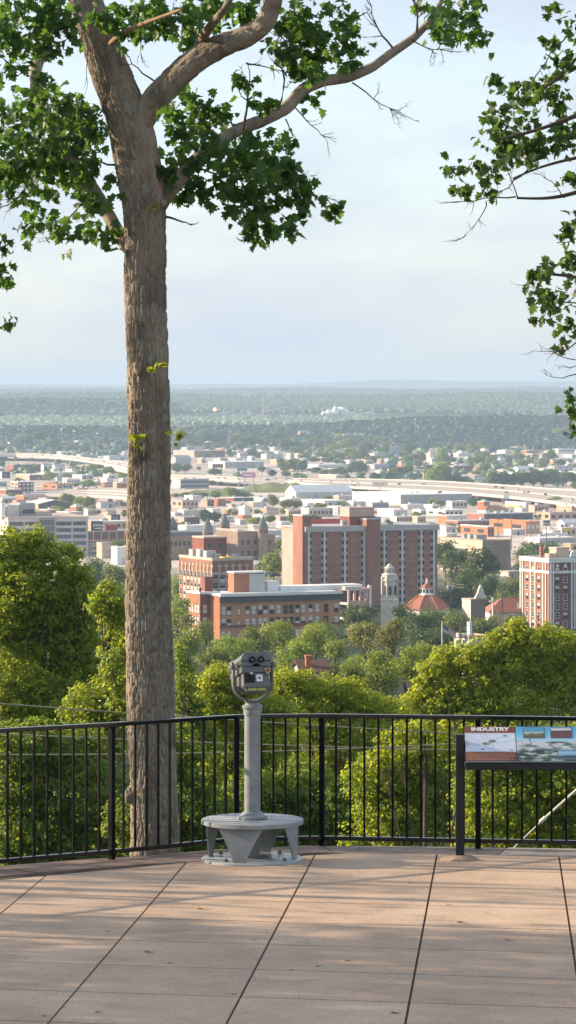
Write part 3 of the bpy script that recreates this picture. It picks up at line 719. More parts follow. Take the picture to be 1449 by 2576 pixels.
def leaf_geo(cent, nrm, size, tmpl, spin=None, rs=RS):
    n = len(cent); tv, tf = tmpl
    nrm = nrm / np.maximum(np.linalg.norm(nrm, axis=1, keepdims=True), 1e-6)
    a = rs.normal(size=(n, 3)); 
    if spin is not None: a = spin + .35 * a
    u = a - nrm * np.sum(a * nrm, 1, keepdims=True); u /= np.maximum(np.linalg.norm(u, axis=1, keepdims=True), 1e-6)
    w = np.cross(u, nrm)
    V = cent[:, None, :] + size[:, None, None] * (tv[None, :, 0:1] * w[:, None, :] + tv[None, :, 1:2] * u[:, None, :] + tv[None, :, 2:3] * nrm[:, None, :])
    T = tf[None] + (np.arange(n) * len(tv))[:, None, None]
    return V.reshape(-1, 3), T.reshape(-1, 3)

def spray(lobes, per, leaf, clump_r, rs=RS, hang=.5, up=.5):
    """leaf positions in clumps scattered through the given ellipsoids: lobes are (centre, radii)"""
    P_ = []; N_ = []; S_ = []
    for c, r in lobes:
        c = np.array(c); r = np.array(r)
        vol = r[0] * r[2] * 3.14
        nc = max(2, int(per * vol / (clump_r ** 2)))
        dirs = rs.normal(size=(nc, 3)); dirs /= np.linalg.norm(dirs, axis=1, keepdims=True)
        rad = rs.uniform(.25, 1.0, (nc, 1)) ** .5
        cc = c + dirs * r * rad
        k = rs.poisson(12, nc) + 3
        idx = np.repeat(np.arange(nc), k); n = len(idx)
        off = rs.normal(size=(n, 3)) * clump_r * .48 * np.array([1, 1, .7])
        p = cc[idx] + off
        nn = off / clump_r * .9 + dirs[idx] * .5 + rs.normal(size=(n, 3)) * .55 + np.array([0, 0, up])
        P_.append(p); N_.append(nn); S_.append(leaf * rs.uniform(.65, 1.25, n))
    return np.concatenate(P_), np.concatenate(N_), np.concatenate(S_)

def bark_tube(pts, rads, seg=64, step=.02, depth=.011, furrow=.034, seed=0, lump=.02):
    """a limb with furrowed bark: path points, radii; returns verts, quads"""
    pts = np.array([tuple(p) for p in pts]); rads = np.array(rads)
    L = np.concatenate([[0], np.cumsum(np.linalg.norm(np.diff(pts, axis=0), axis=1))])
    n = max(4, int(L[-1] / step)); s = np.linspace(0, L[-1], n)
    # smooth path (Catmull-like by double linear smoothing)
    P_ = np.stack([np.interp(s, L, pts[:, k]) for k in range(3)], 1); Rr = np.interp(s, L, rads)
    w = max(1, int(.16 * L[-1] / max(len(pts) - 1, 1) / (L[-1] / n)))
    for _ in range(3):
        K = np.pad(P_, ((w, w), (0, 0)), mode='reflect', reflect_type='odd'); P_ = np.mean([K[i:i + n] for i in range(2 * w + 1)], 0)
        K = np.pad(Rr, (w, w), mode='edge'); Rr = np.mean([K[i:i + n] for i in range(2 * w + 1)], 0)
    T = np.gradient(P_, axis=0); T /= np.linalg.norm(T, axis=1, keepdims=True)
    up = np.array([0, 1.0, 0.02]); A = np.cross(T, up); A /= np.linalg.norm(A, axis=1, keepdims=True); B = np.cross(T, A)
    th = np.linspace(0, 2 * np.pi, seg, endpoint=False)
    nf = max(6, int(2 * np.pi * Rr.max() / furrow))
    U = th[None, :] / (2 * np.pi) * nf * np.ones((n, 1)); Vv = (s[:, None] + seed * 13.7) * np.ones((1, seg))
    warp = .7 * vnoise(U * .5, Vv * 3.2, 31 + seed, 0) * np.sin(th / 2)[None, :] ** 2
    def plates(u, v, per, sd):                        # distance to the nearest crack of a net of long bark plates
        iu = np.floor(u).astype(np.int64); iv = np.floor(v).astype(np.int64); f1 = np.full(u.shape, 9.0); f2 = f1.copy(); hgt = np.zeros(u.shape)
        for a_ in (-1, 0, 1):
            for b_ in (-1, 0, 1):
                cu = iu + a_; cv = iv + b_; k_ = cu % per
                px_ = cu + .5 + .46 * _hash(k_, cv, sd); py_ = cv + .5 + .48 * _hash(k_, cv, sd + 5)
                dd_ = np.hypot(u - px_, v - py_); nh = _hash(k_, cv, sd + 9)
                f2 = np.where(dd_ < f1, f1, np.minimum(f2, dd_)); hgt = np.where(dd_ < f1, nh, hgt); f1 = np.minimum(f1, dd_)
        return f2 - f1, hgt
    e1, h1 = plates(U + warp, (Vv + .03 * vnoise(U * .7, Vv * 6, 77 + seed, 0) * 0) * 5.6, nf, 3 + seed)
    e2, h2 = plates(U * 2 + warp * 2, Vv * 26, nf * 2, 13 + seed)
    c1 = np.clip(e1 / .34, 0, 1); c1 = c1 * c1 * (3 - 2 * c1); c2 = np.clip(e2 / .3, 0, 1)
    ridge = np.clip(np.abs(vnoise(U + warp * 1.5, Vv * 2.6, 51 + seed, nf)) * 2.4, 0, 1)
    disp = depth * (c1 - 1) * .8 + depth * .28 * h1 + depth * .25 * (c2 - 1) + depth * .10 * h2 + depth * .55 * (ridge - 1)
    big = lump * vnoise(th[None, :] / (2 * np.pi) * 5 * np.ones((n, 1)), Vv * 1.7, 40 + seed, 5)
    rr = Rr[:, None] * (1 + big) + disp * np.clip(Rr[:, None] / .12, .15, 1)
    V = P_[:, None, :] + rr[..., None] * (np.cos(th)[None, :, None] * A[:, None, :] + np.sin(th)[None, :, None] * B[:, None, :])
    i, j = np.meshgrid(np.arange(n - 1), np.arange(seg), indexing='ij'); j2 = (j + 1) % seg
    Q = np.stack([i * seg + j2, i * seg + j, (i + 1) * seg + j, (i + 1) * seg + j2], -1).reshape(-1, 4)
    return V.reshape(-1, 3), Q

def twigs(mb, a, b, r0, rs, depth=2, nsub=6, bend=.12):
    """a bare twig from a to b with side twigs"""
    a = Vector(a); b = Vector(b); L = (b - a).length; pts = []; N = 7
    off = Vector((rs.uniform(-1, 1), rs.uniform(-1, 1), rs.uniform(-1, .4))) * L * bend
    for i in range(N + 1):
        t = i / N; p = a.lerp(b, t) + off * math.sin(math.pi * t) + Vector((rs.uniform(-1, 1), rs.uniform(-1, 1), rs.uniform(-1, 1))) * L * .022; pts.append(p)
    mb.tube(pts, [r0 * (1 - .75 * i / N) for i in range(N + 1)], 5)
    if depth > 0:
        for k in range(nsub):
            i = rs.randint(2, N); d = (pts[i] - pts[i - 1]).normalized()
            s = Vector((rs.uniform(-1, 1), rs.uniform(-.6, .6), rs.uniform(-.9, .9)))
            e = pts[i] + (d * .8 + s * .85).normalized() * L * rs.uniform(.18, .38)
            twigs(mb, pts[i], e, r0 * .5, rs, depth - 1, max(2, nsub - 2), .16)

# ================================================================== the big tree at the railing
DT = 33.6; ST = F / DT
base_t = ray(390, 2140, DT); base_t.z = float(gz(base_t.x, base_t.y))
tree = empty('tall_tree', base_t)
tag(tree, 'tall forked tree with furrowed grey bark standing just beyond the railing', 'tree')
def limb(path, dd=0.0):
    pts = []; rad = []
    for i, (px, py, w) in enumerate(path):
        d = DT + (dd * i / max(1, len(path) - 1) if not hasattr(dd, '__len__') else np.interp(i, range(len(dd)), dd))
        pts.append(ray(px, py, d) - base_t); rad.append(w / 2 / (F / d))
    return pts, rad
VV = []; QQ = []; off = 0
def addq(vq):
    global off
    VV.append(vq[0]); QQ.append(vq[1] + off); off += len(vq[0])
trunk_path = [(396, 2560, 175), (394, 2300, 145), (391, 2125, 124), (386, 1960, 119), (380, 1800, 121), (377, 1650, 122), (372, 1500, 117), (374, 1300, 111), (376, 1100, 108), (371, 900, 107), (364, 700, 105),
              (366, 600, 106), (364, 520, 112), (351, 440, 117), (335, 350, 117), (318, 280, 112), (284, 200, 103), (248, 100, 92), (214, 0, 84), (176, -120, 76), (130, -320, 64), (110, -620, 44), (120, -800, 20)]
addq(bark_tube(*limb(trunk_path), seg=230, step=.009, depth=.021, furrow=.035, seed=1, lump=.02))
limbs = [([(345, 330, 60), (380, 262, 74), (440, 195, 70), (500, 145, 66), (560, 114, 60), (620, 94, 54), (668, 62, 50), (690, 0, 45), (700, -120, 38), (730, -320, 26), (760, -520, 10)], -1.2),
         ([(385, 540, 40), (418, 488, 45), (470, 428, 39), (540, 362, 36), (600, 326, 34), (660, 303, 34), (720, 272, 34), (762, 224, 33), (810, 204, 30), (880, 194, 27), (940, 168, 25), (990, 130, 24), (1040, 96, 22), (1078, 58, 19), (1105, 15, 14), (1130, -50, 9)], 1.0),
         ([(345, 650, 30), (312, 612, 33), (280, 555, 35), (248, 500, 36), (212, 445, 37), (165, 380, 37), (118, 300, 37), (93, 235, 37), (88, 180, 33), (112, 110, 28), (140, 40, 22), (155, -40, 16), (150, -200, 8)], 1.6),
         ([(490, 150, 30), (502, 110, 28), (525, 70, 24), (560, 30, 20), (600, -40, 14), (620, -160, 8)], -1.6)]
for k, (pth, dd) in enumerate(limbs):
    addq(bark_tube(*limb(pth, dd), seg=56, step=.014, depth=.012, furrow=.032, seed=3 + k, lump=.06))
# burl low on the trunk and a knot
for px, py, rr, k in ((327, 2002, .055, 0), (350, 928, .06, 1), (378, 470, .05, 2), (412, 512, .03, 3)):
    c = ray(px, py, DT - (.14 if k else .05)) - base_t
    th, ph = np.meshgrid(np.linspace(0, 2 * np.pi, 28, endpoint=False), np.linspace(.05, np.pi - .05, 16), indexing='ij')
    r_ = rr * (1 + .28 * vnoise(th * 2.2, ph * 3, 60 + k))
    V = np.stack([c.x + r_ * np.sin(ph) * np.cos(th), c.y + r_ * np.sin(ph) * np.sin(th), c.z + 1.25 * r_ * np.cos(ph)], -1).reshape(-1, 3)
    i, j = np.meshgrid(np.arange(28), np.arange(15), indexing='ij'); i2 = (i + 1) % 28
    addq((V, np.stack([i * 16 + j, i * 16 + j + 1, i2 * 16 + j + 1, i2 * 16 + j], -1).reshape(-1, 4)))
place('trunk', np_mesh('trunk', np.concatenate(VV), np.concatenate(QQ), M['bark'], True, True), tree)
# dead stub and bare twigs
g = MB(); pts, rad = limb([(283, 118, 13), (300, 103, 16), (330, 84, 14), (380, 64, 12), (428, 46, 10), (458, 34, 6)], -1.0)
for p in pts: p.y -= .35
g.tube(pts, rad, 10); g.build('dead_branch', M['palewood'], tree, smooth=True)
g = MB(); rg = random.Random(21)
def tw(a, b, w, dd=0, depth=2, nsub=6):
    twigs(g, ray(a[0], a[1], DT + dd) - base_t, ray(b[0], b[1], DT + dd) - base_t, w / 2 / ST, rg, depth, nsub)
tw((392, 208), (306, 118), 5, -.2, 1, 3); tw((418, 545), (482, 563), 7, 0, 1, 3); tw((888, 205), (1020, 288), 4.5, .5, 2, 8); tw((738, 268), (822, 352), 4, .5, 2, 6); tw((1035, 100), (1150, 128), 4.5, .7, 2, 7)
tw((720, 300), (748, 370), 4, .5, 1, 4); tw((990, 120), (930, 0), 6, .6, 2, 7); tw((1050, 80), (1010, -60), 7, .7, 2, 6); tw((610, 325), (625, 160), 8, 0, 2, 6); tw((620, 160), (700, 175), 6, 0, 1, 5)
tw((705, 270), (705, 90), 6, -.3, 2, 6); tw((680, 60), (740, 150), 5, -.6, 2, 6); tw((198, 20), (210, 225), 4, 0, 1, 3); tw((305, 420), (170, 360), 7, .5, 2, 6); tw((75, 190), (-20, 110), 6, 1, 1, 5)
tw((150, 380), (20, 520), 7, 1.2, 2, 7); tw((240, 490), (130, 590), 6, 1, 2, 6); tw((480, 420), (640, 470), 6, .4, 2, 7); tw((540, 360), (650, 560), 6, .5, 2, 7); tw((560, 350), (470, 250), 6, .3, 2, 5); tw((600, 330), (830, 530), 6, .6, 2, 8); tw((560, 110), (430, 20), 5, -.8, 2, 5)
tw((350, 60), (360, 160), 3, -.4, 2, 6)
g.build('twigs', M['twig'], tree)['kind'] = 'stuff'
# leaves, in clusters held by the limbs; the top of the crown goes on above the frame
blobs = [(60, 60, 95, 90), (150, 70, 55, 75), (15, 120, 50, 90), (40, 275, 95, 55), (120, 290, 105, 62), (55, 385, 115, 80), (180, 350, 85, 85), (232, 300, 40, 50), (150, 450, 110, 62), (235, 465, 60, 60), (25, 470, 60, 55), (110, 555, 55, 38),
         (190, 570, 75, 36), (258, 585, 30, 28), (2, 620, 18, 36), (12, 680, 30, 34), (3, 800, 20, 16), (95, 190, 40, 22),
         (270, 30, 35, 45), (350, 40, 70, 50), (430, 28, 80, 50), (525, 42, 80, 52), (620, 30, 75, 50), (495, 108, 50, 34), (735, 45, 55, 55), (718, 115, 45, 50), (820, 62, 80, 72), (868, 120, 55, 55), (800, 165, 55, 34), (748, 160, 40, 45), (300, 80, 25, 20),
         (450, 300, 40, 55), (480, 258, 50, 30), (530, 300, 55, 45), (602, 205, 28, 28), (430, 400, 26, 55), (500, 372, 55, 48), (590, 405, 80, 66), (655, 380, 76, 46), (700, 425, 62, 46), (478, 470, 56, 46), (560, 490, 70, 55), (645, 500, 64, 55), (720, 490, 55, 46), (775, 498, 46, 40), (600, 560, 50, 30), (672, 580, 32, 28), (735, 558, 45, 20), (838, 528, 30, 20), (792, 242, 40, 18), (700, 352, 36, 20), (420, 450, 20, 40), (660, 250, 30, 30),
         (1105, 30, 55, 36), (1175, 40, 45, 30), (1212, 82, 32, 22), (1090, 78, 42, 22), (1150, 95, 30, 14), (1200, 5, 40, 10)]
above = [(60, -80, 120, 80), (180, -140, 110, 80), (330, -110, 130, 90), (500, -90, 140, 80), (660, -100, 130, 80), (820, -90, 120, 80), (60, -300, 150, 110), (250, -340, 170, 110), (450, -320, 170, 120), (650, -300, 150, 110), (150, -560, 160, 120), (350, -600, 170, 120), (560, -540, 150, 110), (1120, -90, 90, 60), (-140, 100, 110, 120), (-160, 350, 130, 120), (-110, 560, 90, 80), (-60, 700, 60, 60)]
PP = []; NN = []; SS = []
rsl = np.random.RandomState(5)
for bi, (px, py, rx, ry) in enumerate(blobs + above):
    vis = bi < len(blobs)
    n = int(math.pi * rx * ry / (128 if vis else 600)) + 5
    dd = rsl.uniform(-1.2, 1.0) if px < 300 else rsl.uniform(-.7, .9)
    k = max(2, n // 7); cl = rsl.normal(size=(k, 3)); cl /= np.linalg.norm(cl, axis=1, keepdims=True); cl *= rsl.uniform(.2, 1, (k, 1)) ** .5
    idx = rsl.randint(0, k, n); q = cl[idx] * np.array([rx, 1, ry]) + rsl.normal(size=(n, 3)) * np.array([16, .1, 14])
    d = DT + dd + q[:, 1] * rx / ST * 1.0
    X = (px + q[:, 0] - CX) / F * d; Z = CZ - (py + q[:, 2] * 1.0 - HY) / F * d
    PP.append(np.stack([X, d, Z], 1) - np.array(base_t)); SS.append(rsl.uniform(.075, .165, n))
    NN.append(rsl.normal(size=(n, 3)) * .8 + np.array([-.15, -.55, .55]))
PP = np.concatenate(PP); NN = np.concatenate(NN); SS = np.concatenate(SS)
V, T = leaf_geo(PP, NN, SS, STAR, np.tile([0, -.15, -.7], (len(PP), 1)), rsl)
lv = place('leaves', np_mesh('leaves', V, T, M['leaf_main']), tree)
for spots, m_ in ((((385, 525, 14, 12, 12), (392, 519, 8, 8, 6)), 'sprig'), (((392, 924, 20, 12, 7), (352, 1112, 20, 14, 9), (443, 1108, 16, 20, 8)), 'leaf_left')):
    for px, py, rx, ry, n in spots:
        q = []
        for _ in range(n): q.append(tuple(ray(px + rg.uniform(-rx, rx), py + rg.uniform(-ry, ry), DT - .28 - rg.uniform(0, .06)) - base_t))
        q = np.array(q); V, T = leaf_geo(q, rsl.normal(size=(len(q), 3)) * .7 + np.array([-.2, -.6, .4]), rsl.uniform(.035, .055, len(q)) if m_ == 'sprig' else rsl.uniform(.08, .11, len(q)), STAR, None, rsl)
        place('trunk_sprig', np_mesh('trunk_sprig', V, T, M[m_]), tree)

# ================================================================== the tree whose boughs hang in from the right
DR = 27.5; SR = F / DR
base_r = Vector((4.3, 28.6 + 2.2, 0)); base_r.z = terrace_z(30) - 1.1
tr = empty('leaning_tree', base_r); tag(tr, 'tree at the right edge whose dark leafy boughs hang into view', 'tree')
VV = []; QQ = []; off = 0
tb = [(0, 0, 0), (-.1, -.4, 2.5), (-.35, -1.2, 5.0), (-.5, -2.0, 7.5), (-.6, -2.3, 10)]
addq(bark_tube([Vector(p) for p in tb], [.26, .22, .19, .15, .08], seg=60, step=.03, depth=.012, seed=9))
def rl(path): return [ray(px, py, DR) - base_r for px, py, w in path], [w / 2 / SR for px, py, w in path]
def from_trunk(h, path):
    p, r_ = rl(path); i = np.interp(h, [0, 2.5, 5, 7.5, 10], range(5)); a = Vector([np.interp(i, range(5), [q[k] for q in tb]) for k in range(3)])
    return [a] + p, [r_[0] * 1.3] + r_
for h, pth in ((3.2, [(1560, 440, 16), (1449, 488, 11), (1385, 507, 9), (1350, 500, 7), (1300, 498, 5)]), (3.4, [(1560, 370, 15), (1449, 398, 8), (1380, 412, 7), (1330, 424, 6), (1290, 450, 5)]),
               (4.6, [(1540, 250, 18), (1449, 290, 12), (1360, 330, 9), (1260, 350, 6)]), (5.4, [(1540, 120, 16), (1440, 170, 10), (1370, 220, 6)]), (2.2, [(1560, 700, 12), (1449, 690, 8), (1390, 690, 5)]), (1.2, [(1560, 960, 10), (1480, 980, 7), (1445, 1000, 4)])):
    addq(bark_tube(*from_trunk(h, pth), seg=18, step=.03, depth=.004, seed=12))
place('trunk', np_mesh('trunk', np.concatenate(VV), np.concatenate(QQ), M['darkbark'], True, True), tr)
g = MB(); rg = random.Random(33)
def tw2(a, b, w, depth=2, nsub=6): twigs(g, ray(a[0], a[1], DR) - base_r, ray(b[0], b[1], DR) - base_r, w / 2 / SR, rg, depth, nsub)
tw2((1300, 498), (1102, 515), 4.5, 1, 6); tw2((1330, 424), (1225, 505), 4.5, 1, 5); tw2((1225, 505), (1172, 590), 3.5, 1, 5); tw2((1172, 590), (1115, 606), 3, 1, 3); tw2((1300, 498), (1260, 400), 4, 2, 6); tw2((1420, 500), (1340, 430), 3.5, 2, 5)
tw2((1449, 860), (1340, 880), 4, 1, 6); tw2((1449, 905), (1380, 880), 3, 1, 4); tw2((1475, 930), (1375, 945), 4, 1, 3); tw2((1475, 905), (1395, 920), 3, 1, 3); tw2((1449, 600), (1400, 610), 4, 1, 4); tw2((1430, 90), (1330, 230), 4, 2, 6); tw2((1449, 760), (1330, 720), 4, 2, 6)
g.build('twigs', M['twig'], tr)['kind'] = 'stuff'
blobs = [(1405, 25, 26, 18), (1438, 60, 22, 28), (1365, 108, 36, 18), (1425, 150, 40, 40), (1240, 205, 20, 28), (1290, 250, 60, 34), (1375, 230, 60, 50), (1430, 290, 40, 70), (1232, 300, 22, 40), (1300, 330, 80, 50), (1245, 372, 46, 34), (1380, 372, 70, 46), (1330, 398, 66, 22), (1160, 430, 34, 18), (1205, 425, 44, 26), (1138, 468, 22, 14), (1222, 470, 28, 28), (1180, 480, 18, 10), (1438, 455, 22, 26), (1442, 540, 12, 28), (1420, 590, 26, 30), (1375, 688, 44, 34), (1430, 680, 34, 44), (1338, 735, 22, 14), (1405, 755, 46, 40), (1358, 808, 22, 14), (1418, 838, 30, 34), (1446, 1000, 10, 30), (1440, 1078, 8, 22), (1447, 1045, 8, 24), (1424, 1025, 8, 6)]
above = [(1560, 120, 90, 110), (1560, 330, 90, 100), (1540, 620, 70, 90), (1530, 800, 70, 70), (1480, 1010, 24, 60), (1480, -100, 120, 70), (1600, -280, 160, 120), (1400, -300, 120, 90), (1700, 100, 110, 120), (1700, 400, 100, 110)]
PP = []; NN = []; SS = []
for bi, (px, py, rx, ry) in enumerate(blobs + above):
    n = int(math.pi * rx * ry / (135 if bi < len(blobs) else 700)) + 4
    k = max(2, n // 6); cl = rsl.normal(size=(k, 3)); cl /= np.linalg.norm(cl, axis=1, keepdims=True); cl *= rsl.uniform(.2, 1, (k, 1)) ** .5
    idx = rsl.randint(0, k, n); q = cl[idx] * np.array([rx, 1, ry]) + rsl.normal(size=(n, 3)) * np.array([13, .1, 12])
    d = DR + rsl.uniform(-.4, .5) + q[:, 1] * rx / SR
    PP.append(np.stack([(px + q[:, 0] - CX) / F * d, d, CZ - (py + q[:, 2] - HY) / F * d], 1) - np.array(base_r)); SS.append(rsl.uniform(.06, .125, n)); NN.append(rsl.normal(size=(n, 3)) * .8 + np.array([-.2, -.45, .5]))
PP = np.concatenate(PP); NN = np.concatenate(NN); SS = np.concatenate(SS)
V, T = leaf_geo(PP, NN, SS, STAR, np.tile([0, -.15, -.6], (len(PP), 1)), rsl)
lv = place('leaves', np_mesh('leaves', V, T, M['leaf_right']), tr)

# ================================================================== trees on the slope below the terrace
def quad_leaf():
    return np.array([(0, -.55, 0), (.42, .0, .1), (.05, .55, -.04), (-.38, .05, .1)]), np.array([(0, 1, 2), (0, 2, 3)])
QUAD = quad_leaf()
def slope_tree(name, d, lobes, leaf_px, per, clump_px, mt, label, tmpl=OVAL, group=None, up=.5, depthk=.8, cat='tree', rs_seed=0):
    """lobes: centre and radii of the crown's masses as seen; per: leaf layers through each mass"""
    s = F / d; rs = np.random.RandomState(100 + rs_seed)
    cx = np.mean([l[0] for l in lobes]); bx = (cx - CX) / F * d
    bz = float(gz(bx, d)); root = empty(name, (bx, d, bz)); tag(root, label, cat, group)
    o0 = np.array((bx, d, bz)); PP, NN, SS, L3 = [], [], [], []
    for (px, py, rx, ry) in lobes:
        c = np.array(ray(px, py, d + rs.uniform(-.6, .6) * min(rx, ry) / s)) - o0; r = np.array((rx / s, depthk * (rx + ry) / 2 / s, ry / s)); L3.append((c, r))
        nc = max(3, int(per * 13 * math.pi * rx * ry / clump_px ** 2)); cl = clump_px / s
        dirs = rs.normal(size=(nc, 3)); dirs /= np.linalg.norm(dirs, axis=1, keepdims=True)
        cc = c + dirs * r * rs.uniform(.15, 1.06, (nc, 1)) ** .6
        k = rs.poisson(1.15 * (clump_px / leaf_px) ** 2, nc) + 3; idx = np.repeat(np.arange(nc), k); n = len(idx)
        off = rs.normal(size=(n, 3)); off /= np.linalg.norm(off, axis=1, keepdims=True); off *= rs.uniform(.1, 1, (n, 1)) ** .5 * cl * np.array([.62, .62, .40])
        csize = rs.uniform(.6, 1.3, nc)[idx][:, None]
        p = cc[idx] + off * csize; p[:, 2] -= .25 * cl * (np.linalg.norm(off[:, :2], axis=1) / cl) ** 2
        PP.append(p); NN.append(off / cl * 1.5 + dirs[idx] * .25 + rs.normal(size=(n, 3)) * .38 + np.array([0, 0, up])); SS.append(leaf_px / s * rs.uniform(.65, 1.3, n))
    PP = np.concatenate(PP); NN = np.concatenate(NN); SS = np.concatenate(SS)
    V, T = leaf_geo(PP, NN, SS, tmpl, None, rs)
    o = place('crown', np_mesh('crown', V, T, mt), root)
    g = MB(); zt = max(float(c[2]) for c, r in L3); r0 = .008 * zt + .03; topc = np.mean([c for c, r in L3], 0)
    g.tube([(0, 0, -.3), (topc[0] * .3, 0, zt * .3), (topc[0], topc[1], zt * .75), (topc[0], topc[1], zt)], [r0, r0 * .8, r0 * .5, r0 * .15], 9)
    for c, r in L3:
        st = Vector((topc[0] * .5, 0, zt * .35)).lerp(Vector((topc[0], topc[1], zt * .7)), rs.uniform(.1, .9)); e = Vector(c)
        m_ = st.lerp(e, .5) + Vector((rs.uniform(-.3, .3), rs.uniform(-.3, .3), .1)) * min(1.0, zt * .06)
        g.tube([st, m_, e + Vector((0, 0, r[2] * .4))], [r0 * .34, r0 * .22, r0 * .05], 6)
        for q in range(3):
            a = Vector(rs.normal(size=3)).normalized(); g.tube([m_.lerp(e, .6), e + Vector((a.x * r[0], a.y * r[1], a.z * r[2])) * .8], [r0 * .10, r0 * .03], 5)
    g.build('trunk', M['darkbark'], root, smooth=True)
    return root
slope_tree('broadleaf_tree', 120, [(15, 1400, 80, 75), (88, 1385, 50, 62), (60, 1470, 125, 90), (165, 1425, 52, 72), (150, 1520, 100, 85), (212, 1480, 34, 60), (20, 1560, 110, 100), (100, 1640, 130, 100), (200, 1600, 75, 80), (10, 1740, 110, 110), (120, 1760, 120, 110), (205, 1690, 60, 60)],
           8.5, .8, 34, M['leaf_left'], 'large sunlit leafy tree with bright yellow-green leaves at the left edge', rs_seed=1)
slope_tree('broadleaf_tree', 108, [(278, 1500, 40, 44), (300, 1560, 44, 66), (255, 1530, 34, 34), (300, 1650, 48, 80), (230, 1780, 80, 70), (300, 1740, 54, 80), (262, 1850, 80, 80)],
           9, .8, 36, M['leaf_left'], 'narrower leafy tree close against the left side of the tall trunk', rs_seed=2)
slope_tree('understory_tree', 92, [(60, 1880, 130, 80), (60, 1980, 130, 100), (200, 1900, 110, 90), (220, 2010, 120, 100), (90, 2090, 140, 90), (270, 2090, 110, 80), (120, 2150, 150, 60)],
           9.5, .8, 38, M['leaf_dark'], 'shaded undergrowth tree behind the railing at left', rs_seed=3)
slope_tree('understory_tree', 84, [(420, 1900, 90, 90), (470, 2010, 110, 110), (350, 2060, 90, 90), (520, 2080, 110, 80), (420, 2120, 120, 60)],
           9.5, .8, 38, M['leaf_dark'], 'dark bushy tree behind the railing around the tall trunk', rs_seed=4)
slope_tree('slender_tree', 112, [(466, 1700, 24, 50), (475, 1780, 44, 60), (452, 1650, 12, 36), (500, 1850, 60, 60)],
           8.5, .7, 30, M['leaf_dark'], 'slim deep green tree against the right side of the tall trunk', rs_seed=5)
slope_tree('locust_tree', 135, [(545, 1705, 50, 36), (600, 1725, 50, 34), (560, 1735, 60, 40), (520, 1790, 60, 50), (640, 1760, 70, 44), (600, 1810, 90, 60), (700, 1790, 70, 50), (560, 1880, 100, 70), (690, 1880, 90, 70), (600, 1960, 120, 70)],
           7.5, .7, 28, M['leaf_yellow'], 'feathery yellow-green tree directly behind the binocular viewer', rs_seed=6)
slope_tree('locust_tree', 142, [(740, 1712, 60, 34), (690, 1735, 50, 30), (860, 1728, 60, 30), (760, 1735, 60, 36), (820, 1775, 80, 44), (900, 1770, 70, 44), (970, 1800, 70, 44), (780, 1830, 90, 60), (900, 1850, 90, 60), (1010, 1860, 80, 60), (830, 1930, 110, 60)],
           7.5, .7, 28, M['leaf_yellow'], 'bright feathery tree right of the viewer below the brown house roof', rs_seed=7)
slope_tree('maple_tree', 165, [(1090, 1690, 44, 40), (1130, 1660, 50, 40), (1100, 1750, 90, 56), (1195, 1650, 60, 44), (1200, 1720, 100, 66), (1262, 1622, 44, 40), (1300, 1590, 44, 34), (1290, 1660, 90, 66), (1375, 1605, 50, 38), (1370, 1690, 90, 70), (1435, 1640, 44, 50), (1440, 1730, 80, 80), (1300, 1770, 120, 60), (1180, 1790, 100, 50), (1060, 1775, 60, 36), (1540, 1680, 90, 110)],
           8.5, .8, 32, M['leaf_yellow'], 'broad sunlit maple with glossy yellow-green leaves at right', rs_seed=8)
slope_tree('understory_tree', 104, [(640, 2010, 100, 80), (760, 2000, 100, 90), (700, 2090, 130, 60), (860, 2040, 100, 90), (820, 2110, 120, 50)],
           9, .8, 34, M['leaf_dark'], 'dark bushy tree behind the railing right of the viewer column', rs_seed=9)
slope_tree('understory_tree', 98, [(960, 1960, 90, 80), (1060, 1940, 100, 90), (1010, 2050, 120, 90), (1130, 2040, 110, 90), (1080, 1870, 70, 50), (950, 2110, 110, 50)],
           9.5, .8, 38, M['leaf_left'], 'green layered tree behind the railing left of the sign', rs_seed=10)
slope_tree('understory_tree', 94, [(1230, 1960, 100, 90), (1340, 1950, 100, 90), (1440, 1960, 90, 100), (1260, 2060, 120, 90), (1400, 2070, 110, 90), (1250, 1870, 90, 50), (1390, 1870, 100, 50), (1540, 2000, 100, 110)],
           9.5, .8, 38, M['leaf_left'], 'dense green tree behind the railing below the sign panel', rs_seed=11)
slope_tree('sumac_bush', 86, [(1080, 1830, 60, 26), (1000, 1850, 60, 30), (1120, 1880, 50, 26), (1190, 1840, 44, 26), (960, 1900, 40, 24)],
           11, .5, 30, M['leaf_yellow'], 'bright yellow-green sprays just behind the railing left of the sign', rs_seed=12, cat='shrub')
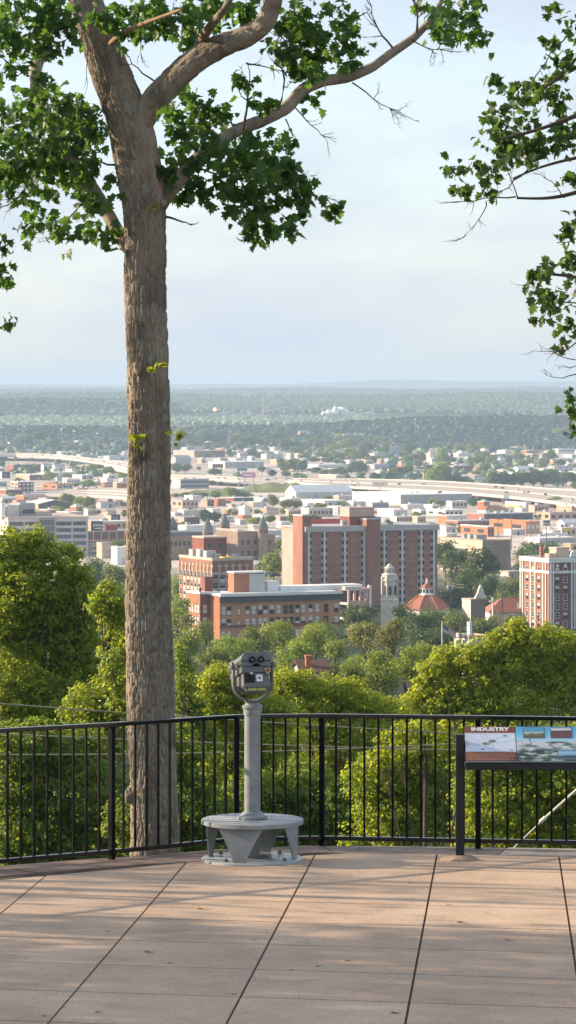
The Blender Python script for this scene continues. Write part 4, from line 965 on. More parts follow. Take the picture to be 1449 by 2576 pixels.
# trees beside the terrace, left of the view, that throw their shade across it
def shade_tree(x, y, h, seed, lobes, label, per=.9, leaf=.16):
    rs = np.random.RandomState(seed); bz = terrace_z(31) - 1.1 if y > 31 else terrace_z(y)
    root = empty('shade_tree', (x, y, bz)); tag(root, label, 'tree', 'trees beside the terrace')
    P_, N_, S_ = spray([((a, b, c), (r_, r_, rz)) for a, b, c, r_, rz in lobes], per, leaf, .5, rs)
    V, T = leaf_geo(P_, N_, S_, CLUMP, None, rs); o = place('crown', np_mesh('crown', V, T, M['leaf_left']), root)
    g = MB().tube([(0, 0, -.3), (.1, .05, h * .4), (0, .1, h)], [.24, .18, .05], 10)
    for a, b, c, r_, rz in lobes: g.tube([(.05, .05, h * .35), (a * .6, b * .6, c - .5), (a, b, c)], [.09, .06, .02], 6)
    g.build('trunk', M['darkbark'], root, smooth=True)
shade_tree(-13.0, 25.0, 7, 201, [(0, 0, 3.4, 1.8, 1.0), (.6, -1.6, 4.4, 1.7, 1.0), (-.6, 1.5, 4.6, 1.5, 1.0), (.2, .3, 5.8, 1.8, 1.1), (.2, -2.2, 3.0, 1.5, .9), (.4, 1.6, 3.2, 1.2, .7), (-.2, -1.0, 6.8, 1.7, 1.0), (.3, 1.4, 5.9, 1.2, .7), (0, -2.6, 5.4, 1.5, 1.0), (0, 2.7, 4.3, .9, .5), (.4, 2.6, 5.7, .9, .5), (-.3, 2.8, 3.3, .8, .4), (.2, 2.3, 5.0, .8, .4)], 'leafy tree beside the terrace nearest the left railing', 2.6)
shade_tree(-17.0, 25.6, 9, 203, [(0, 0, 5.4, 2.0, 1.2), (.6, 1.4, 6.6, 1.4, .9), (-.6, -1.6, 6.4, 2.0, 1.2), (0, 0, 7.8, 2.0, 1.2), (.4, -2.6, 5.0, 1.6, 1.0)], 'spreading leafy tree beside the terrace level with its middle', 2.2)
shade_tree(-16.0, 33.3, 8, 202, [(0, -.7, 4.6, .9, .6), (.6, .7, 5.4, .9, .6), (-.5, -.5, 6.4, 1.0, .6), (0, .7, 7.2, 1.0, .6), (.8, .3, 3.8, .8, .5), (.3, -1.0, 5.4, .7, .4)], 'taller leafy tree beside the terrace beyond the left railing', 2.0)
shade_tree(-19.0, 38.6, 12, 204, [(0, -.3, 8.4, .7, .35), (.6, .3, 10.8, .7, .35), (-.3, .2, 12.4, .8, .3)], 'loose tall tree on the slope beyond the left end of the terrace', 1.6)
shade_tree(-12.0, 29.6, 5, 205, [(0, .1, 3.3, .55, .25), (.6, .7, 4.2, .5, .22), (-.6, -.6, 4.8, .5, .22), (.3, .0, 5.6, .45, .2), (.2, 1.1, 4.7, .6, .25), (-.2, -1.1, 3.9, .55, .2)], 'thin sapling beside the terrace between the bigger trees', 1.4, .13)
shade_tree(-16.2, 31.9, 8, 206, [(0, -.2, 5.2, .6, .4), (.5, .3, 6.2, .7, .4), (-.4, .3, 7.0, .7, .4), (.3, -.3, 7.7, .6, .4), (-.3, .2, 4.4, .5, .3)], 'slim leafy tree beside the terrace between two fuller ones', 1.6)
# ================================================================== buildings of the town
LAND = []                                          # (phrase, left, right, top, base, distance) for naming what stands near
class Bld:
    """a block seen on the corner: xl..xm its left side, xm..xr its front, in the turned street grid"""
    def __init__(s, name, label, xl, xm, xr, yt, yb, d=None, cat='building', alpha=ALPHA, group=None, Lmax=110, phrase=None, L=None, side=.3):
        s.d = d or depth_at(yb); s.s = F / s.d; s.al = alpha
        sa, ca = math.sin(alpha), math.cos(alpha)
        if xm is None:
            s.L = L or min(max(.45 * (xr - xl) / s.s, 9), 32); xm = xl + min(s.L * sa * s.s, side * (xr - xl))
            s.L = max((xm - xl) / s.s / sa, 6)
        else: s.L = min(max((xm - xl) / s.s / sa, 5), Lmax)
        s.xm = xm; s.yt = yt; s.W = (xr - xm) / s.s / ca
        c = ray(xm, yt, s.d); s.top = c.z
        s.base = min(float(gz(c.x, s.d)), ray(xm, yb, s.d).z) - .5
        s.H = s.top - s.base
        s.root = empty(name, (c.x, s.d, s.base), alpha); tag(s.root, label, cat, group)
        if phrase: LAND.append((phrase, xl, xr, yt, yb, s.d))
    def z(s, py): return s.H - (py - s.yt) / s.s
    def x(s, px): return (px - s.xm) / s.s / math.cos(s.al)
    def y(s, px): return (s.xm - px) / s.s / math.sin(s.al)
    def part(s, name, mb, m, parent=None): return mb.build(name, m, parent or s.root)
    def walls(s, front, side=None, name='wall'):
        g = MB(); W, L, H = s.W, s.L, s.H
        g.add([(0, 0, 0), (W, 0, 0), (W, L, 0), (0, L, 0), (0, 0, H), (W, 0, H), (W, L, H), (0, L, H)],
              [(0, 1, 5, 4), (2, 3, 7, 6), (4, 5, 6, 7)], 0)
        g.add([(0, 0, 0), (0, L, 0), (0, L, H), (0, 0, H), (W, 0, 0), (W, L, 0), (W, L, H), (W, 0, H)], [(3, 2, 1, 0)[::-1][::-1], (4, 5, 6, 7)], 1)
        return g.build(name, [front, side or front], s.root)
    def flat_roof(s, m, t=.5, o=.25, name='roof'):
        return MB().box(-o, s.W + o, -o, s.L + o, s.H + .004, s.H + t).build(name, m, s.root)
    def parapet_roof(s, m, cap, h=.9, w=.5):
        g = MB(); W, L, H = s.W, s.L, s.H
        r = MB().box(w, W - w, w, L - w, H + .004, H + .12).build('roof', m, s.root)
        g.box(-.1, W + .1, -.1, w, H + .004, H + h); g.box(-.1, W + .1, L - w, L + .1, H + .004, H + h); g.box(-.1, w, w, L - w, H + .004, H + h); g.box(W - w, W + .1, w, L - w, H + .004, H + h)
        g.build('parapet', cap, s.root); return r
    def gable(s, m, rise, along='x', o=.4, endm=None):
        g = MB(); W, L, H = s.W, s.L, s.H
        if along == 'x':
            a = [(-o, -o, H), (W + o, -o, H), (W + o, L / 2, H + rise), (-o, L / 2, H + rise), (-o, L + o, H), (W + o, L + o, H)]
        else:
            a = [(-o, -o, H), (-o, L + o, H), (W / 2, L + o, H + rise), (W / 2, -o, H + rise), (W + o, -o, H), (W + o, L + o, H)]
        g.add(a + [(x, y, z + .25) for x, y, z in a], [(0, 1, 2, 3), (3, 2, 5, 4), (9, 8, 7, 6), (10, 11, 8, 9), (0, 3, 9, 6), (3, 4, 10, 9), (1, 7, 8, 2), (2, 8, 11, 5), (0, 6, 7, 1), (4, 5, 11, 10)])
        r = g.build('roof', m, s.root)
        e = MB()
        if along == 'x':
            e.prism([(.05, H), (L - .05, H), (L / 2, H + rise - .05)], .02, .3, axis='x'); e.prism([(.05, H), (L - .05, H), (L / 2, H + rise - .05)], W - .3, W - .02, axis='x')
        else:
            e.prism([(.05, H), (W - .05, H), (W / 2, H + rise - .05)], .02, .3, axis='y'); e.prism([(.05, H), (W - .05, H), (W / 2, H + rise - .05)], L - .3, L - .02, axis='y')
        e.build('gable', endm or M['white'], s.root)
        return r
    def hip(s, m, rise, o=.6):
        g = MB(); W, L, H = s.W, s.L, s.H; k = min(W, L) / 2
        if W >= L: r1, r2 = (k, L / 2), (W - k, L / 2)
        else: r1, r2 = (W / 2, k), (W / 2, L - k)
        v = [(-o, -o, H), (W + o, -o, H), (W + o, L + o, H), (-o, L + o, H), (r1[0], r1[1], H + rise), (r2[0], r2[1], H + rise)]
        if W >= L: f = [(0, 1, 5, 4), (1, 2, 5), (2, 3, 4, 5), (3, 0, 4), (3, 2, 1, 0)]
        else: f = [(0, 1, 4), (1, 2, 5, 4), (2, 3, 5), (3, 0, 4, 5), (3, 2, 1, 0)]
        return g.add(v, f).build('roof', m, s.root)
    def unit(s, name, x0, x1, y0, y1, h, m, z0=None):
        z = s.H + .12 if z0 is None else z0
        return MB().box(x0, x1, y0, y1, z + .004, z + h).build(name, m, s.root)
    def window_mesh(s, w, h, pane, frame=None, fw=.12):
        g = MB()
        g.box(-w / 2, w / 2, -.06, .15, 0, h, 0)
        if frame:
            g.box(-w / 2 - fw, w / 2 + fw, -.10, .1, -fw * 1.6, -.004, 1); g.box(-w / 2 - fw, -w / 2 - .003, -.09, .1, 0, h, 1); g.box(w / 2 + .003, w / 2 + fw, -.09, .1, 0, h, 1)
            g.box(-w / 2 - fw, w / 2 + fw, -.09, .1, h + .003, h + fw, 1); g.box(-w / 2, w / 2, -.085, -.062, h * .48, h * .53, 1)
        return g.mesh('window', [pane, frame] if frame else [pane])
    def win_front(s, me, x, z, name='window'):
        return place(name, me, s.root, (x, 0, z))
    def win_side(s, me, y, z, name='window'):
        o = place(name, me, s.root, (0, y, z)); o.rotation_euler.z = -math.pi / 2; return o

# ------------------------------------------------------------------ tall brick apartment tower
DA = 1340
b = Bld('apartment_tower', 'tall brick apartment tower with white columns and dark stacked windows', 709, 770, 1107, 1330, 1540, DA, phrase='tall brick apartment tower')
W, L, H = b.W, b.L, b.H
b.walls(M['apt'], M['pink'])
b.flat_roof(M['roofgrey'], .7, .5); 
MB().box(-.55, W + .55, -.62, -.02, H - 1.3, H + .75).build('cornice', M['concretepale'], b.root)
fl = 10; fh = 18.6 / b.s
strips = [(776, 1), (815.5, 2), (867.5, 2), (917, 1), (968, 2), (1015, 2), (1064, 2), (1097, 1)]
wm = MB().box(-.45, .45, -.12, .1, 0, 1.45).mesh('window', M['glass'])
sp = MB().box(-.75, .75, -.10, .1, 0, .9).mesh('spandrel_panel', M['lgrey'])
nw = 0; extra = MB()
for px, n in strips:
    x = b.x(px)
    g = MB().box(x - .3, x + .3, -.55, -.005, 0, H - 1.35); g.build('column', M['white'], b.root)
    for sgn in ((-1, 1) if n == 2 else ((1,) if px < 800 else (-1,))):
        xx = x + sgn * .84
        MB().box(xx - .5, xx + .5, -.085, -.003, 0, H - 1.4).build('spandrel', M['taupe'], b.root)
        for k in range(fl + 2):
            z = H - 3.35 - k * fh
            if z < 0: continue
            if nw < 100: b.win_front(wm, xx, z); nw += 1
            else: extra.box(xx - .45, xx + .45, -.12, .1, z, z + 1.45)
o = extra.build('window', M['glass'], b.root); o['kind'] = 'stuff'
# pale lintel marks on the brick bays
g = MB()
for px in (795, 842, 892, 991, 1040, 1082):
    for k in range(fl): 
        z = H - 1.9 - k * fh; x = b.x(px); g.box(x - .9, x - .2, -.06, .05, z, z + .22); g.box(x + .5, x + 1.1, -.06, .05, z, z + .22)
o = g.build('vents', M['concretepale'], b.root); o['kind'] = 'stuff'
x0, x1 = b.x(919), b.x(954)
MB().box(x0, x1, -1.6, 4, 0, H + 3.0).build('brick_shaft', M['apt'], b.root); MB().box(x0 - .15, x1 + .15, -1.75, 4.1, H + 3.004, H + 3.5).build('shaft_cap', M['roofgrey'], b.root)
# penthouse, stair block on the left end, low wing
MB().box(b.x(895), b.x(957), 5, 13, H + .7, H + 4.0).build('penthouse', M['redbrick'], b.root); MB().box(b.x(894), b.x(958), 4.9, 13.1, H + 4.004, H + 7.5).build('penthouse_band', M['pink'], b.root)
MB().box(-1.2, 2.6, .6, 9, 0, H + 4.6).build('stair_block', M['apt'], b.root); MB().box(-1.35, 2.75, .5, 9.1, H + 4.604, H + 5.2).build('stair_cap', M['concretepale'], b.root)
for px, w, h, y in ((965, 2.5, 3.2, 8), (980, 3.5, 2.8, 10), (880, 2, 2, 4), (1012, 1.5, 1.2, 8)): MB().box(b.x(px) - w / 2, b.x(px) + w / 2, y, y + w, H + .71, H + .7 + h).build('rooftop_unit', M['mgrey'], b.root)
# red canopy roofs showing behind the parapet
c = Bld('red_roofed_hall', 'hall with a bright red metal roof right behind the apartment tower', 768, 775, 882, 1326, 1345, 1480, phrase='bright red roof'); c.walls(M['offwhite']); c.hip(M['roofred'], 3.2)

# ------------------------------------------------------------------ brick hotel with white crown
b = Bld('brick_office_block', 'brick block with white stone crown, white piers and rooftop machinery', 445, 534, 637, 1411, 1530, 1300, phrase='white-crowned brick block')
W, L, H = b.W, b.L, b.H; s_ = b.s
b.walls(M['hotelbrick']); b.parapet_roof(M['roofgrey'], M['buffstone'], 1.0, .7)
wf = b.window_mesh(2.2, 2.1, M['glass'], M['buffstone'], .22); ws = b.window_mesh(1.7, 2.1, M['glassblue'], M['buffstone'], .18); wp_ = b.window_mesh(1.9, 2.1, M['blind'])
fh = 23.5 / s_
colsf = [534 + (i + .5) * 103 / 6 for i in range(6)]
for k in range(5):
    z = H - 6.6 - k * fh
    for i, px in enumerate(colsf): b.win_front(wf, b.x(px), z)
    for i in range(9):
        y = L * (i + .5) / 9
        b.win_side(ws, y, z)
        if 0 < i < 8: b.win_side(wp_, y, z - 2.3, 'white_panel')
    for i in range(1, 5): b.win_front(b_ := wp_, b.x(colsf[i]), z - 2.25, 'white_panel')
g = MB()
for i in range(1, 6):
    x = b.x(534 + i * 103 / 6); g.box(x - .22, x + .22, -.3, -.002, H - 5.5, H - 1.2)
    g.box(x - .8, x + .8, -.25, -.004, H - 2.2, H - 1.6)
g.box(-.15, W + .15, -.2, -.003, H - 5.0, H - 4.3)
for i in range(0, 10):
    y = L * i / 9; g.box(-.3, -.002, y - .25, y + .25, H - 5.5, H - 1.2); g.box(-.25, -.004, y - .9, y + .9, H - 2.2, H - 1.7)
g.build('stone_trim', M['buffstone'], b.root)
p = MB().box(W * .16, W * .72, L * .45, L * .8, H + .13, H + 7.6).build('penthouse', M['redbrick'], b.root)
MB().box(W * .155, W * .725, L * .445, L * .805, H + 7.61, H + 8.2).build('penthouse_cap', M['buffstone'], b.root)
pw = b.window_mesh(1.8, 1.8, M['glass'], M['mgrey'], .12)
for fx in (.3, .55): place('window', pw, b.root, (W * fx, L * .45, H + 4))
for fx, fy, w, h, m in ((.02, .62, 3.4, 3.4, 'lgrey'), (.05, .45, 2.6, 3.6, 'white'), (.12, .32, 3.8, 3.2, 'lgrey'), (.28, .25, 2.5, 2.2, 'mgrey'), (.8, .4, 2.4, 1.6, 'lgrey'), (.35, .1, 4, 1.2, 'yellow')):
    MB().box(W * fx, W * fx + w, L * fy, L * fy + w, H + .13, H + h).build('rooftop_unit', M[m], b.root)

# ------------------------------------------------------------------ long orange-brick apartment house
b = Bld('brick_apartment_house', 'long orange-brick apartment house with dark cornice and white roof edge', 527, 553, 857, 1500, 1665, 1080, phrase='long orange-brick apartment house')
W, L, H = b.W, b.L, b.H; s_ = b.s; ca = math.cos(b.al)
b.walls(M['orangebrick'], M['endbrick'])
b.flat_roof(M['roofwhite'], .55, .3)
MB().box(-.35, W + .5, -1.15, -.305, H - .15, H + .75).build('white_roof_edge', M['white'], b.root)
MB().box(-.2, W + .3, -.7, -.004, H - 1.9, H - .16).build('cornice', M['dgrey'], b.root)
MB().box(-.12, W + .1, -.22, -.003, b.z(1580), b.z(1573)).build('string_course', M['darkredbrick'], b.root)
wA = b.window_mesh(1.3, 2.5, M['blind'], M['dgrey'], .1); wB = b.window_mesh(1.3, 2.5, M['glass'], M['dgrey'], .1); wC = b.window_mesh(.9, 1.8, M['blind'], M['dgrey'], .1)
def half(w, h, a, bm):
    g = MB(); g.box(-w / 2, w / 2, -.06, .15, 0, h * .5, 0); g.box(-w / 2, w / 2, -.06, .15, h * .5 + .01, h, 1); g.box(-w / 2 - .1, w / 2 + .1, -.1, .1, -.16, -.004, 2)
    g.box(-w / 2 - .1, -w / 2 - .003, -.09, .1, 0, h, 2); g.box(w / 2 + .003, w / 2 + .1, -.09, .1, 0, h, 2); return g.mesh('window', [a, bm, M['dgrey']])
wD = half(1.3, 2.5, M['glass'], M['blind']); wE = half(1.3, 2.5, M['blind'], M['glass'])
cols = [561, 575, 600, 622, 638, 655, 668, 685, 702, 720, 735, 751, 766, 785, 803, 826, 842, 848]
cols = [(c - 561) * .98 + 562 for c in cols[:-1]] + [848]
rng = random.Random(3)
fl30 = 31.0 / s_
for k in range(5):
    for i, px in enumerate(cols):
        if i == 16: continue
        f = (px - 553) / 304; x = W * f
        z = H - 5.7 - k * fl30
        if i == 2: me = wC
        else: me = rng.choice([wA, wA, wD, wD, wE, wA, wB]) if i not in (9, 10) or k > 1 else wB
        b.win_front(me, x, z)
# recessed red wing on the left, the rear part and rooftop works
YB = b.L
MB().box(4, W, YB + .01, 16, 0, H).build('rear_wing', M['redbrick'], b.root); MB().box(3.8, W + .2, YB + .26, 16.2, H + .004, H + .5).build('rear_roof', M['roofwhite'], b.root)
g = MB(); g.add([(-3.3, YB, 0), (-3.3, YB + 9.7, 0), (-3.3, YB + 9.7, H + .3), (-3.3, YB, H + .3), (-.02, YB, 0), (-.02, YB, H + .3), (3.9, YB + 9.7, 0), (3.9, YB + 9.7, H + .3), (3.9, YB + .3, 0), (3.9, YB + .3, H + .3), (-.02, YB + .3, 0), (-.02, YB + .3, H + .3)],
    [(0, 3, 2, 1), (1, 2, 7, 6), (6, 7, 9, 8), (8, 9, 11, 10), (10, 11, 5, 4)]); g.add([(-3.3, YB, 0), (-.02, YB, 0), (-.02, YB, H + .3), (-3.3, YB, H + .3)], [(0, 1, 2, 3)], 1); g.build('left_wing', [M['endbrick'], M['darkredbrick']], b.root)
MB().box(-3.6, 3.6, YB + .35, YB + 10, H + .304, H + 1.0).build('wing_roof', M['roofwhite'], b.root); MB().box(-3.6, -.3, YB - .25, YB + .34, H + .304, H + 1.0).build('wing_roof_edge', M['roofwhite'], b.root)
MB().lathe([(.3, H + 1.01), (.35, H + 1.4), (.55, H + 1.6), (.4, H + 2.2), (.1, H + 2.4)], 10, (-3.1, YB + .3)).build('corner_urn', M['darkredbrick'], b.root)
for k in range(4):
    place('window', wA, b.root, (-1.7, YB, H - 5.5 - k * fl30))
    for y in (1.3, 3.2, 5.6, 7.6):
        o = place('window', wA, b.root, (-3.3, YB + y, H - 5.5 - k * fl30)); o.rotation_euler.z = -math.pi / 2
for x0, x1, y0, y1, h, m in ((8.5, 13.5, 8.5, 13, 6.3, 'endbrick'), (13.7, 19, 8.8, 13, 6.0, 'lgrey'), (20, 24, 9, 13, 3.6, 'white'), (-1.0, 1.6, YB + 1.5, YB + 4, 5.4, 'redbrick'), (24.2, 52, 8, 15, 2.0, 'white'), (44, 50, 4, 6, 1.6, 'offwhite')):
    MB().box(x0, x1, y0, y1, H + .56, H + h).build('rooftop_house', M[m], b.root)
MB().box(8.3, 19.2, 8.3, 13.2, H + 6.32, H + 6.8).build('rooftop_house_roof', M['roofwhite'], b.root)

# ------------------------------------------------------------------ parking deck beside it
b = Bld('parking_deck', 'open parking deck with red posts right of the long orange-brick house', 851, None, 934, 1481, 1545, 1190, phrase='parking deck')
W, L, H = b.W, b.L, b.H
for z in (H - .7, H - 5.5, H - 10.5): MB().box(0, W, 0, L, z, z + .7).build('deck_slab', M['pink'] if z == H - .7 else M['concretepale'], b.root)
for i in range(5):
    x = W * i / 4; MB().box(min(x, W - .8), min(x, W - .8) + .8, -.1, .7, 0, H + (.9 if i in (0, 4) else 0)).build('post', M['pink'], b.root)
MB().box(.5, W, L - .6, L - .1, 0, H - .75).build('back_wall', M['dgrey'], b.root); MB().box(W - .7, W + .1, -.2, 1.2, 0, H + 1).build('white_corner', M['white'], b.root)
for i in range(4): MB().box(W * i / 4 + .9, W * (i + 1) / 4 - .1, .05, .2, H - 4.79, H - 3.9).build('barrier', M['pink'], b.root)

# ------------------------------------------------------------------ right-hand hotel
b = Bld('brick_hotel', 'dark brick hotel with white stone bands and crested roofline at right edge', 1317, 1382, 1490, 1412, 1600, 1150, phrase='brick hotel at right')
W, L, H = b.W, b.L, b.H; s_ = b.s
b.walls(M['darkredbrick'], M['hotelbrick']); b.parapet_roof(M['roofgrey'], M['white'], .9, .6)
fh = 22.4 / s_; trim = MB()
trim.box(-.25, W + .2, -.3, -.003, b.z(1443), b.z(1437)); trim.box(-.3, -.004, -.25, L, b.z(1443), b.z(1437)); trim.box(-.2, W + .2, -.35, -.005, H - .5, H + .9); trim.box(-.35, -.005, -.2, L, H - .5, H + .9)
wf = b.window_mesh(1.45, 1.7, M['glassblue'], M['white'], .1); wn = b.window_mesh(.8, 1.7, M['glass']); wd = half(1.45, 1.7, M['glass'], M['blind'])
zt = [H - 3.9] + [H - 6.9 - k * fh for k in range(7)]
for px in (1385.5, 1391.5, 1440, 1447.5):
    trim.box(b.x(px) - .25, b.x(px) + .25, -.28, -.006, 0, H - .5)
for i, z in enumerate(zt):
    for px in (1402.5, 1423.5, 1465, 1482): b.win_front(rng.choice([wf, wf, wd]), b.x(px), z)
    for px in (1388.5, 1443.8): b.win_front(wn, b.x(px), z)
    for px in (1333, 1346, 1359): b.win_side(rng.choice([wd, wf]), b.y(px), z)
for px in (1319, 1324, 1341.5, 1352, 1369, 1375): trim.box(-.28, -.007, b.y(px) - .24, b.y(px) + .24, 0, H - .5)
trim.build('stone_trim', M['white'], b.root)
g = MB()
for px in (1402.5, 1423.5):
    x = b.x(px); q = MB().lathe([(.55, 0), (.55, .2)], 14); g.add([(x + a, -.2 + c_, H - 1.4 - 0 + d_ - .1) for a, d_, c_ in q.v], q.f)
g.build('roundel', M['white'], b.root)
cr = [(b.x(1436), H + 1.3), (b.x(1462), H + 1.3), (b.x(1460), H + 2.6), (b.x(1455), H + 3.3), (b.x(1443), H + 3.3), (b.x(1438), H + 2.6)]
MB().prism(cr, -.3, .3, axis='y').build('crest', M['white'], b.root)
MB().box(5, 9.5, 4, 9, H + .13, H + 3.6).build('penthouse', M['beige'], b.root); MB().box(4.8, 9.7, 3.8, 9.2, H + 3.61, H + 4.2).build('penthouse_roof', M['rooftan'], b.root)
MB().box(1.6, 4.2, 3, 6, H + .13, H + 2.3).build('stair_house', M['pink'], b.root)
MB().box(.6, 1.5, 6.8, 7.7, H + .13, H + 4.6).build('chimney', M['rooftile'], b.root); MB().box(10.2, 16, 5, 8, H + .13, H + 2.7).build('blue_rooftop_tank', M['blue'], b.root)

# ------------------------------------------------------------------ castle-like armoury with turrets
b = Bld('turreted_hall', 'brown stone castle-like hall with battlements and pointed slate turrets', 440, 590, 690, 1338, 1408, 1940, phrase='turreted stone hall', Lmax=60)
s_ = b.s; W = b.W; H = b.H
def turret(px, ytip, ycone, ybody, w, dd=0):
    d = b.d + dd; s2 = F / d; c = ray(px, ytip, d); x, y = c.x, d
    q = Matrix.Rotation(-b.al, 3, 'Z') @ Vector((x - b.root.location.x, y - b.root.location.y, 0))
    zt = c.z - b.base; zc = zt - (ycone - ytip) / s2; zb = zt - (ybody - ytip) / s2; r = w / 2 / s2
    t = MB().lathe([(r * .86, 0), (r * .86, zb), (r, zb + .8), (r, zc)], 14, (q.x, q.y)).build('turret', M['brownstone'], b.root, smooth=True)
    MB().lathe([(r * 1.12, zc + .004), (r * 1.1, zc + .4), (.1, zt)], 14, (q.x, q.y)).build('cone_roof', M['slate'], t, smooth=True)
    g = MB()
    for k in range(7):
        a = R(-150 + k * 24); g.add([], []) 
        x_, y_ = q.x + r * .96 * math.cos(a), q.y + r * .96 * math.sin(a); g.box(x_ - .22, x_ + .22, y_ - .22, y_ + .22, zc - 2.6, zc - .9)
    g.build('slit', M['glass'], t)
turret(522.5, 1301, 1334, 1372, 26, -20); turret(565, 1290, 1320, 1350, 25, 40); turret(661, 1298, 1328, 1345, 26, 0); turret(434, 1299, 1322, 1345, 26, 30)
def hallwall(x0, x1, y0, y1, zt):
    w_ = MB().box(x0, x1, y0, y1, 0, zt).build('wall', M['brownstone'], b.root); g = MB()
    n = int(max(x1 - x0, y1 - y0) / 2.4); longx = (x1 - x0) > (y1 - y0)
    for k in range(n):
        if longx: a = x0 + (x1 - x0) * (k + .2) / n; g.box(a, a + 1.3, y0 - .05, y0 + .8, zt + .003, zt + 1.2)
        else: a = y0 + (y1 - y0) * (k + .2) / n; g.box(x0 - .05, x0 + .8, a, a + 1.3, zt + .003, zt + 1.2)
    g.build('battlement', M['stone'], w_); return w_
hallwall(b.x(598), b.x(655), 0, 30, H); hallwall(b.x(650), b.x(690), -1.2, 9, H - 1.5)
hallwall(b.x(445), b.x(545), 12, 40, H - 2)
am = b.window_mesh(1.6, 2.6, M['glass'])
for px in (610, 625, 642): 
    for k in range(2): b.win_front(am, b.x(px), H - 7 - k * 6)
for px in (662, 676):
    for k in range(2): place('window', am, b.root, (b.x(px), -1.2, H - 7.5 - k * 6))
for k in range(9): place('window', am, b.root, (b.x(455) + k * 2.6, 12, H - 7.6))
MB().box(b.x(450), b.x(540), 14, 38, H - 1.95, H - .2).build('inner_roof', M['slate'], b.root)

# ------------------------------------------------------------------ church: tower, domed crossing, gabled wing
DC = 1130
def church():
    s_ = F / DC; c = ray(1074, 1560, DC); bz = float(gz(c.x, DC)) - .5; root = empty('domed_church', (c.x, DC, bz), ALPHA); tag(root, 'church with a broad red tiled dome and small white lantern', 'church'); LAND.append(('red-domed church', 1017, 1130, 1452, 1560, DC))
    zz = lambda py: ray(0, py, DC).z - bz
    MB().lathe([(7.4, 0), (7.4, zz(1532)), (7.6, zz(1531))], 8).build('wall', M['offwhite'], root)
    prof = [(7.9, zz(1531)), (6.3, zz(1519)), (4.6, zz(1508)), (2.7, zz(1498.5)), (1.9, zz(1496))]
    MB().lathe(prof, 8).build('dome', M['rooftile'], root)
    g = MB()
    for k in range(8):
        a = 2 * math.pi * k / 8; g.tube([(r_ * 1.005 * math.cos(a), r_ * 1.005 * math.sin(a), z + .05) for r_, z in prof], .16, 5)
    g.build('dome_rib', M['terracotta'], root)
    ln = MB().lathe([(2.5, zz(1497)), (2.5, zz(1494.5)), (1.7, zz(1494)), (1.6, zz(1481)), (2.1, zz(1480)), (2.1, zz(1479))], 8).build('lantern', M['white'], root)
    MB().lathe([(2.15, zz(1479) + .004), (1.3, zz(1472)), (.5, zz(1467))], 8).build('lantern_roof', M['rooftile'], ln)
    MB().lathe([(.5, zz(1467) + .004), (.35, zz(1464)), (.5, zz(1461)), (.18, zz(1458)), (.1, zz(1452))], 8).build('finial', M['white'], ln)
    g = MB()
    for k in range(8):
        a = 2 * math.pi * (k + .5) / 8; x, y = 1.52 * math.cos(a), 1.52 * math.sin(a); g.box(x - .22, x + .22, y - .22, y + .22, zz(1491), zz(1483))
    g.build('lantern_opening', M['glass'], ln)
    # tower
    c = ray(980, 1540, DC - 25); s2 = F / (DC - 25); bz = float(gz(c.x, c.y)) - .5
    t = empty('church_tower', (c.x, c.y, bz), ALPHA); tag(t, 'ornate white stone church tower with arched openings and stepped crown', 'tower'); LAND.append(('white church tower', 957, 1004, 1419, 1537, DC - 25))
    zz = lambda py: ray(0, py, DC - 25).z - bz
    k = 1 / s2
    MB().lathe([(23.5 * k, 0), (23.5 * k, zz(1511)), (25 * k, zz(1510)), (25 * k, zz(1507)), (20 * k, zz(1505))], 8).build('base', M['stone'], t)
    sh = MB().lathe([(19.5 * k, zz(1505) + .004), (19 * k, zz(1462)), (21.5 * k, zz(1461)), (21.5 * k, zz(1457)), (19 * k, zz(1456)), (18.5 * k, zz(1448)), (20.5 * k, zz(1447)), (20 * k, zz(1444)), (13 * k, zz(1442))], 8).build('shaft', M['stone'], t)
    cr = MB().lathe([(12.5 * k, zz(1442) + .004), (12 * k, zz(1430)), (14 * k, zz(1429)), (13 * k, zz(1427)), (8 * k, zz(1425)), (6 * k, zz(1421)), (1.5 * k, zz(1418))], 8).build('crown', M['stone'], t)
    for q in range(8):
        a = 2 * math.pi * (q + .5) / 8; r_ = 18 * k
        g = MB(); pts = [(-3.3 * k, zz(1496)), (3.3 * k, zz(1496)), (3.3 * k, zz(1477)), (2.2 * k, zz(1473.5)), (0, zz(1472)), (-2.2 * k, zz(1473.5)), (-3.3 * k, zz(1477))]
        g.prism(pts, -.25, .25, axis='y'); o = g.build('arched_opening', M['dgrey'], sh, (r_ * math.cos(a), r_ * math.sin(a), 0)); o.rotation_euler.z = a + math.pi / 2
        g = MB().lathe([(1.9 * k, zz(1505)), (1.9 * k, zz(1457)), (2.6 * k, zz(1455)), (.6 * k, zz(1449))], 8, (21 * k * math.cos(a + R(22.5)), 21 * k * math.sin(a + R(22.5)))); g.build('buttress', M['stone'], sh)
        g = MB().box(-1.6 * k, 1.6 * k, -.2, .2, zz(1440), zz(1432)); o = g.build('crown_opening', M['mgrey'], cr, (12.0 * k * math.cos(a), 12.0 * k * math.sin(a), 0)); o.rotation_euler.z = a + math.pi / 2
church()
b = Bld('gabled_chapel', 'grey brick chapel wall with a pale curved gable beside red tile roofs', 1168, None, 1222, 1510, 1570, 1120, phrase='pale curved gable'); b.walls(M['greybrick'], M['stone']); b.flat_roof(M['rooftan'], .4, .1)
x0 = b.W * .30; x1 = b.W + .2; H = b.H; xm = (x0 + x1) / 2; w = (x1 - x0) / 2
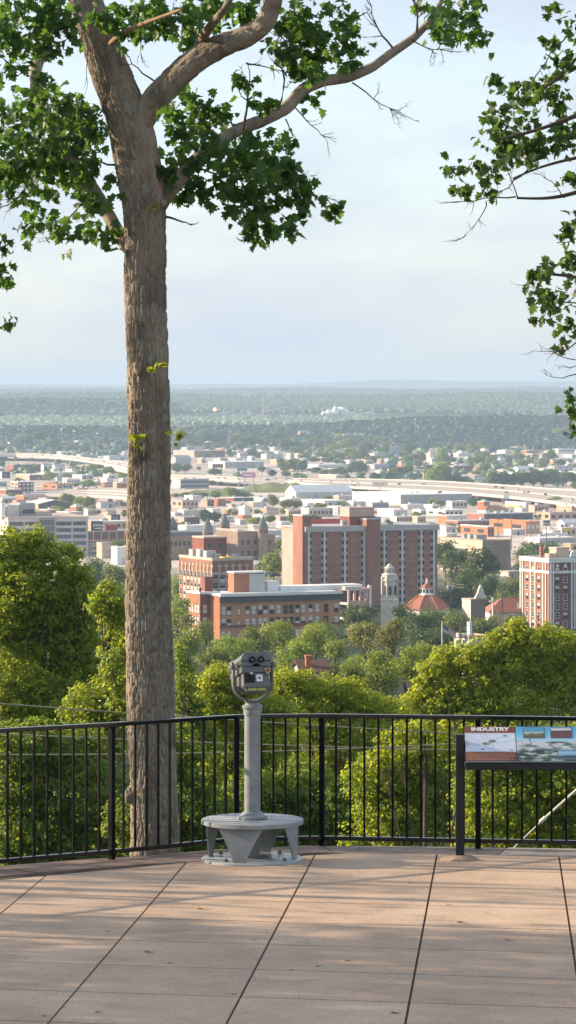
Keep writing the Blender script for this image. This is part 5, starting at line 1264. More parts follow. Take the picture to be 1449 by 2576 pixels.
MB().prism([(xm - w, H + .45), (xm + w, H + .45), (xm + w, H + 1.0), (xm + w * .62, H + 1.9), (xm + w * .4, H + 3.4), (xm + w * .3, H + 3.5), (xm + w * .18, H + 4.4), (xm, H + 4.7), (xm - w * .18, H + 4.4), (xm - w * .3, H + 3.5), (xm - w * .4, H + 3.4), (xm - w * .62, H + 1.9), (xm - w, H + 1.0)], -.4, .5, axis='y').build('curved_gable', M['stone'], b.root)
b = Bld('tile_roofed_hall', 'low hall with broad red tile hip roof and a pale skylight', 1219, 1233, 1385, 1540, 1575, 1165, phrase='red tile hip roof', alpha=R(10)); b.walls(M['offwhite']); b.hip(M['rooftile'], 4.4, .8)
MB().box(b.W * .48, b.W * .70, -.3, 3.2, b.H + .4, b.H + .9).build('skylight', M['bluegrey'], b.root); b.root.children[-1].rotation_euler = (0, 0, 0)
o = [q for q in b.root.children if q.name.startswith('skylight')][0]; o.rotation_euler.x = R(32); o.location = (0, .9, b.H * (1 - math.cos(R(32))) - .1 + .5)
o.data.transform(Matrix.Translation((0, 0, -b.H))); o.location = (0, .8, b.H + .5)
cx_ = Bld('roof_cross', 'stone cross finial standing on the red tile roof ridge', 1238, 1239, 1242, 1503, 1520, 1160, cat='cross'); 
h_ = cx_.H; MB().box(0, .5, 0, .5, 0, h_).build('shaft', M['stone'], cx_.root); MB().box(-.9, 1.4, .02, .48, h_ - 1.5, h_ - 1.0).build('arm', M['stone'], cx_.root)

# ------------------------------------------------------------------ big windowless grey-brick hall
b = Bld('brick_warehouse', 'big windowless grey-brown brick hall behind the dark trees at right', 1116, 1214, 1287, 1361, 1432, 1720, phrase='windowless grey-brown hall', Lmax=90)
b.walls(M['greybrick'], M['beige']); b.parapet_roof(M['roofgrey'], M['tan_brick'], .6, .5)
MB().box(-.05, -.004, b.L * .35, b.L * .9, b.H - 7, b.H - 4.5).build('dark_opening', M['dgrey'], b.root)
for fx, fy in ((.1, .2), (.1, .35), (.12, .5), (.3, .25)): MB().box(b.W * fx, b.W * fx + 3.5, b.L * fy, b.L * fy + 3.5, b.H + .13, b.H + 2.6).build('rooftop_unit', M['mgrey'], b.root)

# ------------------------------------------------------------------ modern grey office block on the left
b = Bld('office_block', 'modern grey office block with glass corner and long window bands', -60, 20, 219, 1304, 1400, 2000, phrase='grey office block', alpha=R(14), Lmax=60)
W, L, H = b.W, b.L, b.H; b.walls(M['lgrey'], M['offwhite']); b.flat_roof(M['rooftan'], .6, .4); fh = 16.5 / b.s
for k in range(5):
    z = H - 4.2 - k * fh
    for px0, px1 in ((24, 58), (62, 95), (140, 177), (181, 214)):
        MB().box(b.x(px0), b.x(px1), -.15, .1, z, z + 2.1).build('window_band', M['glassblue'], b.root)
MB().box(b.x(97), b.x(134), -1.2, -.16, 0, H - .4).build('glass_corner', M['glassblue'], b.root)
g = MB()
for k in range(10): x = b.x(97 + k * 4.1); g.box(x - .09, x + .09, -1.3, -1.21, 0, H - .5)
for k in range(6): g.box(b.x(97), b.x(134), -1.32, -1.21, H - 1 - k * fh, H - .6 - k * fh)
g.build('mullion', M['mgrey'], b.root)
for x0, x1, h, m in ((-2, 26, 6.2, 'dgrey'), (27, 58, 7, 'offwhite'), (60, 98, 8, 'mgrey'), (100, 140, 3, 'rooftan')):
    MB().box(b.x(x0), b.x(x1), 14, 24, H + .61, H + h).build('rooftop_house', M[m], b.root)
MB().box(b.x(66), b.x(96), 13.8, 13.98, H + 2, H + 4.4).build('louvre', M['dgrey'], b.root)
MB().box(b.x(8), b.x(18), 5, 9, H + .61, H + 8.5).build('stair_tower', M['white'], b.root)

# ------------------------------------------------------------------ red-brick factory with a lettered tower
b = Bld('brick_factory', 'red-brick factory with pale pilasters and a roof tower lettered STORAGE', 167, 215, 330, 1338, 1376, 2230, phrase='red-brick factory')
W, L, H = b.W, b.L, b.H; b.walls(M['maroon'] if False else M['redbrick'], M['pink']); b.flat_roof(M['roofgrey'], .5, .3)
g = MB()
for i in range(7): x = W * i / 6; g.box(x - .3, x + .3, -.25, -.004, 0, H)
g.box(0, W, -.2, -.005, H * .42, H * .42 + .6); g.build('pilaster', M['pink'], b.root)
fw = b.window_mesh(W / 6 - 1.6, 2.6, M['glassblue'])
for i in range(6):
    for z in (H - 3.8, H - 8.3): b.win_front(fw, W * (i + .5) / 6, z)
t = MB().box(b.x(231), b.x(261), 2, 9, H + .51, H + 6.4).build('roof_tower', M['dgrey'], b.root)
MB().box(b.x(231), b.x(231) + .1, 1.9, 9.1, H + .52, H + 6.5).build('tower_side', M['peach'], b.root)
me = text_mesh('STORAGE', 2.0, .05); me.materials.clear(); me.materials.append(M['white']); o = place('lettering', me, t, (b.x(250), 1.97, H + 3.8)); o.rotation_euler.x = math.pi / 2; o.scale = (.85, 1, 1)
o2 = MB().box(b.x(240), b.x(260), 1.93, 1.99, H + 1.7, H + 2.3).build('white_stripe', M['white'], t)
MB().box(b.x(274), b.x(298), 3, 9, H + .51, H + 3.8).build('red_rooftop_box', M['redbox'], b.root)
# ================================================================== low blocks spread over the plain
REG = {'A': (0.2321, 0, 1036), 'B': (.2321, 417, 1036), 'C': (.2553, 706.3, 1036), 'D': (.2572, 1076.3, 1036), 'E': (.2572, 1076.3, 1278.1)}
def rg_(r, x, y): k, ox, oy = REG[r]; return x * k + ox, y * k + oy
# region, left, corner or None, right, top, base, front, side, roof, kind of roof, windows (rows, cols), phrase, category
LOW = [
 ('A', 55, None, 430, 575, 655, 'maroon', 'brick', 'roofgrey', 'f', (2, 12), 'long dark red brick row below the curved overpass'),
 ('A', -20, None, 105, 650, 722, 'dgrey', 'lgrey', 'roofgrey', 'f', (1, 5), 'dark grey block at the left edge below the brick row'),
 ('A', -20, None, 60, 600, 655, 'white', 'white', 'roofwhite', 'f', None, 'small white block at the left edge below the overpass'),
 ('A', 330, None, 1050, 662, 692, 'offwhite', 'white', 'roofwhite', 'f', None, 'very long low white-roofed shed left of the tall trunk'),
 ('A', 145, 320, 540, 685, 742, 'maroon', 'peach', 'roofwhite', 'f', None, 'maroon block with a sunlit pink end wall'),
 ('A', 590, None, 670, 705, 750, 'bluegrey', 'lgrey', 'roofdark', 'f', None, 'small slate-grey shed amid pale roofs'),
 ('A', 675, None, 865, 728, 792, 'white', 'white', 'roofwhite', 'f', (1, 6), 'white square block left of a round tree'),
 ('A', 100, 195, 360, 762, 892, 'maroon', 'pink', 'roofwhite', 'f', (3, 4), 'three-storey dark brick block with pale windows'),
 ('A', 425, 622, 785, 790, 882, 'mgrey', 'orange', 'roofdark', 'p', (2, 3), 'orange-panelled block with a dark front and white sign'),
 ('A', 785, None, 950, 832, 864, 'orange', 'orange', 'roofwhite', 'f', None, 'low orange shed just above the lower flyover'),
 ('A', 1085, None, 1220, 768, 818, 'brick', 'brick', 'roofgrey', 'f', (1, 4), 'dark brick shop beside an orange wall'),
 ('A', 1220, None, 1385, 772, 828, 'orange', 'peach', 'roofwhite', 'f', (1, 6), 'orange brick block touching the left of the trunk'),
 ('A', 1295, None, 1390, 722, 772, 'peach', 'white', 'roofwhite', 'f', None, 'peach-walled block with white roof by the trunk'),
 ('A', -30, 65, 230, 845, 898, 'maroon', 'orange', 'roofwhite', 'f', (1, 5), 'low maroon block with an orange end at the left edge'),
 ('A', 0, 25, 170, 940, 985, 'bluegrey', 'white', 'roofwhite', 'g', None, 'white-roofed shed with a blue-grey gable at far left'),
 ('A', 130, None, 275, 960, 1042, 'tan_brick', 'peach', 'rooforange', 'f', (1, 4), 'tan brick block beside the broad black-gabled shed'),
 ('A', -20, None, 105, 1000, 1045, 'brick', 'pink', 'roofgrey', 'f', None, 'dark red shed above the grey office roof'),
 ('A', 245, 415, 765, 1000, 1048, 'dgrey', 'peach', 'roofwhite', 'G', None, 'broad shed with black open gable and pale roof'),
 ('A', 1035, None, 1250, 985, 1042, 'lgrey', 'lgrey', 'roofgrey', 'f', None, 'long pale grey wall under the flyover'),
 ('A', 1120, None, 1260, 1090, 1140, 'beige', 'peach', 'rooftan', 'g', (1, 3), 'beige gabled house left of the trunk'),
 ('A', 905, None, 1040, 1058, 1125, 'beige', 'offwhite', 'rooftan', 'f', (1, 3), 'small cream block right of the grey office block'),
 ('A', 1150, None, 1300, 1120, 1192, 'dgrey', 'beige', 'roofdark', 'f', None, 'dark box beside the beige gabled house'),
 ('A', 945, None, 1375, 1195, 1282, 'olive', 'olive', 'roofwhite', 'f', (1, 5), 'olive-yellow block behind the red-brick factory'),
 ('A', 435, None, 560, 580, 645, 'white', 'white', 'roofgrey', 'g', (1, 2), 'white gabled house right of the brick row'),
 ('A', 560, None, 700, 585, 640, 'offwhite', 'lgrey', 'roofgrey', 'g', None, 'grey-roofed house right of the white gabled house'),
 ('A', 545, None, 640, 625, 660, 'beige', 'white', 'rooftan', 'f', None, 'small cream box before the grey-roofed house'),
 ('A', 610, None, 820, 435, 468, 'white', 'white', 'roofwhite', 'f', None, 'long white trailer-like shed beyond the curved overpass'),
 ('A', 820, None, 1050, 462, 514, 'bluegrey', 'lgrey', 'roofgrey', 'f', None, 'blue-grey warehouse beyond the curved overpass'),
 ('A', 1120, None, 1385, 480, 525, 'lgrey', 'lgrey', 'roofgrey', 'f', None, 'pale grey warehouse beside the far silo'),
 ('A', -20, None, 60, 380, 408, 'white', 'white', 'roofwhite', 'f', None, 'far white shed at the left edge beyond the overpass'),
 ('A', 80, None, 190, 330, 372, 'peach', 'white', 'rooftan', 'f', None, 'faint peach block against the dark woods at left'),
 ('A', 220, None, 370, 425, 455, 'lgrey', 'lgrey', 'roofgrey', 'g', None, 'grey mound-roofed shed beyond the overpass at left'),
 ('A', 1045, None, 1180, 430, 462, 'lgrey', 'white', 'roofgrey', 'g', None, 'low grey gabled shed left of the far silo'),
 ('A', 190, None, 260, 1200, 1240, 'lgrey', 'white', 'roofwhite', 'f', None, 'pale roof hut behind the grey office block'),
 ('A', 960, None, 1050, 1440, 1560, 'beige', 'offwhite', 'rooftan', 'f', (2, 2), 'cream block below the red-brick factory'),
 ('A', 1050, None, 1205, 1425, 1590, 'beige', 'beige', 'roofgrey', 'f', (2, 4), 'tall beige block below the red-brick factory with paired windows'),
 ('A', 1205, None, 1385, 1478, 1660, 'white', 'white', 'roofwhite', 'f', None, 'blank white block left of the tall trunk'),
 ('B', 65, 310, 640, 425, 492, 'maroon', 'pink', 'roofgrey', 'f', None, 'dark red warehouse with pale pink end beyond the highway'),
 ('B', 55, None, 270, 500, 572, 'bluegrey', 'lgrey', 'roofgrey', 'g', None, 'blue-grey gabled shed right of the trunk'),
 ('B', 455, 640, 1060, 545, 612, 'mgrey', 'white', 'roofwhite', 'f', None, 'wide grey warehouse with white end beyond the highway'),
 ('B', 1030, None, 1275, 462, 512, 'lgrey', 'white', 'roofgrey', 'f', None, 'long pale warehouse upslope of the white-ended warehouse'),
 ('B', 770, None, 890, 448, 512, 'offwhite', 'white', 'roofgrey', 'f', (1, 3), 'small off-white block between far light masts'),
 ('B', 60, None, 465, 735, 832, 'bluegrey', 'lgrey', 'roofgrey', 'f', 'glass', 'wide blue-green glass building right of the trunk'),
 ('B', 55, 180, 350, 965, 1048, 'pink', 'peach', 'roofgrey', 'f', (1, 4), 'pink brick block with an orange end right of the trunk'),
 ('B', 515, None, 650, 948, 1022, 'orange', 'orange', 'roofgrey', 'f', None, 'square orange block before the grassy bank'),
 ('B', 665, None, 960, 935, 968, 'dgrey', 'redbox', 'roofwhite', 'f', None, 'low dark-fronted sheds with a bright roof before the bank'),
 ('B', 690, None, 755, 1005, 1045, 'tan_brick', 'beige', 'rooftan', 'f', None, 'tiny tan hut on the car lot'),
 ('B', 130, None, 370, 1070, 1130, 'beige', 'white', 'roofwhite', 'f', None, 'cream wall block right of the trunk'),
 ('B', 55, None, 180, 1095, 1130, 'lgrey', 'lgrey', 'roofwhite', 'f', None, 'grey low block against the right of the trunk'),
 ('B', 130, None, 365, 1145, 1225, 'maroon', 'pink', 'roofgrey', 'f', (1, 5), 'maroon brick block left of the big dark tree'),
 ('B', 105, None, 580, 1240, 1330, 'offwhite', 'white', 'roofwhite', 'f', None, 'long white hall behind the turrets'),
 ('B', 780, None, 930, 1125, 1175, 'orange', 'orange', 'rooftan', 'f', None, 'flat orange block behind the turreted stone hall'),
 ('B', 760, None, 880, 1172, 1222, 'lgrey', 'white', 'roofwhite', 'f', None, 'white shed below the flat orange block'),
 ('B', 1030, None, 1225, 1052, 1112, 'pink', 'peach', 'roofgrey', 'f', (1, 5), 'pinkish block with a row of windows'),
 ('B', 1265, None, 1440, 1065, 1115, 'beige', 'offwhite', 'roofgrey', 'f', (1, 6), 'beige block with dark door openings'),
 ('B', 890, None, 1100, 985, 1035, 'offwhite', 'peach', 'roofwhite', 'f', None, 'white-roofed store beside the car lot'),
 ('B', 690, None, 1250, 1300, 1345, 'lgrey', 'white', 'roofwhite', 'f', None, 'long white-roofed hall right behind the stone battlements'),
 ('B', 915, None, 1000, 1235, 1285, 'peach', 'peach', 'roofwhite', 'f', None, 'small peach block beside a turret'),
 ('B', 1195, None, 1320, 1140, 1205, 'maroon', 'pink', 'roofgrey', 'f', None, 'maroon-walled shop left of the apartment tower'),
 ('B', 1200, None, 1345, 1195, 1260, 'white', 'white', 'roofwhite', 'f', (1, 4), 'white two-part shop left of the apartment tower'),
 ('B', 1150, None, 1255, 1360, 1400, 'lgrey', 'white', 'roofwhite', 'f', None, 'white canopy roof beside the tower end wall'),
 ('C', 265, None, 690, 522, 562, 'offwhite', 'white', 'roofwhite', 'f', None, 'long white shed with an orange sign beyond the highway'),
 ('C', 375, 545, 635, 628, 688, 'tan_brick', 'beige', 'roofwhite', 'f', None, 'plain beige box right by the highway'),
 ('C', 635, None, 740, 645, 674, 'mgrey', 'white', 'roofwhite', 'f', None, 'white carport right of the beige box'),
 ('C', 800, 890, 1250, 318, 372, 'bluegrey', 'white', 'roofgrey', 'f', None, 'long blue-grey factory behind the blue silos'),
 ('C', 930, None, 1080, 360, 392, 'white', 'white', 'roofwhite', 'f', None, 'low white block left of the blue silos'),
 ('C', 870, None, 1090, 410, 464, 'bluegrey', 'lgrey', 'roofgrey', 'f', None, 'flat blue-grey shed touching the blue silos'),
 ('C', 1205, None, 1320, 368, 404, 'yellow', 'beige', 'rooftan', 'f', None, 'yellow-banded depot right of the blue silos'),
 ('C', 1160, 1270, 1449, 545, 585, 'lgrey', 'peach', 'roofwhite', 'f', None, 'red-fasciaed store beyond the highway'),
 ('C', 1055, None, 1410, 572, 608, 'lgrey', 'white', 'roofwhite', 'f', None, 'row of white units before the red-fasciaed store'),
 ('C', 850, None, 1150, 520, 565, 'bluegrey', 'lgrey', 'roofgrey', 'f', None, 'grey flat hall left of the red-fasciaed store'),
 ('C', 600, None, 690, 228, 266, 'offwhite', 'lgrey', 'roofgrey', 'g', None, 'faint pale house in the woods, left of a pair'),
 ('C', 715, None, 835, 222, 266, 'lgrey', 'white', 'roofgrey', 'f', None, 'faint grey block in the woods right of the pale house'),
 ('C', 165, None, 290, 200, 245, 'bluegrey', 'pink', 'roofgrey', 'g', (1, 2), 'faint gabled house beside the white hoarding'),
 ('C', 455, None, 505, 378, 398, 'white', 'white', 'roofwhite', 'f', None, 'tiny white shed in the middle of the trees'),
 ('C', 705, None, 790, 372, 392, 'white', 'white', 'roofwhite', 'f', None, 'small white roof left of the long blue-grey factory'),
 ('C', 45, 150, 712, 795, 858, 'lgrey', 'white', 'roofwhite', 'g', None, 'big white gabled warehouse below the highway'),
 ('C', 520, None, 720, 832, 872, 'beige', 'peach', 'roofwhite', 'f', None, 'cream shed before the white gabled warehouse'),
 ('C', 720, 1180, 1900, 820, 915, 'mgrey', 'offwhite', 'roofwhite', 'f', None, 'huge white-roofed warehouse below the highway'),
 ('C', 210, 430, 650, 880, 936, 'lgrey', 'white', 'roofwhite', 'f', None, 'white and grey shed below the gabled warehouse'),
 ('C', 660, None, 840, 890, 936, 'offwhite', 'white', 'roofwhite', 'f', None, 'white shed with pale blue stripe'),
 ('C', 850, None, 1065, 900, 946, 'bluegrey', 'lgrey', 'roofgrey', 'f', (1, 8), 'teal-grey strip of shops above the tower penthouse'),
 ('C', 465, 560, 700, 938, 1010, 'tan_brick', 'white', 'roofwhite', 'f', (2, 5), 'two-storey block left of the tower penthouse'),
 ('C', 20, None, 200, 968, 1020, 'beige', 'beige', 'roofwhite', 'f', (1, 6), 'beige shop row with many windows'),
 ('C', 200, None, 515, 960, 1035, 'beige', 'offwhite', 'roofgrey', 'p', (1, 6), 'sand-coloured block with corner parapets'),
 ('C', 960, 1110, 1250, 970, 1034, 'offwhite', 'white', 'roofwhite', 'f', None, 'blank white cube right of the tower penthouse'),
 ('C', 1080, None, 1300, 1036, 1082, 'tan_brick', 'white', 'roofwhite', 'f', (1, 5), 'tan shop under the blank white cube'),
 ('C', 1300, None, 1430, 1035, 1095, 'tan_brick', 'beige', 'roofwhite', 'f', (1, 3), 'tan brick block right of the shop row'),
 ('C', 1190, None, 1420, 918, 966, 'offwhite', 'white', 'roofwhite', 'f', (1, 7), 'white unit row below the huge warehouse'),
 ('D', 640, None, 690, 262, 292, 'white', 'white', 'roofwhite', 'f', None, 'white round-topped shed left of the far red-brick works'),
 ('D', 680, 765, 975, 265, 322, 'redbrick', 'peach', 'roofgrey', 'f', (1, 6), 'far red-brick works under the woods at right'),
 ('D', 820, None, 1120, 310, 340, 'lgrey', 'lgrey', 'roofgrey', 'f', None, 'long grey shed before the far red-brick works'),
 ('D', 945, None, 1180, 338, 375, 'offwhite', 'white', 'roofwhite', 'f', None, 'white shed below the long grey shed at right'),
 ('D', 1120, None, 1400, 295, 345, 'lgrey', 'white', 'roofwhite', 'f', None, 'white hall at far right beyond the trees'),
 ('D', 350, None, 640, 280, 324, 'mgrey', 'lgrey', 'roofgrey', 'f', None, 'dark-fronted long shed left of the far red-brick works'),
 ('D', 0, None, 300, 302, 335, 'lgrey', 'white', 'roofgrey', 'f', None, 'long grey hall right of the tall lone mast'),
 ('D', 250, None, 450, 408, 438, 'offwhite', 'white', 'roofwhite', 'f', None, 'white strip building right of the silver silos'),
 ('D', 595, None, 820, 412, 446, 'offwhite', 'white', 'roofwhite', 'f', (1, 8), 'white strip building with dark windows'),
 ('D', 935, 1020, 1085, 412, 475, 'tan_brick', 'peach', 'rooftan', 'f', (1, 3), 'peach corner block at right'),
 ('D', 485, None, 565, 470, 505, 'white', 'white', 'roofwhite', 'f', None, 'small white-fronted garage near the maroon block'),
 ('D', 620, None, 770, 490, 520, 'beige', 'peach', 'roofgrey', 'h', None, 'grey-brown hipped shed at right'),
 ('D', 770, None, 840, 455, 492, 'lgrey', 'beige', 'roofgrey', 'f', None, 'pale depot with a yellow sign'),
 ('D', 195, 255, 445, 530, 590, 'maroon', 'pink', 'roofgrey', 'f', (1, 6), 'maroon block beyond the highway'),
 ('D', 830, None, 1055, 560, 598, 'offwhite', 'white', 'roofwhite', 'g', None, 'white gabled hall beyond the highway at right'),
 ('D', 1175, None, 1430, 535, 588, 'bluegrey', 'lgrey', 'roofgrey', 'f', (1, 3), 'grey hall beside the rusty tower at right'),
 ('D', 1220, None, 1449, 365, 405, 'white', 'white', 'roofwhite', 'f', (1, 9), 'white hall at the far right edge'),
 ('D', 1250, None, 1449, 458, 490, 'offwhite', 'white', 'roofwhite', 'f', None, 'second white hall at the right edge, lower down'),
 ('D', 1190, None, 1340, 478, 506, 'beige', 'peach', 'rooftan', 'g', None, 'tan gabled house at right before white halls'),
 ('D', 185, None, 390, 878, 945, 'lgrey', 'white', 'roofwhite', 'f', (1, 4), 'white and grey store below the highway'),
 ('D', 780, 960, 1010, 892, 940, 'lgrey', 'white', 'roofwhite', 'f', None, 'white store with a yellow stripe'),
 ('D', 990, None, 1185, 918, 982, 'tan_brick', 'beige', 'rooftan', 'f', (1, 4), 'tan flat block right of the striped store'),
 ('D', 490, None, 800, 960, 1000, 'lgrey', 'white', 'rooforange', 'h', (1, 6), 'low store under a red-brown hip roof'),
 ('D', 0, 170, 345, 965, 1018, 'lgrey', 'white', 'roofwhite', 'f', (1, 4), 'white-ended shop block right of the tower'),
 ('D', 1080, 1195, 1480, 990, 1058, 'pink', 'peach', 'rooftan', 'f', (1, 4), 'pink-orange workshop at the right edge'),
 ('E', 105, 185, 390, 78, 152, 'offwhite', 'orange', 'roofwhite', 'f', None, 'white-roofed hall with an orange end wall'),
 ('E', 185, 295, 660, 130, 172, 'brick', 'brick', 'roofgrey', 'f', (1, 9), 'long dark brick shop with many white windows'),
 ('E', 345, 585, 650, 188, 282, 'brick', 'orange', 'roofwhite', 'f', (1, 2), 'bright orange-brick block right of the apartment tower'),
 ('E', 390, None, 1050, 62, 118, 'dgrey', 'brick', 'roofgrey', 'f', None, 'very long shed with dark front and grey roof'),
 ('E', 640, 960, 1100, 145, 255, 'tan_brick', 'orange', 'roofwhite', 'p', (1, 3), 'large orange-brick hall with pale roof at right'),
 ('E', 1090, None, 1200, 125, 172, 'dgrey', 'mgrey', 'roofgrey', 'f', (1, 3), 'dark grey shop right of the large orange-brick hall'),
 ('E', 610, None, 850, 172, 205, 'offwhite', 'white', 'roofwhite', 'f', None, 'white canopy before the large orange-brick hall'),
 ('E', 750, None, 960, 215, 268, 'lgrey', 'white', 'roofwhite', 'f', None, 'white garage with wide roller door'),
 ('E', 1295, 1310, 1500, 195, 292, 'beige', 'white', 'roofwhite', 'f', (1, 4), 'white shop with a yellow sign at the right edge'),
 ('E', 1269, None, 1480, 145, 192, 'offwhite', 'white', 'roofwhite', 'g', None, 'white domed-roof hall at the right edge'),
 ('E', 970, None, 1470, 300, 348, 'lgrey', 'white', 'roofwhite', 'f', None, 'low white shed behind the brick hotel'),
 ('E', 1340, None, 1500, 355, 410, 'peach', 'peach', 'rooftan', 'f', None, 'peach wall block behind the brick hotel'),
 ('E', 700, None, 930, 585, 625, 'bluegrey', 'lgrey', 'roofwhite', 'f', None, 'pale metal shed beside the windowless hall'),
 ('E', 715, None, 925, 628, 672, 'tan_brick', 'lgrey', 'rooftan', 'f', None, 'tan wall below the pale metal shed'),
 ('E', 125, None, 290, 255, 292, 'offwhite', 'white', 'roofwhite', 'f', None, 'low white roof just right of the apartment tower'),
 ('E', 125, None, 275, 185, 245, 'lgrey', 'white', 'roofwhite', 'f', None, 'white block peeping out right of the apartment tower'),
]
WORDS = {'house': 'house', 'shed': 'shed', 'warehouse': 'warehouse', 'hall': 'hall', 'store': 'shop', 'shop': 'shop', 'garage': 'garage'}
rb = random.Random(12)
def low(reg, x0, xm, x1, yt, yb, front, side, roof, kind, win, phrase):
    a, t = rg_(reg, x0, yt); c_, bb = rg_(reg, x1, yb); m_ = rg_(reg, xm, 0)[0] if xm is not None else None
    nm = next((v_ + '' for k_, v_ in (('house', 'small_house'), ('warehouse', 'warehouse'), ('hall', 'town_hall_block'), ('shed', 'shed'), ('shop', 'shop'), ('store', 'store'), ('garage', 'garage'), ('factory', 'factory')) if k_ in phrase), 'town_block')
    nm = {'town_hall_block': 'hall'}.get(nm, nm)
    cat = {'small_house': 'house', 'town_block': 'building'}.get(nm, nm)
    d = None
    if reg == 'A' and yb < 70: d = 6600
    b = Bld(nm, phrase, a, m_, c_, t, bb, d, cat=cat, phrase=phrase, Lmax=140, alpha=R(33) if xm is None else ALPHA, side=.36)
    kk = {'brick': 'redbrick', 'orange': 'endbrick', 'maroon': 'darkredbrick'}
    b.walls(M[front], M[side])
    H = b.H; W, L = b.W, b.L
    if kind == 'f': b.flat_roof(M[roof], .55, .25)
    elif kind == 'p': b.parapet_roof(M[roof], M[side], 1.0, .6)
    elif kind == 'g': b.gable(M[roof], min(b.L * .28, 7), 'x', .5, M[side])
    elif kind == 'G': b.gable(M[roof], W * .11, 'y', .6, M['dgrey'])
    elif kind == 'h': b.hip(M[roof], min(W, L) * .28)
    if win == 'glass':
        for k in range(3):
            MB().box(.6, W - .6, -.12, -.003, H - 4 - k * 5, H - 1.2 - k * 5).build('window_band', M['glassblue'], b.root)
    elif win:
        r_, c2 = win; hh = (H - 1.2) / max(r_, 1); hh = min(hh, 5.0); ww = W / c2
        me = MB().box(-ww * .27, ww * .27, -.12, .1, 0, hh * .5).mesh('window', M['glass'] if rb.random() < .7 else M['blind'])
        for i in range(r_):
            for j in range(c2): b.win_front(me, ww * (j + .5), H - 1.0 - hh * .62 - i * hh)
        if xm is not None and L > 12:
            n = max(2, int(c2 * .7)); wl = L / n; me = MB().box(-wl * .24, wl * .24, -.12, .1, 0, hh * .5).mesh('window', M['glass'])
            for i in range(r_):
                for j in range(n): b.win_side(me, wl * (j + .5), H - 1.0 - hh * .62 - i * hh)
    else:
        for q in range(rb.randint(1, 2)):
            x = W * rb.uniform(.1, .8); w = min(W * .12, 5); MB().box(x, x + w, -.1, -.003, .3, min(4.2, H * .7)).build('door', M[rb.choice(['dgrey', 'mgrey', 'bluegrey'])], b.root)
    if kind in 'fp' and W > 12:
        for q in range(rb.randint(1, 4)):
            x = W * rb.uniform(.08, .85); y = L * rb.uniform(.15, .75); w = rb.uniform(1.5, 3.5)
            MB().box(x, min(x + w, W - .6), y, min(y + w * .8, L - .6), H + .56, H + .55 + rb.uniform(.8, 1.9)).build('rooftop_unit', M[rb.choice(['lgrey', 'mgrey', 'offwhite', 'dgrey'])], b.root)
    return b
byname = {}
for row in LOW: byname[row[-1]] = low(*row)
USED = set()
def near_label(look, noun, x0, x1, yt, yb, d):
    cx, cy = (x0 + x1) / 2, (yt + yb) / 2; c = []
    for ph_, a, b_, t, q, dd in LAND:
        dx = max(a - cx, cx - b_, 0); dy = max(t - cy, cy - q, 0); c.append((dx + 1.6 * dy, ph_, a, b_, t, q, dd))
    c.sort()
    for _, ph_, a, b_, t, q, dd in c[:14]:
        if cx < a: rel = 'left of'
        elif cx > b_: rel = 'right of'
        elif d < dd: rel = 'before'
        else: rel = 'behind'
        s_ = f'{look} {noun} {rel} the {ph_}'
        if len(s_.split()) <= 16 and s_ not in USED: USED.add(s_); return s_
    s_ = f'{look} {noun} near the {c[0][1]}'; USED.add(s_); return s_

b = byname['red-fasciaed store beyond the highway']; MB().box(-.35, b.W + .4, -.4, -.26, b.H - 1.4, b.H + .7).build('fascia', M['orange'], b.root); MB().box(-.42, -.26, -.3, b.L, b.H - 1.6, b.H + .7).build('fascia', M['roofred'], b.root)
b = byname['orange-panelled block with a dark front and white sign']; MB().box(b.W * .1, b.W * .9, -.3, -.13, b.H * .25, b.H * .65).build('white_sign', M['offwhite'], b.root)
b = byname['white store with a yellow stripe']; MB().box(-.35, -.26, 0, b.L, b.H * .15, b.H * .45).build('yellow_stripe', M['yellow'], b.root)
b = byname['white shop with a yellow sign at the right edge']; MB().box(b.W * .08, b.W * .42, -.5, -.13, b.H - 2.4, b.H - .6).build('yellow_sign', M['yellow'], b.root)
b = byname['long white shed with an orange sign beyond the highway']; MB().box(b.W * .88, b.W * .96, -.4, -.05, b.H - 2.2, b.H + .3).build('orange_sign', M['orange'], b.root)
b = byname['yellow-banded depot right of the blue silos']; MB().box(-.1, b.W + .1, -.35, -.13, b.H - 1.8, b.H).build('yellow_band', M['yellow'], b.root)
b = byname['broad shed with black open gable and pale roof']

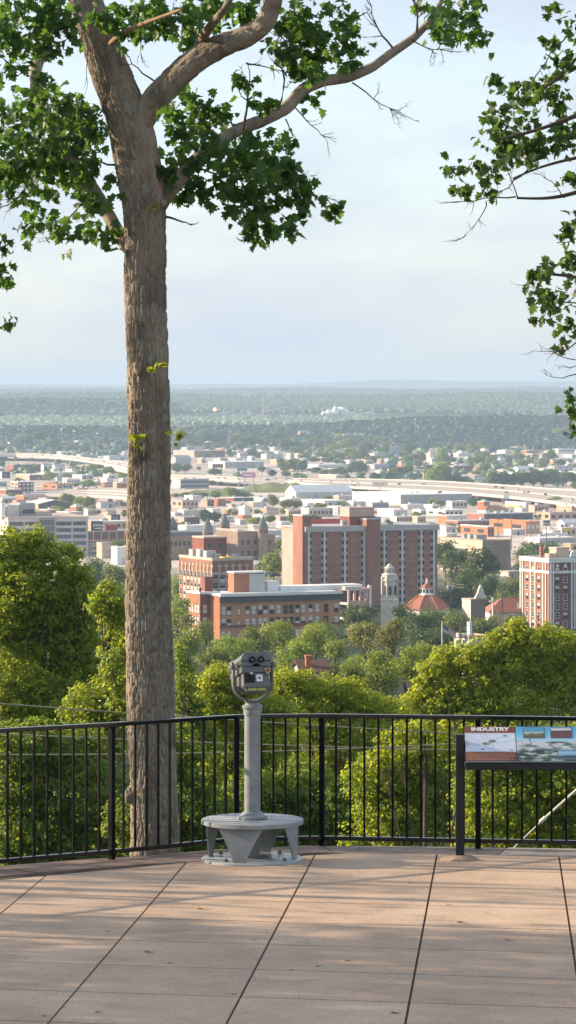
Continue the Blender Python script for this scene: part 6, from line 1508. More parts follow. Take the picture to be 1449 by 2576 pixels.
# ================================================================== roads: the elevated highway and its ramps
def zof(px, py, d): return ray(px, py, d)
def road(name, near, far, thick, label, lift=7.0, pier_every=5, pier_m='concretepale', dfix=None):
    """near and far edges of the deck as seen; distance from the height the deck stands above the plain"""
    def lay(p):
        px, py = p; d = 4000.0
        if dfix: return ray(px, py, dfix + (near[0][1] - py) * 30)
        for _ in range(30):
            z = float(gz((px - CX) / F * d, d)) + lift; d = .5 * d + .5 * (CZ - z) * F / (py - HY)
        return ray(px, py, d)
    def dens(e):
        out = []
        for i in range(len(e) - 1):
            for k in range(6): t = k / 6; out.append((e[i][0] + (e[i + 1][0] - e[i][0]) * t, e[i][1] + (e[i + 1][1] - e[i][1]) * t))
        return out + [e[-1]]
    N = [lay(p) for p in dens(near)]; Fa = [lay(p) for p in dens(far)]
    o = sum(N, Vector()) / len(N); o.z -= lift; root = empty(name, o); tag(root, label, 'highway bridge')
    for p, q in zip(N, Fa): q.z = p.z
    n = len(N); g = MB()
    ring = []
    for a, b_ in zip(N, Fa): ring += [a - o, b_ - o, b_ - o - Vector((0, 0, thick)), a - o - Vector((0, 0, thick))]
    fs = []
    for i in range(n - 1):
        for k in range(4): fs.append((4 * i + k, 4 * i + (k + 1) % 4, 4 * i + 4 + (k + 1) % 4, 4 * i + 4 + k))
    g.add(ring, fs); g.build('deck', M['deck'], root)
    def wall(pts, nm, h0, h1, w):
        g = MB(); vs = []
        for i, p in enumerate(pts):
            t = (pts[min(i + 1, len(pts) - 1)] - pts[max(i - 1, 0)]).normalized(); m_ = Vector((-t.y, t.x, 0)) * w
            for s_, hh in ((-1, h0), (1, h0), (1, h1), (-1, h1)): vs.append(p - o + m_ * s_ + Vector((0, 0, hh)))
        f = []
        for i in range(len(pts) - 1):
            for k in range(4): f.append((4 * i + k, 4 * i + (k + 1) % 4, 4 * i + 4 + (k + 1) % 4, 4 * i + 4 + k))
        g.add(vs, f); g.build(nm, M['concretepale'], root)
    wall(N, 'barrier', -1.2, 1.1, .3); wall(Fa, 'barrier', -.3, 1.3, .3)
    mid = [p.lerp(q, .5) for p, q in zip(N, Fa)]; wall(mid, 'median', .004, 1.0, .25)
    for i in range(2, n - 1, pier_every):
        for t in (.06, .35, .65):
            p = N[i].lerp(Fa[i], t) - o; g = MB(); zb = float(gz((N[i].x), N[i].y)) - o.z - 1
            g.box(p.x - 1.1, p.x + 1.1, p.y - 1.1, p.y + 1.1, zb, p.z - thick - .01); g.box(p.x - 3.4, p.x + 3.4, p.y - 1.2, p.y + 1.2, p.z - thick - 1.5, p.z - thick - .02); g.build('pier', M[pier_m], root)
    return N, Fa
hwN, hwF = road('highway_bridge', [(330, 1196), (431, 1203), (520, 1206), (600, 1210), (724, 1212), (800, 1219), (900, 1226), (1000, 1231), (1100, 1236), (1200, 1243), (1300, 1252), (1380, 1262), (1480, 1276)],
                [(330, 1190), (431, 1196), (520, 1199), (600, 1203), (724, 1205), (800, 1207), (900, 1209), (1000, 1213), (1100, 1218), (1200, 1224), (1300, 1231), (1380, 1238), (1480, 1247)], 1.8, 'long elevated highway crossing the whole town with sunlit tan deck', 7, 4)
LAND.append(('elevated highway', 330, 1460, 1200, 1250, 3900))
ovN, ovF = road('overpass', [(-40, 1147), (40, 1147), (100, 1149), (150, 1152), (200, 1158), (250, 1165), (290, 1171), (330, 1180)], [(-40, 1141), (40, 1141), (100, 1143), (150, 1146), (200, 1151), (250, 1157), (290, 1162), (330, 1168)], 1.8, 'curved overpass sweeping in from the left edge to the tall trunk', 8, 4)
LAND.append(('curved overpass', 0, 330, 1141, 1170, 4900))
road('overpass', [(265, 1176), (290, 1182), (320, 1188), (350, 1192)], [(262, 1172), (290, 1177), (320, 1182), (350, 1186)], 1.6, 'short ramp curling off the overpass beside the tall trunk', 6, 4)
lfN, lfF = road('flyover', [(60, 1246), (110, 1245), (160, 1246), (220, 1247), (280, 1250), (340, 1255)], [(90, 1238), (120, 1237), (160, 1237), (220, 1238), (280, 1240), (340, 1243)], 2.0, 'lower flyover on pale piers left of the tall trunk', 9, 6)
LAND.append(('lower flyover', 97, 320, 1238, 1255, 3500))
road('road_bridge', [(1060, 1104), (1150, 1103), (1250, 1102), (1310, 1101)], [(1060, 1102), (1150, 1101), (1250, 1100), (1310, 1099)], 2, 'thin far bridge under the dark woods at right', 3, 40, dfix=6850)

# ------------------------------------------------------------------ vehicles
def car_mesh(col):
    body = MB(); body.prism([(-2.3, .35), (2.3, .35), (2.35, .75), (2.2, .95), (.95, 1.02), (-1.9, 1.02), (-2.3, .9)], -.88, .88, axis='y')
    cab = MB().prism([(-1.7, 1.021), (1.0, 1.021), (.35, 1.5), (-1.1, 1.52)], -.76, .76, axis='y')
    wh = MB()
    q = MB().lathe([(.33, -.12), (.34, -.1), (.34, .1), (.33, .12)], 12)
    wh.add([(x, z, y) for x, y, z in q.v], [tuple(reversed(f)) for f in q.f])
    return body.mesh('body', M[col]), cab.mesh('cabin', M['glass']), wh.mesh('wheel', M['rubber'])
CARM = {c: car_mesh(c) for c in ('white', 'lgrey', 'dgrey', 'redbox', 'blue', 'offwhite')}
CARN = {'white': 'white', 'lgrey': 'silver', 'dgrey': 'dark', 'redbox': 'red', 'blue': 'blue', 'offwhite': 'pale'}
def car(p, ang, col, label, k=1.0, group=None):
    r_ = empty('parked_car' if group is None else 'car', p, ang); tag(r_, label, 'car', group)
    bm2, cm, wm2 = CARM[col]; place('body', bm2, r_); place('cabin', cm, r_)
    for x in (-1.4, 1.4):
        for y in (-.82, .82): place('wheel', wm2, r_, (x, y, .34))
    r_.scale = (k, k, k)
def on(N, Fa, px, t):
    xs = [CX + p.x / p.y * F for p in N]
    i = min(max(int(np.searchsorted(xs, px)), 1), len(N) - 1); u = (px - xs[i - 1]) / max(xs[i] - xs[i - 1], 1e-6)
    a = N[i - 1].lerp(N[i], u); b_ = Fa[i - 1].lerp(Fa[i], u); t_ = (N[i] - N[i - 1]); return a.lerp(b_, t) + Vector((0, 0, .03)), math.atan2(t_.y, t_.x)
for px, t, col, lab in ((513, .6, 'white', 'white car on the elevated highway just right of the tall trunk'), (548, .35, 'white', 'white van-like car left of the pink hoarding on the highway'), (565, .4, 'lgrey', 'silver car left of the pink hoarding on the highway'),
        (598, .3, 'white', 'white car just before the pink hoarding'), (674, .3, 'dgrey', 'dark car right of the pink hoarding'), (710, .6, 'white', 'white car on the highway above the white gabled warehouse end'), (757, .4, 'white', 'white car above the roof of the gabled warehouse'), (832, .5, 'white', 'white car below the plain beige box'),
        (884, .65, 'white', 'white car right of the plain beige box'), (900, .35, 'lgrey', 'silver car right of the plain beige box'), (1005, .5, 'dgrey', 'dark car below the green highway sign'), (1066, .55, 'dgrey', 'dark car left of the grey landscape hoarding'), (1247, .75, 'dgrey', 'dark car above the small white roadside sign'),
        (1264, .7, 'dgrey', 'black car right of the grey landscape hoarding'), (1274, .3, 'redbox', 'dark red car above the small white roadside sign'), (1302, .6, 'white', 'white car in the middle of the right-hand highway'), (1318, .45, 'offwhite', 'pale car following the white car on the highway'), (1330, .5, 'redbox', 'red car on the right-hand highway'),
        (1372, .45, 'dgrey', 'black car near the pair of green signs'), (1405, .3, 'dgrey', 'dark car under the pair of green signs'), (1440, .25, 'white', 'white car at the right edge of the highway')):
    p, a = on(hwN, hwF, px, t); car(p, a, col, lab, 1.35, 'cars on the elevated highway')
for px, t, col, lab in ((108, .5, 'dgrey', 'dark car on the curved overpass'), (128, .6, 'redbox', 'red car on the curved overpass'), (230, .4, 'white', 'white car low on the curved overpass'), (196, .6, 'redbox', 'red lorry-like car midway along the curved overpass'), (262, .5, 'dgrey', 'dark car where the overpass nears the trunk'), (300, .4, 'white', 'white car where the overpass meets the trunk')):
    p, a = on(ovN, ovF, px, t); car(p, a, col, lab, 1.3, 'cars on the curved overpass')
def ground_car(px, py, col, lab, ang, d=None):
    d = d or depth_at(py); p = ray(px, py, d); car(p, ang, col, lab, 1.0)
ground_car(677, 1449, 'lgrey', 'silver car parked left of the apartment tower', R(8), 1470); ground_car(692, 1451, 'dgrey', 'dark car parked against the end of the apartment tower', R(8), 1460)
g_ = [(p, q) for p in (1296, 1302, 1308, 1314, 1321, 1328) for q in (1284, 1288)]
for k, (px, py) in enumerate(((590, 1272), (602, 1275), (612, 1271), (622, 1276), (634, 1273), (1290, 1282), (1300, 1286), (1311, 1283), (1322, 1287), (1334, 1284), (455, 1230), (463, 1232))):
    col = ['white', 'lgrey', 'dgrey', 'white', 'blue', 'white'][k % 6]; where = 'car lot right of the turrets' if k < 5 else ('lot by the red-brown hip roof' if k < 10 else 'yard of the glass building')
    p = ray(px, py, depth_at(py)); p.z = float(gz(p.x, p.y)) + .05
    r_ = car(p, R(20 + 10 * k), col, ['first', 'second', 'third', 'fourth', 'last'][k % 5] + ' car, ' + CARN[col] + ', in the ' + where, 1.15)
# semi trailer
t0 = ray(*rg_('E', 1060, 262), 2330); sm = empty('semi_trailer', (t0.x, t0.y, float(gz(t0.x, t0.y))), R(12)); tag(sm, 'long white semi trailer parked behind the brick hotel', 'trailer')
MB().box(5, 21, -1.3, 1.3, 1.2, 5.2).build('trailer_box', M['white'], sm); MB().prism([(0, .8), (4.6, .8), (4.6, 4.4), (2.2, 4.4), (1.6, 2.6), (0, 2.3)], -1.2, 1.2, axis='y').build('cab', M['lgrey'], sm)
for x in (1, 4, 16.5, 18.5):
    for y in (-1.1, 1.1):
        q = MB().lathe([(.6, -.2), (.6, .2)], 12); MB().add([(x + a, y + c_, .6 + b_) for a, b_, c_ in q.v], q.f).build('wheel', M['rubber'], sm)

# ================================================================== masts, hoardings, poles, silos
def mast(px, yt, yb, lab, head=True, d=None, w=.55, m='steel'):
    d = d or depth_at(yb); p = ray(px, yb, d); zt = ray(px, yt, d).z; gzz = min(float(gz(p.x, d)), p.z)
    r_ = empty('light_mast' if head else 'utility_pole', (p.x, d, gzz)); tag(r_, lab, 'light mast' if head else 'pole', 'tall light masts along the highways' if head else None); h = zt - gzz
    MB().tube([(0, 0, 0), (0, 0, h)], [w, w * .55], 8).build('pole', M[m], r_)
    if head: MB().lathe([(.4, h - .6), (2.3, h - .9), (2.5, h - .3), (1.6, h + .6), (.3, h + .9)], 12).build('lamp_ring', M['white'], r_)
    LAND.append((lab, px - 1, px + 1, yt, yb, d)) if False else None
for px, yt, yb, lab in ((4, 1074, 1125, 'tall light mast at the very left edge'), (47, 1079, 1132, 'light mast second from the left edge, before the dark woods'), (62, 1073, 1132, 'taller light mast third from the left edge'), (156, 1079, 1138, 'light mast midway between left edge and trunk, beyond the overpass'),
        (186, 1084, 1165, 'light mast rising through the curved overpass'), (245, 1090, 1168, 'light mast just left of the trunk with bright lamps'), (588, 1134, 1198, 'light mast above the wide grey warehouse'), (648, 1119, 1200, 'light mast left of a pair beyond the highway'), (677, 1124, 1170, 'light mast right of a pair beyond the highway')):
    mast(px, yt, yb, lab)
mast(577, 1046, 1124, 'tall thin bare mast among trees right of the trunk', False, None, .8); mast(1045, 1055, 1110, 'tall pale lone mast before the woods at right', True, None, .9)
for px, yt, yb, lab in ((17, 1097, 1140, 'bare pole at left between two light masts'), (96, 1107, 1140, 'short pole with small signs beyond the overpass'), (122, 1095, 1143, 'bare pole left of the middle light mast'), (134, 1100, 1130, 'faint pole before the dark woods at left'), (261, 1060, 1130, 'thin tall pole beside the left of the trunk'), (289, 1106, 1142, 'stout pole right beside the trunk'),
        (466, 1178, 1196, 'short pole before a dark tree right of the trunk'), (523, 1200, 1262, 'wooden pole in front of the glass building'), (659, 1170, 1201, 'tan pole under the far light masts'), (773, 1150, 1208, 'pole at the left end of the long white shed'), (932, 1175, 1210, 'first of the roadside poles right of the beige box'), (990, 1175, 1212, 'second of the roadside poles, left of the green sign'), (1030, 1192, 1216, 'third of the roadside poles, right of the green sign'), (1070, 1188, 1218, 'fourth of the roadside poles'), (1121, 1205, 1222, 'roadside pole below the tall poplars'), (1160, 1199, 1222, 'roadside pole left of the landscape hoarding'),
        (1257, 1203, 1231, 'roadside lamp pole right of the landscape hoarding'), (1307, 1214, 1231, 'short roadside lamp pole at right'), (1346, 1209, 1236, 'roadside pole left of the green signs'), (1353, 1210, 1235, 'second pole left of the green signs'), (1415, 1222, 1246, 'pole under the green signs'),
        (1253, 1280, 1362, 'thin pole above the orange-brick block'), (1287, 1290, 1382, 'tall pole in front of the windowless hall'), (1336, 1290, 1352, 'pole beside the white semi trailer'), (1325, 1318, 1350, 'short pole by the large orange-brick hall'), (1375, 1320, 1400, 'thin pole behind the brick hotel')):
    mast(px, yt, yb, lab, False, None, .32, 'wood' if px > 450 else 'steel')
def tpole(px, yt, yb, d, lab, arms=2, extra=None):
    p = ray(px, yb, d); zt = ray(px, yt, d).z; gzz = min(float(gz(p.x, d)), p.z); r_ = empty('utility_pole', (p.x, d, gzz), R(20)); tag(r_, lab, 'pole'); h = zt - gzz
    MB().tube([(0, 0, 0), (0, 0, h)], [.2, .14], 8).build('pole', M['wood'], r_)
    for k in range(arms): MB().box(-1.3, 1.3, -.16, -.05, h - .6 - k * 1.1, h - .45 - k * 1.1).build('cross_arm', M['wood'], r_)
    if extra:
        q = MB().lathe([(.36, h - 4.4), (.4, h - 4.3), (.4, h - 3.2), (.3, h - 3.1)], 12, (.7, -.1)); q.build('transformer', M['lgrey'], r_)
        MB().lathe([(.36, h - 4.4), (.4, h - 4.3), (.4, h - 3.2), (.3, h - 3.1)], 12, (-.7, -.1)).build('transformer', M['lgrey'], r_)
tpole(1132, 1447, 1520, 1100, 'wooden pole with transformers before the dark trees right of the dome', 2, True); tpole(1195, 1466, 1520, 1180, 'slim pole in front of the dark tree group', 1); tpole(1264, 1468, 1520, 1120, 'pole with lamp above the red tile roof', 2)
tpole(1265, 1538, 1580, 900, 'small pole before the red tile roof', 1); tpole(1159, 1566, 1625, 640, 'left of two poles beside the flag', 3, True); tpole(1256, 1560, 1630, 640, 'thick pole beside the white vent box', 0); tpole(1378, 1480, 1490, 1260, 'short pole behind the hotel roof', 1)
# wires strung between poles (each span one wire)
def span(a, b, sag, lab, r_=.05):
    A, B_ = ray(*a), ray(*b); pts = [A.lerp(B_, t / 14) - Vector((0, 0, sag * 4 * t / 14 * (1 - t / 14))) for t in range(15)]
    o = A.copy(); tag(MB().tube([p - o for p in pts], r_, 5).build('overhead_wire', M['cable'], None, o), lab, 'wire')
span((1107, 1443, 1110), (1167, 1470, 1090), 1.2, 'upper wire slanting past the pole right of the apartment tower'); span((1107, 1449, 1110), (1168, 1477, 1090), 1.2, 'lower wire slanting past the pole right of the apartment tower')
span((1060, 1611, 600), (1145, 1629, 520), .6, 'wire below the flag, upper strand'); span((1060, 1617, 600), (1140, 1634, 520), .6, 'wire below the flag, lower strand')
def hoarding(px, py, w, h, yb, face, lab, legs=2, d=None, band=None):
    d = d or depth_at(yb); s_ = F / d; p = ray(px, py, d); gzz = float(gz(p.x, d)); r_ = empty('billboard', (p.x, d, gzz)); tag(r_, lab, 'billboard'); zc = p.z - gzz; W, H = w / s_, h / s_
    MB().box(-W / 2, W / 2, -.4, .4, zc - H / 2, zc + H / 2).build('panel', M['lgrey'], r_)
    MB().box(-W / 2 + .2, W / 2 - .2, -.55, -.404, zc - H / 2 + .2, zc + H / 2 - .2).build('face', M[face], r_)
    if band:
        MB().box(-W * .38, W * .36, -.6, -.553, zc - H * .2, zc + H * .22).build('face_print', M[band], r_)
    for k in range(legs):
        x = 0 if legs == 1 else -W * .3 + k * W * .6 / (legs - 1); MB().tube([(x, .1, -1), (x, .1, zc - H / 2)], .6, 8).build('leg', M['steel'], r_)
    LAND.append((lab.split(' on ')[0].split(' above ')[0], px - w / 2, px + w / 2, py - h / 2, yb, d))
hoarding(626, 1195, 34, 13, 1240, 'magenta', 'pink hoarding on tall legs above the grassy bank', 2, None, 'offwhite'); hoarding(956, 1218, 40, 12, 1262, 'offwhite', 'white hoarding with a magenta foot on a lattice leg', 1, None, 'pink')
hoarding(502, 1127, 28, 10, 1150, 'pink', 'far pink hoarding on the dark red warehouse', 2, None, 'lgrey'); hoarding(548, 1172, 28, 10, 1196, 'maroon', 'dark maroon hoarding before the white-ended warehouse', 2); hoarding(1211, 1203, 35, 13, 1226, 'bluegrey', 'grey landscape hoarding on many legs above the highway', 4, None, 'lgrey')
hoarding(1274, 1249, 15, 10, 1275, 'white', 'small white roadside sign on one leg', 1); hoarding(779, 1092, 19, 9, 1112, 'white', 'bright white hoarding before the woods', 2); hoarding(995, 1100, 10, 10, 1112, 'white', 'square white sign left of the tall lone mast', 1); hoarding(1083, 1103, 9, 7, 1112, 'white', 'small white sign right of the tall lone mast', 1)
hoarding(265, 1122, 11, 10, 1136, 'pink', 'faint pink sign left of the trunk', 1); hoarding(283, 1118, 10, 9, 1136, 'white', 'faint white sign beside the trunk', 1); hoarding(674, 1180, 12, 9, 1206, 'lgrey', 'small grey hoarding under the far light masts', 1); hoarding(1162, 1221, 19, 6, 1238, 'mgrey', 'low grey gantry sign on the highway', 1)
hoarding(1007, 1199, 22, 7, 1222, 'greensign', 'wide green highway sign', 2); hoarding(1402, 1220, 11, 7, 1244, 'greensign', 'left one of two small green highway signs', 1); hoarding(1416, 1220, 8, 7, 1244, 'greensign', 'right one of two small green highway signs', 1); hoarding(262, 1141, 22, 8, 1156, 'greensign', 'dull green sign left of the trunk', 2); hoarding(609, 1181, 26, 7, 1206, 'greensign', 'dull green highway sign under a red truck sign', 2)
def silos(px, yt, yb, w, n, m, lab, d=None):
    d = d or depth_at(yb); s_ = F / d
    for k in range(n):
        p = ray(px + k * w * 1.25, yb, d); gzz = float(gz(p.x, d)); h = ray(0, yt + (k % 2) * 3, d).z - gzz; r_ = empty('silo', (p.x, d + k * 2, gzz)); tag(r_, lab[k], 'silo', 'silos'); R_ = w / 2 / s_
        MB().lathe([(R_, 0), (R_, h - R_ * .5)], 16).build('drum', M[m], r_, smooth=True); MB().lathe([(R_ * 1.03, h - R_ * .5 + .004), (R_ * .5, h), (.2, h + .4)], 16).build('cap', M['lgrey'], r_)
silos(985, 1121, 1154, 5.5, 3, 'blue', ['leftmost of the three blue silos', 'middle one of the three blue silos', 'rightmost of the three blue silos']); silos(1001.5, 1132, 1154, 4, 1, 'bluegrey', ['short grey-blue silo beside the blue silos'])
silos(1084, 1127, 1158, 6, 3, 'lgrey', ['leftmost of the three silver silos', 'middle one of the three silver silos', 'rightmost of the three silver silos']); silos(314, 1134, 1156, 13, 1, 'offwhite', ['fat white silo beside the trunk'])
# rusty tower at right
d = depth_at(1178); p = ray(1367, 1178, d); r_ = empty('rusty_tower', (p.x, d, float(gz(p.x, d)))); tag(r_, 'dark rusty plant tower overgrown with green at right', 'tower')
MB().box(-3, 3, -3, 3, 0, 15).build('shaft', M['brick'], r_); MB().box(-12, 8, -3.5, -3.01, 4, 5.2).build('rail', M['rust'], r_); MB().box(-2, 0, -2, 0, 15.01, 20).build('stack', M['maroon'], r_)
# ------------------------------------------------------------------ the many lesser roofs between the named blocks
rf = random.Random(77); taken = [(a, b_, t, q) for ph_, a, b_, t, q, dd in LAND]; nfill = 0
nearx = [CX + p.x / p.y * F for p in hwN]; neary = [HY + (CZ - p.z) / p.y * F for p in hwN]
LOOKS = [('white', 'white', 'lgrey', 'roofwhite', 5), ('off-white', 'white', 'offwhite', 'roofwhite', 5), ('tan', 'peach', 'tan_brick', 'roofwhite', 3), ('brick-red', 'orange', 'brick', 'roofwhite', 2), ('grey', 'lgrey', 'mgrey', 'roofgrey', 3), ('orange', 'orange', 'tan_brick', 'rooftan', 1), ('blue-grey', 'lgrey', 'bluegrey', 'roofwhite', 2), ('maroon', 'pink', 'maroon', 'roofgrey', 1)]
bag = [l for l in LOOKS for _ in range(l[4])]
for att in range(9000):
    if nfill >= 230: break
    yb_ = 1118 + 245 * rf.random() ** .9; xc = rf.uniform(-10, 1460); dd = depth_at(yb_); s_ = F / dd; w_ = rf.uniform(10, 28) * s_; h_ = rf.uniform(4, 7.5) * s_
    if 300 < xc < 436 or (yb_ > 1300 and 690 < xc < 1120) or (yb_ > 1330 and xc < 690): continue
    hy = np.interp(xc, nearx, neary); 
    if -30 < yb_ - hy < 6 and xc > 320: continue
    if xc < 335 and (1132 < yb_ < 1178 or 1232 < yb_ < 1258): continue
    if any(min(xc + w_ / 2, b_) - max(xc - w_ / 2, a) > 3 and min(yb_, q) - max(yb_ - h_, t) > 2 for a, b_, t, q in taken): continue
    l = rf.choice(bag); form = rf.choice(['block', 'shed', 'block', 'store']); size = 'small' if w_ < 30 else 'wide'
    lab = near_label(size + ' ' + l[0] + ' flat-roofed', form, xc - w_ / 2, xc + w_ / 2, yb_ - h_, yb_, dd)
    b = Bld({'block': 'town_block', 'shed': 'shed', 'store': 'store'}[form], lab, xc - w_ / 2, None, xc + w_ / 2, yb_ - h_, yb_, dd, cat='building' if form != 'shed' else 'shed', alpha=R(rf.choice((30, 36, 42))), side=.5, L=rf.uniform(16, 34))
    b.walls(M[l[2]], M[l[1]]); b.flat_roof(M[l[3]], .5, .25)
    for q in range(rf.randint(1, 3)):
        x = b.W * rf.uniform(.08, .8); y = b.L * rf.uniform(.2, .7); k = rf.uniform(1.4, 3); MB().box(x, x + k, y, y + k, b.H + .51, b.H + rf.uniform(1.3, 2.6)).build('rooftop_unit', M[rf.choice(['lgrey', 'mgrey', 'offwhite'])], b.root)
    n = rf.randint(2, 5); me = MB().box(-b.W / n * .28, b.W / n * .28, -.1, .1, 0, min(2.4, b.H * .5)).mesh('window', M[rf.choice(['glass', 'dgrey', 'blind'])])
    for q in range(n):
        if rf.random() < .8: b.win_front(me, b.W * (q + .5) / n, b.H * .25)
    taken.append((xc - w_ / 2, xc + w_ / 2, yb_ - h_, yb_)); nfill += 1

for k in range(46):
    yb_ = rf.uniform(1180, 1345); xc = rf.uniform(0, 1445)
    if 300 < xc < 436 or (yb_ > 1300 and 690 < xc < 1120) or (yb_ > 1310 and xc < 430) or any(a - 3 < xc < b_ + 3 and t < yb_ < q + 1 for a, b_, t, q in taken): continue
    dd = depth_at(yb_); p = ray(xc, yb_, dd); p.z = float(gz(p.x, dd)) + .05; col = rf.choice(['white', 'white', 'lgrey', 'dgrey', 'redbox', 'blue'])
    car(p, rf.uniform(0, 3), col, near_label(CARN[col] + ' parked', rf.choice(['car', 'van']), xc - 4, xc + 4, yb_ - 4, yb_, dd), 1.3)
for k in range(30):
    yb_ = rf.uniform(1150, 1340); xc = rf.uniform(0, 1445)
    if 300 < xc < 436 or (yb_ > 1290 and 690 < xc < 1120): continue
    mast(xc, yb_ - rf.uniform(16, 34), yb_, near_label(rf.choice(['slim', 'leaning', 'plain']) + ' wooden', 'pole', xc - 1, xc + 1, yb_ - 25, yb_, depth_at(yb_)), False, None, .28, 'wood')

# ================================================================== works and steam on the far plain
def far_block(name, px, yt, yb, w, d, m, lab, cat='works', dep=20):
    ds = np.linspace(d - 1200, d + 1500, 200); e = [abs(ray(px, yb, q).z - float(gz(ray(px, yb, q).x, q))) for q in ds]; d = float(ds[int(np.argmin(e))]); s_ = F / d; p = ray(px, yb, d); gzz = max(float(gz(p.x, d)), p.z - 12); r_ = empty(name, (p.x, d, gzz)); tag(r_, lab, cat); h = ray(0, yt, d).z - gzz; W = w / s_
    return r_, h, W
DW = 9300
for px, yt, yb, w, m, lab in ((663, 988, 1047, 4.5, 'pink', 'tall brown smokestack of the far steelworks'), (783, 997, 1042, 4, 'brick', 'shorter smokestack right of the far steelworks tower')):
    r_, h, W = far_block('smokestack', px, yt, yb, w, DW, m, lab, 'smokestack'); MB().lathe([(W * .6, 0), (W * .4, h)], 12).build('shaft', M[m], r_); MB().lathe([(W * .44, h + .01), (W * .44, h + 1.5)], 12).build('rim', M['dgrey'], r_)
r_, h, W = far_block('steelworks_tower', 735, 1017, 1044, 16, DW, 'bluegrey', 'grey square tower of the far steelworks', 'tower'); MB().box(-W / 2, W * .2, -8, 8, 0, h).build('shaft', M['bluegrey'], r_); MB().box(W * .26, W * .36, -3, 3, 0, h + 6).build('side_mast', M['lgrey'], r_)
r_, h, W = far_block('steelworks', 628, 1032, 1046, 78, DW, 'bluegrey', 'long grey sheds of the far steelworks with sloping conveyor', 'factory')
MB().box(-W / 2, W / 2, -10, 10, 0, h * .55).build('shed', M['bluegrey'], r_); MB().box(-W * .1, W * .45, -8, 8, h * .55 + .01, h).build('upper_shed', M['mgrey'], r_); MB().box(-W * .06, W * .06, -14, -10.01, 0, h * .8).build('white_tank', M['white'], r_)
g = MB(); s_ = F / DW; g.tube([(20 / s_, 0, h * .4), (100 / s_, 0, h * 1.5)], 3, 6); g.build('conveyor', M['mgrey'], r_); g = MB(); g.tube([(-85 / s_, 0, 2), (-40 / s_, 0, h * .9)], 3, 6); g.build('conveyor', M['mgrey'], r_)
r_, h, W = far_block('water_tank', 484, 972, 980, 7, 20000, 'white', 'tiny white water tank on the far ridge', 'water tank'); MB().lathe([(2, -12), (2, h * .2), (W * .5, h * .3), (W * .6, h * .7), (W * .35, h)], 14).build('tank', M['white'], r_)
r_, h, W = far_block('distant_stacks', 1362, 1024, 1034, 60, 10200, 'lgrey', 'faint row of pale stacks far off at right', 'works')
for k in range(8): MB().box(-W / 2 + k * W / 8, -W / 2 + k * W / 8 + W * .05, -5, 5, -8, h * random.Random(k).uniform(.6, 1.2)).build('stack', M['pink'], r_)
for px, yt, yb, w, lab in ((890, 1035, 1046, 40, 'faint white works right of the steam cloud'), (875, 1040, 1050, 20, 'faint white hut below the steam cloud'), (132, 1040, 1052, 18, 'faint white block far beyond the dark woods at left'), (570, 1046, 1052, 30, 'faint pale sheds left of the far steelworks'), (930, 1034, 1042, 26, 'faint pale sheds right of the far white works')):
    r_, h, W = far_block('distant_works', px, yt, yb, w, DW - 300, 'offwhite', lab, 'works'); MB().box(-W / 2, W / 2, -8, 8, -4, h * .7).build('shed', M['offwhite'], r_); MB().box(-W * .2, W * .1, -6, 6, h * .7 + .01, h).build('tower', M['white'], r_)
# steam: a real billowing cloud of many puffs
p0 = ray(843, 1036, DW - 150); st = empty('steam_cloud', (p0.x, p0.y, p0.z - 12)); tag(st, 'white steam cloud billowing over the far works', 'steam'); rs_ = np.random.RandomState(9)
import bmesh
def ico(sub):
    bm = bmesh.new(); bmesh.ops.create_icosphere(bm, subdivisions=sub, radius=1); bm.verts.ensure_lookup_table()
    V = np.array([v.co[:] for v in bm.verts]); T = np.array([[v.index for v in f.verts] for f in bm.faces]); bm.free(); return V, T
I2 = ico(2); I1 = ico(1)
VV = []; TT = []; o_ = 0; s_ = F / DW
for k in range(46):
    t = rs_.uniform(0, 1); x = (-30 + 60 * t) / s_; z = ((2 + 14 * math.sin(min(t * 1.3, 1) * math.pi * .7)) * rs_.uniform(.1, 1)) / s_; r0 = rs_.uniform(3, 6.2) / s_
    V = I2[0] * (1 + .22 * rs_.normal(size=(len(I2[0]), 1)) * .6) * r0 + np.array([x, rs_.uniform(-10, 10), z + 6]); VV.append(V); TT.append(I2[1] + o_); o_ += len(V)
m, nt, bs = new_mat('steam'); bs.inputs['Base Color'].default_value = (.95, .95, .95, 1); bs.inputs['Roughness'].default_value = 1; bs.inputs['Subsurface Weight'].default_value = 0
place('puffs', np_mesh('puffs', np.concatenate(VV), np.concatenate(TT), m, True), st)
# ================================================================== street trees among the low blocks
def proto_tree(seed, shape):
    rs = np.random.RandomState(seed); lob = []
    for k in range(shape[0]):
        a = rs.uniform(0, 6.28); r_ = shape[1] * rs.uniform(.3, 1); lob.append(((r_ * math.cos(a), r_ * math.sin(a), shape[2] + rs.uniform(-.5, .5) * shape[3]), (.30 * rs.uniform(.7, 1.2), .30 * rs.uniform(.7, 1.2), shape[4] * rs.uniform(.7, 1.2))))
    P_, N_, S_ = spray(lob, 2.6, .10, .17, rs, up=.4)
    lo = P_[:, 2].min(); hi = P_[:, 2].max(); P_[:, 2] = (P_[:, 2] - lo) / (hi - lo) * .88 + .12; w = np.abs(P_[:, :2]).max(); P_[:, :2] *= .5 / w * 1.08
    V, T = leaf_geo(P_, N_, S_, QUAD, None, rs)
    g = MB().tube([(0, 0, -.05), (0, 0, .5), (.02, 0, .8)], [.03, .02, .008], 6).mesh('trunk', M['darkbark'])
    return V, T, g
PROTO = {}
for k, (sh) in enumerate([(7, .24, .5, .35, .30), (9, .28, .5, .3, .26), (6, .15, .5, .7, .26), (8, .3, .5, .22, .24)]):
    V, T, tr_ = proto_tree(50 + k, sh)
    for mk in ('leaf_city', 'leaf_deep', 'leaf_olive', 'leaf_mid'): PROTO[k, mk] = (np_mesh('crown', V, T, M[mk]), tr_)
